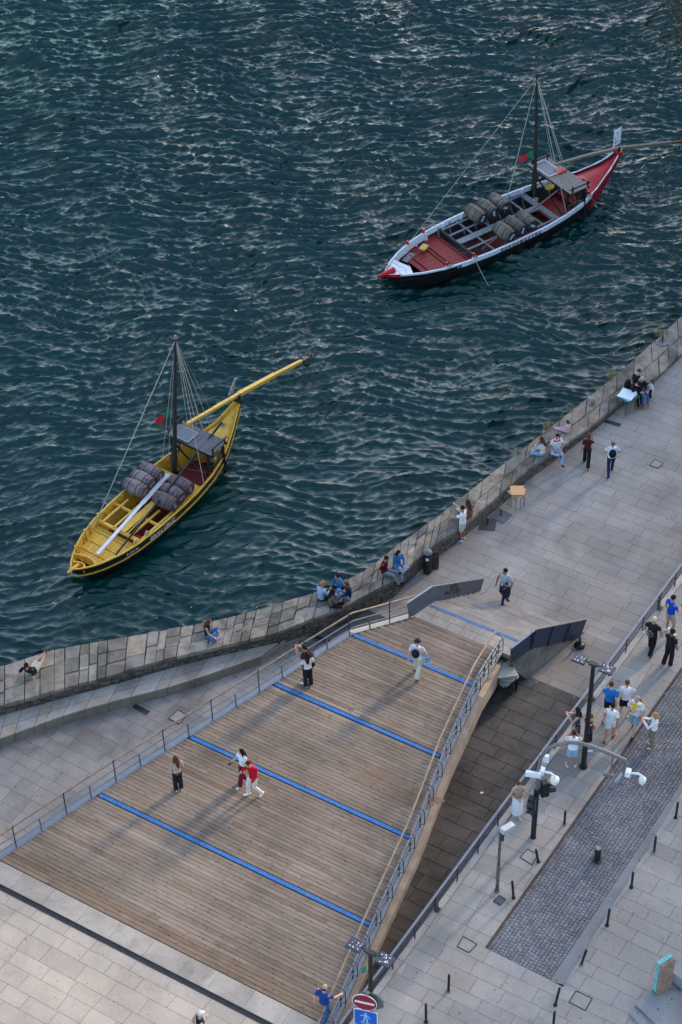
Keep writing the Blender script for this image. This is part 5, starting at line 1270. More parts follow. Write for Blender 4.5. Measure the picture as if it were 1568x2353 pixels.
# signs on the lower pole
sp = P(846, 2490, SZ); t = thing('road_sign', sp, 'round red no entry sign above a square blue pedestrian sign on a black pole', 'road sign')
d = ray(842, 2302); k = sp.y/d.y; zs = HC+d.z*k-SZ
mb = MB(); mb.tube([(0, 0, 0), (0, 0, zs+.42)], .045, 12); mb.build('pole', M_BLACKP, t, smooth=True)
mb = MB(); mb.ell((0, -.02, zs+.42), (.06, .06, .06)); mb.build('pole_cap', M_STEEL, t, smooth=True)
fa = R(-16); fx = Vector((math.cos(fa), math.sin(fa), 0)); fy = Vector((0, 0, 1)); fz = fx.cross(fy)
def disc(c, r, th, mat, name, n=40, par=t):
    mb = MB(); pts = [c+fx*(r*math.cos(2*math.pi*i/n))+fy*(r*math.sin(2*math.pi*i/n)) for i in range(n)]; mb.plate(pts, fz*th); return mb.build(name, mat, par)
M_SRED = plain('sign_red', (.30, .008, .012), .35, noise=.08); M_SBLUE = plain('sign_blue', (.005, .10, .50), .35, noise=.06); M_SLB = plain('sign_pale_blue', (.30, .52, .70), .4)
c0 = Vector(fx*-.06)+fz*.06+Vector((0, 0, zs+.05)); 
dd = disc(c0, .345, .02, M_WHITE, 'no_entry_plate'); o = disc(c0+fz*.021, .325, .003, M_SRED, 'red_face'); o.parent = dd
mb = MB(); mb.plate([c0+fz*.0255+fx*a+fy*b for a, b in ((-.27, -.045), (.27, -.045), (.27, .045), (-.27, .045))], fz*.003); o = mb.build('white_bar', M_WHITE, t); o.parent = dd
c1 = c0+fy*-.72+fx*.03
def rrect(w, h, r): return [(sx*(w-r)+r*math.cos(a), sy*(h-r)+r*math.sin(a)) for sx, sy, a0 in ((1, 1, 0), (-1, 1, 90), (-1, -1, 180), (1, -1, 270)) for a in [R(a0+k*22.5) for k in range(5)]]
mb = MB(); mb.plate([c1+fx*a+fy*b for a, b in rrect(.33, .36, .05)], fz*.02); d2 = mb.build('pedestrian_plate', M_WHITE, t)
mb = MB(); mb.plate([c1+fz*.021+fx*a+fy*b for a, b in rrect(.31, .34, .045)], fz*.003); o = mb.build('blue_face', M_SBLUE, t); o.parent = d2
mb = MB(); o1 = c1+fz*.026
def q2(a, b): return o1+fx*a+fy*b
for pts, w_ in (([(0, .17), (0, .02)], .09), ([(0.02, .04), (.05, -.07), (.035, -.17)], .045), ([(-.02, .04), (-.04, -.07), (-.075, -.17)], .045), ([(-.03, .15), (-.12, .10), (-.15, .12)], .035), ([(.03, .15), (.10, .08), (.12, .0)], .035), ([(-.16, -.18), (-.05, -.215)], .02), ([(.0, -.19), (.16, -.21)], .02), ([(-.10, -.23), (.10, -.235)], .014)):
    for a, b in zip(pts, pts[1:]): mb.bar(q2(*a), q2(*b), .004, w_, up=fz.cross((q2(*b)-q2(*a)).normalized()))
mb.tube([q2(0, .225)-fz*.002, q2(0, .225)+fz*.004], .04, 14); o = mb.build('walking_figure', M_SLB, t); o.parent = d2
# octagonal sign seen from behind
ga = R(155); gx = Vector((math.cos(ga), math.sin(ga), 0))
mb = MB(); c2 = Vector((0, 0, zs+.02))+Vector((.12, .02, 0)); gn = gx.cross(Vector((0, 0, 1)))
mb.plate([c2+gx*(.36*math.cos(R(22.5+45*i)))+Vector((0, 0, .36*math.sin(R(22.5+45*i)))) for i in range(8)], gn*.02); mb.build('octagonal_plate', plain('sign_back_grey', (.13, .13, .12), .6, noise=.25), t)
# green direction plates on the lamp
for q0_, (w_, h_) in (((870, 2195), (.22, .32)), ((836, 2228), (.14, .36))):
    dq = ray(*q0_); k = lp_.y/dq.y; pz = HC+dq.z*k; px = dq.x*k
    mb = MB(); cc = Vector((px, lp_.y, pz)); mb.plate([cc+Vector((-w_/2, 0, -h_/2)), cc+Vector((w_/2, 0, -h_*.35)), cc+Vector((w_/2, 0, h_/2)), cc+Vector((-w_/2, 0, h_*.05))], (0, .015, 0)); o = mb.build('direction_plate', plain('sign_green', (.01, .20, .13), .5), lt, world=True)
# ---- traffic and camera mast with curved arm
mp_ = P(*z3(660, 532), SZ); t = thing('traffic_mast', mp_, 'tall mast with curved grey arm, dome cameras and black traffic lights', 'traffic mast')
def hgt(uv, p=mp_): d = ray(*uv); k = p.y/d.y; return HC+d.z*k-SZ, d.x*k-p.x
h1, _ = hgt(z3(690, 225)); h2, x2 = hgt(z3(703, 40))
mb = MB(); mb.tube([(0, 0, 0), (0, 0, .06), (0, 0, h1-.05)], [.10, .085, .085], 16); mb.build('lower_pole', M_BLACKP, t, smooth=True)
mb = MB(); mb.tube([(0, 0, h1-.05), (0, 0, h1+.02)], [.10, .10], 16); mb.build('collar', M_STEEL, t)
M_MPOLE = plain('worn_grey_brown_pole', (.17, .155, .15), .5, .2, noise=.25)
# arm in a vertical plane reaching over the street
ad = (P(*z3(1225, 300), SZ)-mp_); ad.z = 0; ad = Vector((.97, -.24, 0)).normalized()
def arm(uv):
    q = onplane(*uv, mp_, ad)-mp_; return q
apts = [Vector((0, 0, h1)), Vector((0, 0, (h1+h2)/2))]+[arm(z2(x, y)) for x, y in ((500, 1570), (545, 1510), (610, 1475), (720, 1455), (800, 1462), (900, 1490), (1040, 1545), (1140, 1590))]
apts[2] = Vector((0, 0, apts[2].z))*1+ad*.04
mb = MB(); mb.tube(apts, [.06, .06]+[.06]*(len(apts)-2), 12); mb.build('curved_arm', M_MPOLE, t, smooth=True)
end = apts[-1]
mb = MB(); e2_ = arm(z2(1140, 1695)); e2_ = Vector((end.x, end.y, e2_.z)); mb.tube([end, e2_], .05, 10); mb.build('drop_tube', M_MPOLE, t, smooth=True)
def dome(c, dirv, rr_, big):
    root = MB(); root.box(c, (.16, .2, .22), math.atan2(dirv.y, dirv.x)); o = root.build('camera_bracket', M_WHITE, t, bevel=.01)
    a = c+dirv*.05; b = c+dirv*.30+Vector((0, 0, .08)); e = c+dirv*.45+Vector((0, 0, .0)); mb = MB(); mb.tube([a, b, e, e-Vector((0, 0, .08))], [.035, .035, .035, .04], 8); x = mb.build('bracket_arm', M_WHITE, t, smooth=True); x.parent = o
    mb = MB(); mb.ell(e-Vector((0, 0, .12)), (rr_, rr_, rr_*.62), n=18, m=10); mb.tube([e-Vector((0, 0, .15)), e-Vector((0, 0, .24))], [rr_*.98, rr_*.9], 18)
    mb.ell(e-Vector((0, 0, .24)), (rr_*.8, rr_*.8, rr_*.7), n=16, m=8); x = mb.build('dome_camera', M_IVORY, t, smooth=True); x.parent = o
dome(e2_+Vector((.12, 0, .05)), Vector((.93, -.36, 0)), .115, False)
hc, _ = hgt(z3(695, 130)); dome(Vector((.10, 0, hc)), Vector((.85, -.5, 0)), .145, True)
mb = MB(); mb.box((-.16, -.12, hc), (.46, .10, .20), R(-12)); mb.build('white_box', M_WHITE, t, bevel=.01)
mb = MB(); mb.box((.17, .12, hc+.45), (.26, .12, .28), R(-15)); mb.build('antenna_box', M_WHITE, t, bevel=.01)
mb = MB(); q = arm(z2(1045, 1550)); mb.tube([q, Vector((q.x, q.y, q.z-.75))], .035, 8); mb.box((q.x-.08, q.y-.05, q.z-.80), (.30, .14, .10), R(-20)); mb.build('number_camera', M_MPOLE, t)
mb = MB(); q = arm(z2(1085, 1600)); mb.box(q+Vector((.05, -.1, -.62)), (.10, .42, .06), R(-35)); mb.build('cable_tray', plain('translucent_grey', (.22, .23, .26), .5), t)
# traffic lights
def tlight(c, az, n=2):
    ca, sa = math.cos(az), math.sin(az); ax = (Vector((ca, sa, 0)), Vector((-sa, ca, 0)), Vector((0, 0, 1)))
    mb = MB(); mb.box(c, (.26, .24, .62), ax); o = mb.build('traffic_light', M_BLACKP, t, bevel=.03)
    for dz_ in (.16, -.14):
        mb = MB(); cc = c+ax[0]*.14+Vector((0, 0, dz_)); mb.tube([cc, cc+ax[0]*.005], .09, 16); x = mb.build('lens', M_DARKC, t); x.parent = o
        mb = MB(); n_ = 10; vs = []
        for i in range(n_+1):
            a = math.pi*i/n_; p_ = cc+ax[1]*(.11*math.cos(a))+Vector((0, 0, .11*math.sin(a))); vs += [p_, p_+ax[0]*.20-Vector((0, 0, .02))]
        mb.add(vs, [(2*i, 2*i+1, 2*i+3, 2*i+2) for i in range(n_)]); x = mb.build('visor', M_BLACKP, t); x.parent = o; x.modifiers.new('t', 'SOLIDIFY').thickness = .006
hl, _ = hgt(z3(665, 300)); tlight(Vector((-.15, -.20, hl)), R(-110)); hl2, _ = hgt(z3(712, 240)); tlight(Vector((.24, .04, hl2)), R(15))
# ---- thin camera pole
cp = P(*z3(440, 860), SZ); t = thing('camera_pole', cp, 'thin peeling grey pole carrying one white box camera beside the railing', 'camera pole')
h, _ = hgt(z3(468, 488), cp)
mb = MB(); mb.tube([(0, 0, 0), (0, 0, .08), (0, 0, .09), (0, 0, h*.38), (0, 0, h*.38+.02), (0, 0, h)], [.08, .08, .055, .055, .046, .046], 12); mb.build('pole', plain('peeling_grey_paint', (.10, .095, .10), .6, .2, noise=.8, scale=5), t, smooth=True)
mb = MB(); ax0 = Vector((.75, .62, -.18)).normalized(); s_ = Vector((-.62, .75, 0)).normalized(); mb.box(Vector((.20, .08, h-.02)), (.48, .2, .17), (ax0, s_, ax0.cross(s_))); mb.build('box_camera', plain('camera_housing', (.40, .42, .44), .4), t, bevel=.012)
mb = MB(); mb.bar((0, 0, h-.10), (.16, .06, h-.10), .06, .1); mb.box((.07, -.02, h-.3), (.07, .07, .35)); mb.build('bracket', M_DSTEEL, t)
# ---- monument slab with green copper edge
def zm(x, y): return 1321.0+.15751*x, 2125.1+.15751*y
t = thing('monument_slab', P(*zm(1205, 1085), SZ), 'upright brown slab with verdigris copper edge beside the stone steps', 'monument')
fb = P(*zm(1207, 1088), SZ)-t.location; rb = P(*zm(1395, 965), SZ)-t.location; wv = (rb-fb); wd = wv.normalized(); nv = Vector((-wd.y, wd.x, 0)); Hm = 1.55
mb = MB(); mb.prism([fb, fb+wv, fb+wv+nv*.10, fb+nv*.10], 0, Hm); mb.build('brown_slab', plain('brown_sandstone', (.26, .18, .13), .9, noise=.35, scale=6, bump=.3), t)
M_COP = plain('verdigris_copper', (.16, .40, .38), .6, noise=.35, scale=10)
mb = MB(); mb.prism([fb+nv*.102-wd*.01, fb+wv+nv*.102, fb+wv+nv*.235, fb+nv*.235-wd*.01], 0, Hm+.03); mb.build('copper_edge', M_COP, t)
mb = MB(); mb.prism([fb+nv*.10-wd*.02, fb+wd*.12+nv*.10, fb+wd*.12+nv*.245, fb+nv*.245-wd*.02], 0, .22); mb.build('dark_green_foot', plain('dark_verdigris', (.01, .16, .13), .6, noise=.3), t)
# ---- steps and plinth bottom right
t = thing('stone_steps', P(*zm(1000, 1250), SZ), 'grey granite steps and landing climbing towards the monument at the lower right', 'steps')
def hz(a, b, z): return P(*zm(a, b), z)
M_ST = stone('step_granite', (.30, .30, .30), (.33, .28, .22), (.08, .06, .05), var=.15, stain=.3, gum=1.2)
for i, (lst, z) in enumerate([([(885, 1150), (985, 1062), (1760, 1700), (1550, 1800)], SZ+.16), ([(795, 1285), (880, 1205), (1600, 1800), (1400, 1900)], SZ+.08)]):
    mb = MB(); q = [hz(a, b, z)-t.location for a, b in lst]; mb.prism([(p.x, p.y) for p in q], -.0+.002*i, z-SZ, (.6-.1*i, .2, 0)); mb.build('step', M_ST, t, attr=True)
mb = MB(); q = [hz(a, b, SZ+.17)-t.location for a, b in ((985, 1062), (1200, 900), (1568, 1000), (2000, 1300), (1760, 1700))]; mb.prism([(p.x, p.y) for p in q], 0, .165, (.25, .1, 0)); mb.build('landing', M_ST, t, attr=True)
mb = MB(); q = [hz(a, b, SZ+.55)-t.location for a, b in ((1440, 700), (1568, 800), (2100, 700), (1700, 380), (1500, 520))]; mb.prism([(p.x, p.y) for p in q], 0, .55, (.7, .1, 0)); mb.build('plinth_block', M_ST, t, attr=True)
# litter scraps
def scrap(uv, z, s, m, name, lb, cat):
    p = P(*uv, z); mb = MB(); mb.plate([p+Vector((-s, -s*.5, .003)), p+Vector((s, -s*.4, .006)), p+Vector((s*.8, s*.6, .004)), p+Vector((-s*.7, s*.5, .012))], (0, 0, .004)); tag(mb.build(name, m), lb, cat)
scrap(z3(1130, 915), SZ-.015, .05, M_TEAL, 'paper_scrap', 'small turquoise scrap of paper in the street gutter', 'litter')
scrap(z3(347, 262), .01, .06, M_WHITE, 'paper_scrap', 'small white scrap on the dark lower passage floor', 'litter')
scrap(z2(1435, 1085), SZ-.03, .05, M_WHITE, 'paper_scrap', 'white scrap at the edge of the cobbles', 'litter')
scrap(zr3(152, 1522), .01, .05, M_WHITE, 'paper_scrap', 'crumpled white scrap at the foot of the quay wall', 'litter')
# leaves and foam on the water
lv = MB(); rr = random.Random(17)
for u, v in ((360, 1420), (440, 1395), (312, 1440), (590, 1395), (1160, 380), (1470, 800), (830, 1105), (1090, 1330), (1210, 1305)):
    p = P(u, v, WZ+.09); a = rr.uniform(0, 6); x = Vector((math.cos(a), math.sin(a), .1))*.05; y = Vector((-math.sin(a), math.cos(a), .05))*.03; lv.poly([p-x, p+y, p+x, p-y])
tag(lv.build('floating_leaves', plain('autumn_leaf', (.42, .22, .08), .7)), 'small orange leaves drifting on the river', 'leaves', kind='stuff')
# hanging foliage at the top right corner, on a branch of a tree standing on the quay further on
def tree():
    p = P(1760, 560, 0)
    t = thing('tree', p, 'dark leafy branch tips of a tree reaching in at the top right corner', 'tree')
    tgt = [onplane(u, v, Vector((0, 62, 0)), Vector((1, 0, 0)))-p for u, v in ((1552, 15), (1560, 60), (1566, 100), (1590, 30), (1600, 90), (1572, 0))]
    rr = random.Random(3); mb = MB(); base = Vector((0, 0, 0)); top = Vector((.6, -.8, 7.5)); mb.tube([base, (.1, 0, 2.5), (.3, -.3, 5), top], [.28, .22, .18, .12], 10)
    mid = Vector((-.5, 0, 0))
    for q in tgt: mb.tube([top, top.lerp(q, .5)+Vector((0, 0, .9)), q], [.10, .05, .012], 6)
    mb.build('trunk', M_DKW, t, smooth=True)
    lf = MB()
    def leaf(q):
        x = Vector((rr.gauss(0, 1), rr.gauss(0, 1), rr.gauss(0, 1))).normalized()*.05; y = Vector((rr.gauss(0, 1), rr.gauss(0, 1), rr.gauss(0, 1))).normalized()*.028; lf.poly([q-x, q+y, q+x, q-y])
    for q in tgt:
        for i in range(230): leaf(q+Vector((rr.gauss(.12, .22), rr.gauss(0, .22), rr.gauss(0, .26))))
    for i in range(5000): 
        k = rr.random(); q = top.lerp(tgt[3], k*.9)+Vector((rr.gauss(.9, .6), rr.gauss(0, .9), rr.gauss(.8, .6))); leaf(q)
    lf.build('crown', plain('dark_leaf', (.03, .04, .015), .7, noise=.4), t)
tree()
# an unseen blocker, added further down, shades the quay from the low sun except for a gap
# ================================================================== people
def J(**k):
    b = dict(pel=(0, 0, .95), wai=(0, .0, 1.10), che=(0, 0, 1.30), nek=(0, 0, 1.46), hed=(0, .03, 1.62),
             shR=(.185, -.01, 1.42), elR=(.245, -.04, 1.14), wrR=(.255, .06, .90), shL=(-.185, -.01, 1.42), elL=(-.245, -.04, 1.14), wrL=(-.255, .06, .90),
             hiR=(.09, 0, .93), knR=(.10, .02, .50), anR=(.10, -.01, .09), hiL=(-.09, 0, .93), knL=(-.10, .02, .50), anL=(-.10, -.01, .09), toR=None, toL=None)
    b.update(k); return {a: (Vector(v) if v else None) for a, v in b.items()}
def mirror_arm(el, wr): return dict(elR=el, wrR=wr, elL=(-el[0], el[1], el[2]), wrL=(-wr[0], wr[1], wr[2]))
WALK = dict(knL=(-.09, .17, .53), anL=(-.09, .24, .10), knR=(.09, .03, .49), anR=(.09, -.28, .16), elR=(.24, .08, 1.15), wrR=(.24, .24, .98), elL=(-.24, -.14, 1.16), wrL=(-.25, -.14, .90))
WALK2 = dict(knR=(.09, .17, .53), anR=(.09, .24, .10), knL=(-.09, .03, .49), anL=(-.09, -.28, .16), elL=(-.24, .06, 1.15), wrL=(-.25, .18, .96), elR=(.24, -.14, 1.16), wrR=(.25, -.14, .90))
PHONE = mirror_arm((.24, .14, 1.20), (.06, .34, 1.38))
HIGH = mirror_arm((.26, .16, 1.36), (.07, .30, 1.60))
BELLY = mirror_arm((.26, .03, 1.14), (.06, .20, 1.06))
def lift(d, dz=0, dy=0): return {k: (v[0], v[1]+dy, v[2]+dz) for k, v in d.items()}
SITB = dict(pel=(0, 0, .11), wai=(0, -.02, .27), che=(0, -.01, .48), nek=(0, .03, .65), hed=(0, .08, .80), shR=(.185, .01, .60), shL=(-.185, .01, .60), hiR=(.09, .02, .11), hiL=(-.09, .02, .11))
def sit(**k): d = dict(SITB); d.update(elR=(.24, .10, .36), wrR=(.12, .30, .28), elL=(-.24, .10, .36), wrL=(-.12, .30, .28)); d.update(k); return d
HANG = dict(knR=(.11, .44, .12), anR=(.11, .50, -.32), knL=(-.11, .44, .12), anL=(-.11, .52, -.30))
CROSS = dict(knR=(.34, .30, .14), anR=(-.10, .34, .07), knL=(-.34, .30, .14), anL=(.10, .40, .08))
KNEES = dict(knR=(.11, .36, .46), anR=(.11, .56, .08), knL=(-.11, .36, .46), anL=(-.11, .56, .08), elR=(.24, .16, .40), wrR=(.06, .42, .36), elL=(-.24, .16, .40), wrL=(-.06, .42, .36))
LONG = dict(knR=(.10, .45, .13), anR=(.09, .88, .08), knL=(-.10, .45, .14), anL=(-.05, .88, .10))
RECL = dict(pel=(0, 0, .12), wai=(0, -.14, .24), che=(0, -.28, .42), nek=(0, -.38, .57), hed=(0, -.38, .73), shR=(.19, -.36, .52), shL=(-.19, -.36, .52), elR=(.33, -.52, .30), wrR=(.38, -.62, .05), elL=(-.33, -.52, .30), wrL=(-.38, -.62, .05), hiR=(.09, .02, .12), hiL=(-.09, .02, .12))
_todo = []
def fuse(mb, name, mat, parent, vox):
    o = mb.build(name, mat, parent, smooth='all')
    m = o.modifiers.new('fuse', 'REMESH'); m.mode = 'VOXEL'; m.voxel_size = vox; m.use_smooth_shade = True
    s = o.modifiers.new('soft', 'SMOOTH'); s.factor = .5; s.iterations = 1 if vox < .013 else 2
    _todo.append(o); return o
def rings(mb, pts, rx, ry, xdir, n=14):
    """closed loft of ellipses: pts along the spine, widths rx along xdir"""
    pts = [Vector(p) for p in pts]; m = len(pts); vs = []
    for i, p in enumerate(pts):
        d = (pts[min(i+1, m-1)]-pts[max(i-1, 0)]).normalized(); x = Vector(xdir); x = (x-d*x.dot(d)).normalized(); y = d.cross(x)
        for k in range(n): a = 2*math.pi*k/n; vs.append(p+x*rx[i]*math.cos(a)+y*ry[i]*math.sin(a))
    mb.add(vs, [(i*n+k, i*n+(k+1) % n, (i+1)*n+(k+1) % n, (i+1)*n+k) for i in range(m-1) for k in range(n)]+[tuple(reversed(range(n))), tuple((m-1)*n+k for k in range(n))])
def limb(mb, pts, rad):
    P_, R_ = [], []
    for i in range(len(pts)-1):
        for k in (0, .5): P_.append(Vector(pts[i]).lerp(Vector(pts[i+1]), k)); R_.append(rad[2*i] if k == 0 else rad[2*i+1])
    P_.append(Vector(pts[-1])); R_.append(rad[-1]); mb.tube(P_, R_, 10)
    for i, p in enumerate(pts): mb.ell(p, (rad[2*i]*.99,)*3, n=10, m=6)
def person(uv, z, hd, H, pose, label, top, bot, hair, skin=1, shoe=(.6, .6, .6), look=0, sex='m', base=None, bulk=1.0, group=None):
    s = H/1.75*.955; j = J(**pose)
    p = base if base is not None else P(*uv, z)
    t = thing('person', p, label, 'person', R(hd-90)); t.scale = (s, s, s)
    f = sex == 'f'; sw = .90 if f else 1.0
    for k in ('shR', 'shL', 'elR', 'elL'):
        if 'wr' not in k: j[k].x *= sw
    X = (j['shR']-j['shL']).normalized()
    sk = MB()
    # torso, neck, head
    rings(sk, [j['pel']-(j['wai']-j['pel'])*.4, j['pel'], j['wai'], j['che'], j['nek']-(j['nek']-j['che'])*.2, j['nek']], [.12, .15, .125, .155, .13, .055], [.09, .105, .09, .105, .07, .055], X)
    up = (j['hed']-j['nek']).normalized(); sk.tube([j['nek']-up*.05, j['hed']-up*.02], [.058, .05], 10)
    hx = X.copy(); fw = up.cross(hx) if up.cross(hx).y > 0 else -up.cross(hx)
    rot = Matrix.Rotation(R(look), 3, up); hx = rot @ hx; fw = rot @ (fw)
    c = j['hed']+up*.02; ax = (hx, fw, up)
    sk.ell(c+up*.015, (.077, .095, .105), ax, 16, 12); sk.ell(c+fw*.03-up*.06, (.055, .06, .06), ax, 12, 8); sk.ell(c+fw*.10-up*.015, (.014, .022, .026), ax, 8, 6)
    for e in (-1, 1): sk.ell(c+hx*(.08*e)-fw*.005-up*.01, (.014, .022, .034), ax, 8, 6)
    sk.ell(c+fw*.086-up*.062, (.028, .012, .010), ax, 8, 6)
    for sd in ('R', 'L'):
        q = 1 if sd == 'R' else -1
        a = [j['sh'+sd], j['el'+sd], j['wr'+sd]]; fm = .88 if f else 1.0
        limb(sk, a, [r*fm*bulk for r in (.056, .052, .044, .040, .030)])
        hdv = (a[2]-a[1]).normalized(); pn = hdv.cross(X).normalized() if abs(hdv.dot(X)) < .95 else Vector((0, 0, 1)); side_ = hdv.cross(pn).normalized()
        palm = a[2]+hdv*.05; rings(sk, [a[2], a[2]+hdv*.04, a[2]+hdv*.085], [.028, .040, .038], [.022, .016, .014], side_, 8)
        for k in range(4):
            o = side_*(.027-.018*k); l = (.062, .074, .068, .052)[k]; b0 = a[2]+hdv*.078+o; curl = pn*(-.018)
            sk.tube([b0, b0+hdv*l*.5+curl*.3, b0+hdv*l*.9+curl*1.4], [.0098, .0092, .0075], 6)
        b0 = a[2]+hdv*.03+side_*.03; sk.tube([b0, b0+hdv*.03+side_*.026, b0+hdv*.062+side_*.030-pn*.012], [.012, .011, .009], 6)
        l_ = [j['hi'+sd], j['kn'+sd], j['an'+sd]]; limb(sk, l_, [r*bulk for r in (.080, .068, .050, .052, .036)])
        shin = (l_[2]-l_[1]).normalized(); kf = (l_[1]-(l_[0]+l_[2])/2)
        td = j['to'+sd] or (Vector((q*.15, 1, -.05)) if shin.z < -.5 else Vector((q*.25, .35, .9)) if shin.z > -.3 else Vector((0, 1, 0)))
        td = (td-shin*td.dot(shin)*.9).normalized()
        fr_ = l_[2]+shin*.055
        sk.tube([fr_-td*.05, fr_+td*.05, fr_+td*.15], [.036, .038, .026], 8, flat=.75)
        j['foot'+sd] = (fr_, td, shin)
    body = fuse(sk, 'body', M_SKIN[skin], t, .0115)
    # shirt
    kind, colr = top[0], top[1]; m = cloth(colr) if not isinstance(colr, bpy.types.Material) else colr
    sh = MB(); hem = {'tee': -.10, 'crop': .35, 'long': -.35, 'tank': -.05, 'dress': -.3, 'jacket': -.3}.get(kind, -.1)
    if j['pel'].z < .5: hem = max(hem, -.05)
    d = j['wai']-j['pel']; w_ = bulk*(.94 if f else 1.0)
    pts = [j['pel']+d*hem, j['pel']+d*max(.3, hem+.2), j['wai'], j['che'], j['che'].lerp(j['nek'], .55), j['nek']-(j['nek']-j['che'])*.12, j['nek']+(j['nek']-j['che'])*.06]
    rings(sh, pts, [.175*w_, .17*w_, (.145 if f else .158)*w_, .182*w_, .175*w_, .12*w_, .068], [.128*w_, .125*w_, .112*w_, .128*w_, .108*w_, .085, .066], X, 18)
    for sd in ('R', 'L'):
        a = [j['sh'+sd], j['el'+sd], j['wr'+sd]]
        if kind in ('tank', 'dress'): sh.ell(a[0]*.8+j['nek']*.2, (.05, .06, .05)); continue
        if kind in ('tee',) or (len(top) > 2 and top[2] == 'short'): e = a[0].lerp(a[1], .62); sh.tube([a[0].lerp(j['nek'], .25), a[0], a[0].lerp(a[1], .35), e], [.055*w_, .062*w_, .062*w_, .070*w_], 12)
        else: limb(sh, [a[0], a[1], a[1].lerp(a[2], .92)], [.063*w_, .060, .054, .050, .042])
    fuse(sh, {'tee': 't_shirt', 'tank': 'sleeveless_top', 'dress': 'dress_top', 'jacket': 'jacket', 'long': 'long_sleeved_shirt', 'crop': 'cropped_top'}.get(kind, 'shirt'), m, t, .015)
    # trousers, shorts or skirt
    kind, colr = bot[0], bot[1]; m = cloth(colr) if not isinstance(colr, bpy.types.Material) else colr; tr = MB()
    wz = j['pel'].lerp(j['wai'], .45)
    rings(tr, [j['pel']-d*.35, j['pel'], wz], [.15*bulk, .172*bulk, .152*bulk], [.11*bulk, .125*bulk, .115*bulk], X, 16)
    if kind in ('skirt', 'longdress'):
        kn = (j['knR']+j['knL'])/2; an = (j['anR']+j['anL'])/2; en = kn.lerp(an, .72 if kind == 'skirt' else .85)
        rings(tr, [j['pel']+Vector((0, 0, .06)), j['pel'], kn.lerp(j['pel'], .5), kn, en], [.15, .185, .20, .20, .215 if kind == 'skirt' else .15], [.115, .14, .16, .17, .18 if kind == 'skirt' else .12], X, 18)
    else:
        for sd in ('R', 'L'):
            l_ = [j['hi'+sd], j['kn'+sd], j['an'+sd]]; wide = 1.28 if kind == 'wide' else 1.0
            if kind == 'shorts': tr.tube([l_[0]-(l_[1]-l_[0])*.15, l_[0], l_[0].lerp(l_[1], .5), l_[0].lerp(l_[1], .86)], [.08*bulk, .098*bulk, .094*bulk, .098*bulk], 12)
            else: limb(tr, [l_[0], l_[1], l_[1].lerp(l_[2], .97)], [.097*bulk, .084*bulk, .068*wide, .066*wide, .060*wide*(1.15 if wide > 1 else 1)])
    fuse(tr, {'shorts': 'shorts', 'skirt': 'long_skirt', 'longdress': 'dress_skirt'}.get(kind, 'trousers'), m, t, .015)
    # shoes
    for sd in ('R', 'L'):
        fr_, td, shin = j['foot'+sd]; so = MB()
        so.ell(fr_+td*.055+shin*.008, (.048, .142, .036), (td.cross(shin).normalized(), td, -shin), 14, 8); so.ell(fr_-td*.015-shin*.02, (.044, .062, .05), (td.cross(shin).normalized(), td, -shin), 12, 8)
        fuse(so, 'shoe', cloth(shoe), t, .012)
    # hair
    st, hc = hair; hm = cloth(hc); h = MB()
    if st == 'cap':
        h.ell(c+up*.045-fw*.005, (.088, .106, .085), ax, 16, 10); h.ell(c+up*.05+fw*.10, (.06, .065, .012), ax, 12, 6); nm = 'cap'
    elif st == 'bucket': h.ell(c+up*.05, (.092, .108, .085), ax, 16, 10); h.tube([c+up*.015, c+up*.045], [.145, .10], 18); nm = 'bucket_hat'
    else:
        nm = 'hair'
        h.ell(c+up*.035-fw*.018, (.085, .098, .098), ax, 16, 12)
        if st == 'bald': h = MB(); h.ell(c-up*.015-fw*.03, (.086, .080, .062), ax, 14, 8)
        if st == 'curly':
            r = random.Random(int(p.x*31)); 
            for _ in range(16): h.ell(c+up*(.05+r.uniform(-.05, .07))+hx*r.uniform(-.08, .08)+fw*r.uniform(-.09, .03), (.042,)*3, n=8, m=6)
        if st in ('long', 'wavy', 'bob'):
            ln = {'bob': .16, 'long': .36, 'wavy': .34}[st]; bk = -fw
            dn = (-up*.9+bk*.15).normalized(); wd = .085 if st != 'wavy' else .11
            rings(h, [c+up*.02+bk*.04, c-up*.06+bk*.065, c+dn*(ln*.55)+bk*.075, c+dn*ln+bk*.06], [.088, wd+.01, wd, wd*.55], [.06, .05, .045, .025], hx, 14)
            for e in (-1, 1): h.tube([c+hx*.07*e+up*.02, c+hx*.088*e-up*.06, c+hx*.082*e-up*(ln*.55)+fw*.02], [.03, .034, .02], 8)
        if st == 'bun': h.ell(c+up*.03-fw*.12, (.045, .045, .045), n=10, m=8)
        if st == 'beard': h.ell(c-up*.075+fw*.045, (.05, .05, .042), ax, 12, 8)
    fuse(h, nm, hm, t, .012)
    t['_j'] = 0
    del t['_j']
    M4 = Matrix.Translation(p) @ Matrix.Rotation(R(hd-90), 4, 'Z') @ Matrix.Scale(s, 4)
    return t, j, (lambda v: M4 @ Vector(v)), M4
def held(name, label, cat, M4, loc, size, mat, tilt=(1, 0, 0), r=.01, ell=False):
    o_ = M4 @ Vector(loc); mb = MB()
    rx = M4.to_3x3().normalized(); ax = (rx @ Vector((1, 0, 0)), rx @ Vector((0, tilt[0], tilt[1])).normalized(), rx @ Vector((1, 0, 0)).cross(Vector((0, tilt[0], tilt[1])).normalized()))
    if ell: mb.ell(o_, size, ax, 14, 10); o = mb.build(name, mat, smooth=True)
    else: mb.box(o_, size, ax); o = mb.build(name, mat, bevel=r)
    return tag(o, label, cat)
def phone(M4, j, lb, both=True, dz=.05):
    c = (j['wrR']+j['wrL'])/2 if both else j['wrR']; held('phone', lb, 'phone', M4, c+Vector((0, .09, dz)), (.15, .075, .012), M_BLACKP, (0.2, 1), .003)
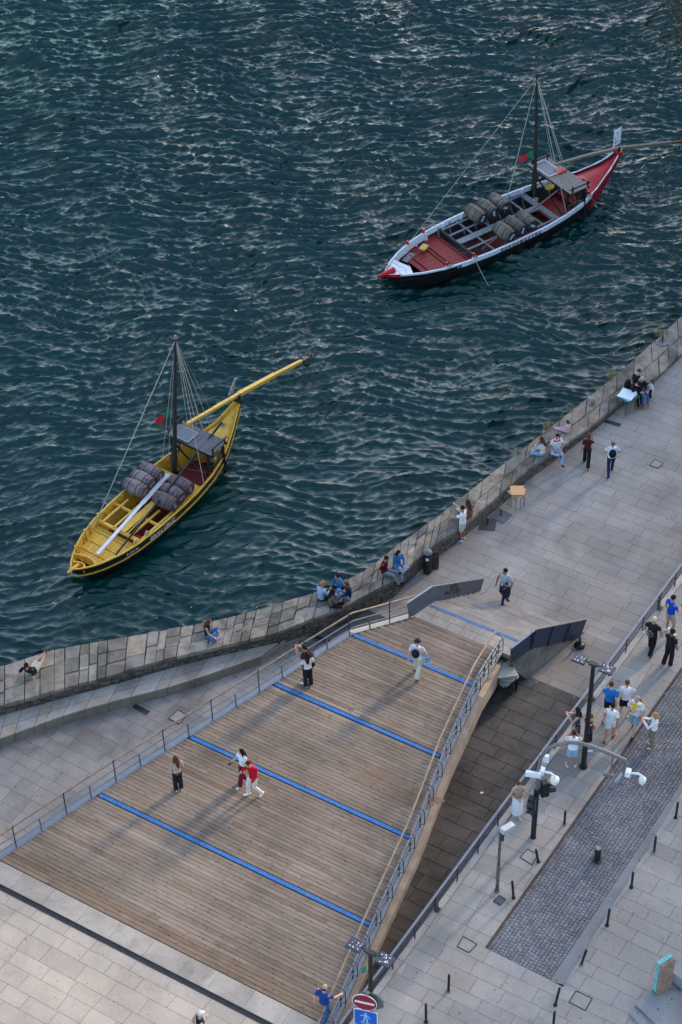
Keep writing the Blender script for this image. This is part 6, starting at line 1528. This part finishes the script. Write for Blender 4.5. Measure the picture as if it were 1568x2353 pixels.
def backpack(M4, j, lb, mat, big=1.0):
    c = (j['che']+j['wai'])/2; held('backpack', lb, 'backpack', M4, c+Vector((0, -.20*big, .06)), (.15*big, .10*big, .21*big), mat, (1, 0), ell=True)
BLK, WHT, NVY = (.015, .014, .016), (.68, .68, .70), (.02, .025, .06)
JEAN, LJ, SKY_ = (.05, .12, .28), (.22, .33, .48), (.30, .42, .58)
HB, HD, HBL, HR = (.05, .025, .014), (.018, .011, .009), (.42, .30, .15), (.14, .045, .018)
def comb(*d): r = {}; [r.update(x) for x in d]; return r
M_FLORAL = None
def pattern(name, a, b, sc_, th=.5, w_=.05, kind='noise'):
    m, t, bs = nt(name); tc = N(t, 'ShaderNodeTexCoord')
    if kind == 'stripe': n = N(t, 'ShaderNodeTexWave', i_Scale=sc_, bands_direction='X'); src = n.outputs['Fac']
    else: n = N(t, 'ShaderNodeTexNoise', i_Scale=sc_, i_Detail=2.0); src = n.outputs['Fac']
    L(t, tc.outputs['Object'], n.inputs['Vector']); cr = N(t, 'ShaderNodeValToRGB'); cr.color_ramp.elements[0].position = th-w_; cr.color_ramp.elements[1].position = th+w_
    cr.color_ramp.elements[0].color = c4(a); cr.color_ramp.elements[1].color = c4(b); L(t, src, cr.inputs[0]); L(t, cr.outputs[0], bs.inputs['Base Color']); bs.inputs['Roughness'].default_value = .85; return m
WT = walltop
def wz(u): return WT(u)+.02
# --- on the quay wall, from the left
person((78, 1545), wz(80), 68, 1.75, comb(RECL, LONG, dict(anR=(.03, .86, .12), anL=(.0, .9, .16))), 'man in black t-shirt and beige shorts leaning back on the wall at far left', ('tee', BLK), ('shorts', (.50, .44, .34)), ('short', HD), 0, (.16, .05, .03))
person((478, 1462), wz(480), -10, 1.68, sit(**comb(CROSS, dict(elL=(-.24, -.12, .34), wrL=(-.30, -.22, .06), elR=(.24, .10, .36), wrR=(.26, .30, .25)))), 'woman with long auburn hair and black top sitting alone on the wall', ('tank', BLK), ('trousers', JEAN), ('long', HR), 0, WHT, 25, 'f')
person((739, 1379), wz(739), 50, 1.66, sit(**CROSS), 'woman with strawberry blond hair and pale denim jacket in the circle of four', ('jacket', SKY_), ('trousers', BLK), ('curly', (.34, .16, .07)), 0, WHT, -20, 'f')
person((762, 1393), wz(762), 20, 1.62, sit(**CROSS), 'dark haired woman in olive grey top, nearest the ledge in the circle of four', ('long', (.13, .12, .09)), ('trousers', BLK), ('long', HD), 0, BLK, 10, 'f')
person((781, 1358), wz(781), -150, 1.74, sit(**CROSS), 'person with dark curly hair and blue jacket, river side of the circle of four', ('jacket', (.04, .13, .30)), ('trousers', (.03, .03, .05)), ('curly', HD), 0, (.08, .03, .05), 0)
person((801, 1375), wz(801), -165, 1.68, sit(**KNEES), 'woman with brown hair, navy jumper and jeans, right side of the circle of four', ('long', (.015, .018, .04)), ('trousers', LJ), ('bob', (.10, .05, .03)), 0, WHT, 0, 'f')
person((884, 1318), wz(884)-.03, -25, 1.78, sit(**comb(dict(knR=(.11, .42, .16), anR=(.11, .62, -.22), knL=(-.11, .42, .16), anL=(-.05, .60, -.26)), dict(elR=(.30, -.12, .32), wrR=(.36, -.14, .06), elL=(-.30, -.16, .32), wrL=(-.36, -.22, .06)))), 'man in dark red shirt over black top leaning back on the wall ledge', ('long', (.10, .008, .014), 'short'), ('trousers', (.17, .19, .22)), ('short', HD), 1, BLK, 10)
person((914, 1302), wz(914)-.03, -62, 1.70, sit(**comb(HANG, dict(knL=(-.22, .40, .16), anL=(.10, .46, .10)))), 'woman with long dark hair in denim jacket and jeans beside the man in red', ('jacket', (.04, .16, .36)), ('trousers', LJ), ('long', HD), 0, BLK, 15, 'f')
t, j, W_, M4 = person((1062, 1241), 0, 150, 1.80, dict(elL=(-.36, .20, 1.36), wrL=(-.36, .46, 1.46), elR=(.22, .06, 1.16), wrR=(.20, .20, .95)), 'man in white t-shirt and beige shorts standing by the wall and pointing at the river', ('tee', WHT), ('shorts', (.52, .46, .36)), ('short', HD), 1, WHT, 10)
person((1077, 1190), wz(1080), 120, 1.66, sit(**comb(dict(knR=(.16, .36, .22), anR=(.1, .5, .05), knL=(-.16, .36, .22), anL=(-.1, .5, .05)), dict(elL=(-.34, .20, .50), wrL=(-.40, .40, .62)))), 'woman with brown hair in brown dress sitting on the wall behind the pointing man', ('tee', (.20, .09, .05)), ('shorts', (.20, .09, .05)), ('long', HB), 0, WHT, 0, 'f')
person((1246, 1045), wz(1246), 140, 1.66, sit(**CROSS), 'woman with big curly brown hair and white top over mustard, sitting on the wall', ('tee', (.60, .56, .48)), ('trousers', LJ), ('wavy', (.06, .03, .02)), 1, WHT, 20, 'f')
t, j, W_, M4 = person((1277, 1036), wz(1277), -75, 1.78, sit(**comb(HANG, dict(knR=(.28, .36, .22), anR=(.02, .40, .10)))), 'man in white t-shirt with red scarf sitting with one leg down from the wall', ('tee', WHT), ('trousers', SKY_), ('short', HD), 1, (.02, .04, .05), -20)
held('red_jumper', 'red jumper knotted round the shoulders of the man sitting on the wall', 'jumper', M4, j['nek']+Vector((0, -.03, -.06)), (.19, .12, .06), cloth((.50, .01, .06)), (1, 0), ell=True)
person((1306, 993), wz(1306), 160, 1.15, sit(**LONG), 'small child in pale pink clothes sitting on the wall with legs stretched', ('long', (.60, .42, .46)), ('trousers', (.60, .40, .46)), ('bob', HB), 0, (.55, .45, .55), 0, 'f')
# --- walking on the quay
person((1347, 1070), 0, 80, 1.68, comb(WALK, dict(elR=(.24, .12, 1.2), wrR=(.16, .25, 1.38))), 'woman with auburn hair, maroon top and black trousers walking away along the wall', ('tee', (.065, .012, .018)), ('wide', BLK), ('bob', HR), 1, (.3, .12, .08), 15, 'f')
t, j, W_, M4 = person((1402, 1090), 0, 88, 1.78, comb(WALK2, mirror_arm((.27, .04, 1.16), (.24, .22, 1.10))), 'man in white t-shirt and dark trousers walking away with a black backpack', ('tee', WHT), ('trousers', NVY), ('bald', HB), 1, BLK, 20)
backpack(M4, j, 'black backpack on the man walking away across the quay', cloth(BLK))
person((1463, 890), wz(1463)+.03, 55, 1.70, sit(**CROSS), 'person in black with dark beanie sitting on the wall behind the blond woman', ('long', BLK), ('trousers', BLK), ('cap', (.03, .035, .045)), 0, WHT, -120)
t, j, W_, M4 = person((1448, 905), .02+.40, -40, 1.80, sit(**comb(HANG, dict(wai=(0, .04, .27), che=(0, .12, .44), nek=(0, .24, .58), hed=(0, .34, .68), shR=(.19, .20, .54), shL=(-.19, .20, .54), elR=(.24, .32, .32), wrR=(.06, .50, .34), elL=(-.24, .32, .32), wrL=(-.06, .50, .34)))), 'man in black jacket and cap bent forward beside the pale tables, tan boots', ('jacket', BLK), ('trousers', BLK), ('cap', BLK), 0, (.25, .13, .04), 0)
backpack(M4, j, 'large black backpack on the man bending forward by the pale tables', cloth((.012, .012, .014)), 1.2)
person((1470, 902), .42, -62, 1.68, sit(**comb(HANG, dict(anR=(.11, .46, -.34), anL=(-.11, .50, -.30)))), 'woman with long pale blond hair and blue jeans sitting low on the wall', ('jacket', BLK), ('trousers', JEAN), ('wavy', (.44, .36, .26)), 0, (.3, .16, .06), -20, 'f')
person((1494, 919), 0, 170, 1.12, comb(WALK, dict(anL=(-.09, .10, .10), knL=(-.09, .08, .5), anR=(.09, -.05, .10))), 'little girl in white blouse and black leggings standing in front of the seated family', ('long', WHT), ('trousers', BLK), ('wavy', HR), 0, WHT, -10, 'f')
person((1158, 1386), 0, -130, 1.84, comb(WALK, mirror_arm((.30, -.02, 1.18), (.30, .10, .92))), 'bearded man in light grey t-shirt and dark shorts walking to the stair', ('tee', (.36, .39, .44)), ('shorts', (.03, .02, .035)), ('beard', HD), 1, BLK, -30, bulk=1.12)
person((1162, 1391), .15, -120, 1.18, comb(WALK2, dict(elR=(.2, .16, 1.22), wrR=(.08, .2, 1.42))), 'small child in navy clothes walking in front of the bearded man', ('long', NVY), ('trousers', (.02, .025, .08)), ('short', HD), 1, WHT, 30)
# --- on the wooden deck
t, j, W_, M4 = person((704, 1566), SZ, 165, 1.80, comb(dict(), HIGH), 'man in dark t-shirt with backpack photographing the river at the deck railing', ('tee', (.03, .02, .03)), ('trousers', BLK), ('short', HD), 1, WHT, 0)
phone(M4, j, 'phone raised by the man photographing at the railing'); backpack(M4, j, 'dark backpack on the man photographing at the deck railing', cloth((.05, .03, .04)))
t, j, W_, M4 = person((709, 1576), SZ, 110, 1.66, comb(dict(), BELLY), 'woman with white top and black trousers standing before the photographing man', ('tee', (.55, .50, .46)), ('wide', BLK), ('long', HD), 1, (.5, .45, .4), -20, 'f')
held('black_bag', 'black bag slung over the shoulder of the woman at the deck railing', 'bag', M4, (.2, .05, 1.02), (.10, .07, .13), cloth(BLK), (1, 0), ell=True)
t, j, W_, M4 = person((958, 1552), SZ, 70, 1.78, comb(WALK), 'man in dark bucket hat, pale t-shirt and cream trousers walking up the deck', ('tee', (.50, .52, .56)), ('wide', (.50, .45, .36)), ('bucket', (.03, .02, .05)), 0, BLK, 0)
backpack(M4, j, 'small black backpack of the man in the bucket hat', cloth(BLK), .95)
mb = MB(); q = W_(j['wrR']+Vector((0.02, 0.02, -.08))); v_ = Vector((.9, .2, 0)).normalized()*.16
mb.plate([q-v_*.3, q+v_*.3, q+v_+Vector((0, 0, -.48)), q-v_+Vector((0, 0, -.45))], (0.02, -.06, 0)); tag(mb.build('shopping_bag', pattern('blue_bag_print', (.12, .22, .38), (.35, .45, .58), 14), bevel=.01), 'pale blue printed shopping bag carried by the man in the bucket hat', 'bag')
t, j, W_, M4 = person((411, 1814), SZ, 115, 1.64, comb(dict(knL=(-.09, .06, .5)), BELLY), 'woman with long auburn hair, beige cardigan and black trousers standing on the deck', ('jacket', (.40, .29, .22)), ('wide', BLK), ('long', (.09, .03, .015)), 0, WHT, 15, 'f')
t, j, W_, M4 = person((561, 1798), SZ, -140, 1.68, comb(WALK, dict(anR=(.09, -.10, .10), elL=(-.25, .02, 1.16), wrL=(-.22, .1, .92), elR=(.26, .10, 1.18), wrR=(.30, .24, 1.02))), 'woman with long black hair, white t-shirt and maroon trousers walking with a phone', ('tee', WHT), ('wide', (.14, .008, .022)), ('long', (.012, .008, .008)), 0, WHT, -15, 'f')
held('phone', 'dark blue phone held low by the woman in maroon trousers', 'phone', M4, j['wrR']+Vector((0, .08, -.04)), (.075, .15, .012), cloth((.03, .03, .08)), (1, -.4), .003)
person((585, 1826), SZ, -150, 1.80, comb(WALK2, dict(anR=(.10, .16, .10), anL=(-.12, -.20, .10), che=(0, .05, 1.29), nek=(0, .09, 1.44), hed=(0, .15, 1.58), elR=(.26, .10, 1.15), wrR=(.34, .22, .96))), 'man in bright red shirt, white trousers and white shoes on the deck', ('long', (.42, .006, .015)), ('trousers', (.58, .54, .52)), ('short', HB), 0, WHT, 10, bulk=1.08)
t, j, W_, M4 = person((747, 2345), SZ, 55, 1.76, comb(WALK, dict(anR=(.09, -.20, .12), elR=(.26, .14, 1.2), wrR=(.30, .38, 1.10))), 'balding man in blue t-shirt and jeans holding the deck handrail at the bottom', ('tee', (.015, .05, .22)), ('trousers', (.03, .12, .30)), ('bald', HD), 0, WHT, 0)
person((466, 2405), SZ, 20, 1.76, comb(WALK), 'person in white and navy cap cut off by the bottom picture edge', ('tank', BLK), ('shorts', BLK), ('cap', (.55, .53, .52)), 0, BLK, 20)
# --- on the street
t, j, W_, M4 = person((1536, 1452), SZ, 28, 1.80, comb(dict(knR=(.13, .10, .5), anR=(.20, .02, .09)), dict(elR=(.22, .12, 1.16), wrR=(.10, .34, 1.12))), 'young man in blue football shirt with yellow number nine near the railing', ('tee', (.008, .06, .42)), ('shorts', (.36, .28, .20)), ('short', HD), 1, WHT, -10)
mb = MB(); bk_ = M4.to_3x3().normalized(); ob_ = W_(j['che']+Vector((-.03, -.150, .02))); put_text(mb, '9', .24, (ob_, bk_ @ Vector((1, 0, 0)), bk_ @ Vector((0, -.06, 1)).normalized()))
num = mb.build('shirt_number', cloth((.65, .55, .05)), t); num.matrix_parent_inverse = M4.inverted()
held('phone', 'dark phone case in the hand of the young man with number nine', 'phone', M4, j['wrR']+Vector((0, .09, .04)), (.16, .10, .02), cloth((.06, .04, .03)), (1, .5), .003)
t, j, W_, M4 = person((1494, 1500), SZ, 60, 1.76, comb(WALK, mirror_arm((.29, .0, 1.18), (.32, .08, .95))), 'person with short bleached hair dressed all in black near the railing', ('tee', BLK), ('wide', (.012, .010, .012)), ('short', (.52, .47, .33)), 1, (.2, .15, .15), 10, bulk=1.08)
held('patterned_bag', 'brown cross-body bag with pale print on the back of the bleached blond person', 'bag', M4, (-.03, -.17, 1.10), (.13, .06, .17), pattern('brown_bag_print', (.05, .03, .03), (.45, .40, .36), 22, .6), (1, 0), ell=True)
held('water_bottle', 'clear plastic water bottle in the hand of the bleached blond person', 'bottle', M4, j['wrL']+Vector((0, .02, -.16)), (.04, .04, .11), cloth((.6, .65, .7)), (1, 0), ell=True)
person((1535, 1527), SZ, 50, 1.72, comb(dict(anL=(-.12, -.12, .09)), dict(elL=(-.24, .12, 1.2), wrL=(-.14, .26, 1.36))), 'dark haired person in loose black outfit and pink trainers drinking beside the kerb', ('tee', (.012, .011, .014)), ('wide', (.012, .011, .014)), ('curly', HD), 2, (.45, .18, .22), 0, bulk=1.05)
person((1397, 1652), SZ, 70, 1.80, comb(WALK2, dict(anR=(.09, .10, .09))), 'man in bright blue t-shirt and black shorts walking away', ('tee', (.012, .13, .42)), ('shorts', BLK), ('short', (.08, .035, .02)), 0, WHT, -15)
person((1433, 1648), SZ, 78, 1.80, comb(dict(anL=(-.14, .02, .09), anR=(.14, .05, .09)), dict(elR=(.26, .10, 1.16), wrR=(.24, .26, 1.02))), 'man in white shirt with lilac stripes and black shorts walking away', ('tee', pattern('lilac_stripe', (.56, .56, .62), (.68, .67, .68), 9, .5, .3, 'stripe')), ('shorts', BLK), ('short', (.10, .045, .025)), 0, WHT, -5)
person((1400, 1698), SZ, 68, 1.74, comb(WALK2, dict(anR=(.10, .10, .09))), 'boyish man in all white with red trainers walking behind the other two', ('tee', WHT), ('shorts', (.66, .66, .66)), ('short', HD), 1, (.30, .02, .05), 15)
t, j, W_, M4 = person((1455, 1684), SZ, -122, 1.84, comb(WALK, dict(elL=(-.27, .02, 1.14), wrL=(-.24, .10, .86))), 'grey haired man in floral shirt with yellow jumper, denim shorts and sandals', ('tee', pattern('floral_print', (.07, .10, .30), (.58, .60, .62), 9, .40, .03)), ('shorts', (.20, .27, .36)), ('short', (.30, .28, .27)), 0, (.04, .015, .015), -20, bulk=1.12)
_y = held('yellow_jumper', 'yellow jumper tied round the neck of the grey haired man', 'jumper', M4, j['nek']+Vector((0, .0, -.07)), (.21, .16, .065), cloth((.62, .36, .03)), (1, 0), ell=True)
_s = held('sleeve', None, None, M4, j['che']+Vector((.03, .15, -.05)), (.055, .03, .20), cloth((.62, .36, .03)), (1, 0), ell=True); _s.parent = _y
backpack(M4, j, 'small dark backpack behind the shoulder of the grey haired man', cloth((.02, .03, .02)), .9)
t, j, W_, M4 = person((1498, 1716), SZ, 165, 1.68, comb(dict(knR=(.10, .10, .5)), lift(PHONE, -.04, .06)), 'woman with blond hair, white blouse and khaki trousers taking a photo on the cobbles', ('long', WHT), ('wide', (.17, .15, .11)), ('bob', (.36, .20, .08)), 0, (.5, .48, .42), 0, 'f')
phone(M4, j, 'phone held out by the woman in khaki trousers')
held('brown_belt_bag', 'brown leather belt bag worn by the woman in khaki trousers', 'bag', M4, (.02, .15, 1.0), (.15, .05, .06), cloth((.28, .08, .03)), (1, 0), ell=True)
drm = pattern('navy_floral', (.012, .014, .035), (.28, .34, .42), 16, .58, .03)
t, j, W_, M4 = person((1322, 1704), SZ, 168, 1.68, comb(dict(), PHONE), 'woman with long dark hair and navy patterned dress looking at her phone', ('dress', drm), ('longdress', drm), ('long', HD), 0, (.1, .05, .04), 0, 'f')
phone(M4, j, 'phone of the woman in the patterned dress')
t, j, W_, M4 = person((1349, 1722), SZ, 15, 1.74, comb(dict(), dict(elR=(.24, .12, 1.2), wrR=(.10, .33, 1.30))), 'person in black t-shirt with coloured print half hidden behind the street lamp', ('tee', pattern('black_printed_shirt', (.35, .12, .04), BLK, 7, .36, .02)), ('shorts', BLK), ('short', HR), 0, WHT, 0)
held('phone', 'purple phone held up by the person behind the street lamp', 'phone', M4, j['wrR']+Vector((0, .09, .05)), (.15, .075, .012), cloth((.06, .03, .12)), (.4, 1), .003)
t, j, W_, M4 = person((1313, 1762), SZ, 85, 1.78, comb(dict(anL=(-.13, .0, .09), anR=(.13, .03, .09)), PHONE), 'man in white t-shirt and pale denim shorts seen from behind under the curved arm', ('tee', WHT), ('shorts', (.22, .38, .50)), ('short', HB), 1, (.55, .55, .55), 0)
person((1188, 1872), SZ, -80, 1.64, comb(dict(anL=(-.05, .16, .09), knL=(-.06, .12, .5), anR=(.10, -.06, .09)), mirror_arm((.30, .02, 1.16), (.05, .22, 1.06))), 'woman with short auburn hair, speckled beige top and long white skirt by the railing', ('tank', pattern('speckled_beige', (.10, .08, .06), (.34, .29, .23), 30, .45, .08)), ('skirt', (.62, .62, .64)), ('short', (.12, .035, .012)), 0, (.55, .42, .38), 0, 'f', bulk=1.12)
# bake the fused figures once
dg = bpy.context.evaluated_depsgraph_get(); dg.update()
_new = []
for o in _todo:
    me = bpy.data.meshes.new_from_object(o.evaluated_get(dg)); _new.append((o, me))
for o, me in _new:
    o.modifiers.clear(); old = o.data; o.data = me; bpy.data.meshes.remove(old)
    me.polygons.foreach_set('use_smooth', [True]*len(me.polygons))
# added out-of-view light blocker: crest shaped to stop the low sun except for one dip
SUN_AZ, SUN_EL = 46.0, 20.0      # azimuth measured from +x towards +y
def add_sun_blocker():
    a = R(SUN_AZ); s_ = Vector((math.cos(a), math.sin(a), 0)); q_ = Vector((-math.sin(a), math.cos(a), 0)); D = 128.0; need = D*math.tan(R(SUN_EL)); mb = MB(); vs = []
    qs = [-160, -120, -60, -20, 0, 10, 18, 22, 24.5, 26, 27, 28, 29, 30.5, 32, 33, 34, 35.5, 38, 45, 56, 64, 72, 80]
    for q in qs:
        gap = math.exp(-((q-30.2)/7)**4); h = (need+14+4*math.sin(q*.11)-(30)*gap)*min(1, max(.02, (80-q)/18))
        for (d_, k) in ((-25, 0), (-12, .45), (0, 1), (60, .95), (200, .4), (400, 0)):
            p = s_*(D+d_)+q_*q; vs.append((p.x, p.y, WZ-1+(h+3)*k if k else WZ-2))
    m = 6; mb.add(vs, [(i*m+k, i*m+k+1, (i+1)*m+k+1, (i+1)*m+k) for i in range(len(qs)-1) for k in range(m-1)])
    struct(mb.build('hill', plain('sun_blocker_earth', (.10, .09, .06), .9, noise=.4, scale=.05)))
add_sun_blocker()
# ------------------------------------------------------------------ light
w = bpy.data.worlds.new('World'); sc.world = w; w.use_nodes = True; t = w.node_tree
bg = t.nodes['Background']; sk = t.nodes.new('ShaderNodeTexSky'); sk.sky_type = 'NISHITA'; sk.sun_disc = False
sk.sun_elevation = R(SUN_EL); sk.sun_rotation = R(90-SUN_AZ); sk.air_density = 1.0; sk.dust_density = 2.0; sk.ozone_density = 1.0
t.links.new(sk.outputs[0], bg.inputs[0]); bg.inputs[1].default_value = .15
sl = bpy.data.lights.new('sun', 'SUN'); sl.energy = 2.0; sl.angle = R(10); sl.color = (1, .78, .55)
so = bpy.data.objects.new('sun', sl); COL.objects.link(so)
sd = Vector((math.cos(R(SUN_AZ))*math.cos(R(SUN_EL)), math.sin(R(SUN_AZ))*math.cos(R(SUN_EL)), math.sin(R(SUN_EL))))
so.rotation_euler = sd.to_track_quat('Z', 'Y').to_euler(); so.location = sd*200
sc.view_settings.view_transform = 'Standard'; sc.view_settings.look = 'None'; sc.view_settings.gamma = 1; sc.view_settings.exposure = 1.8
sc.render.engine = 'CYCLES'
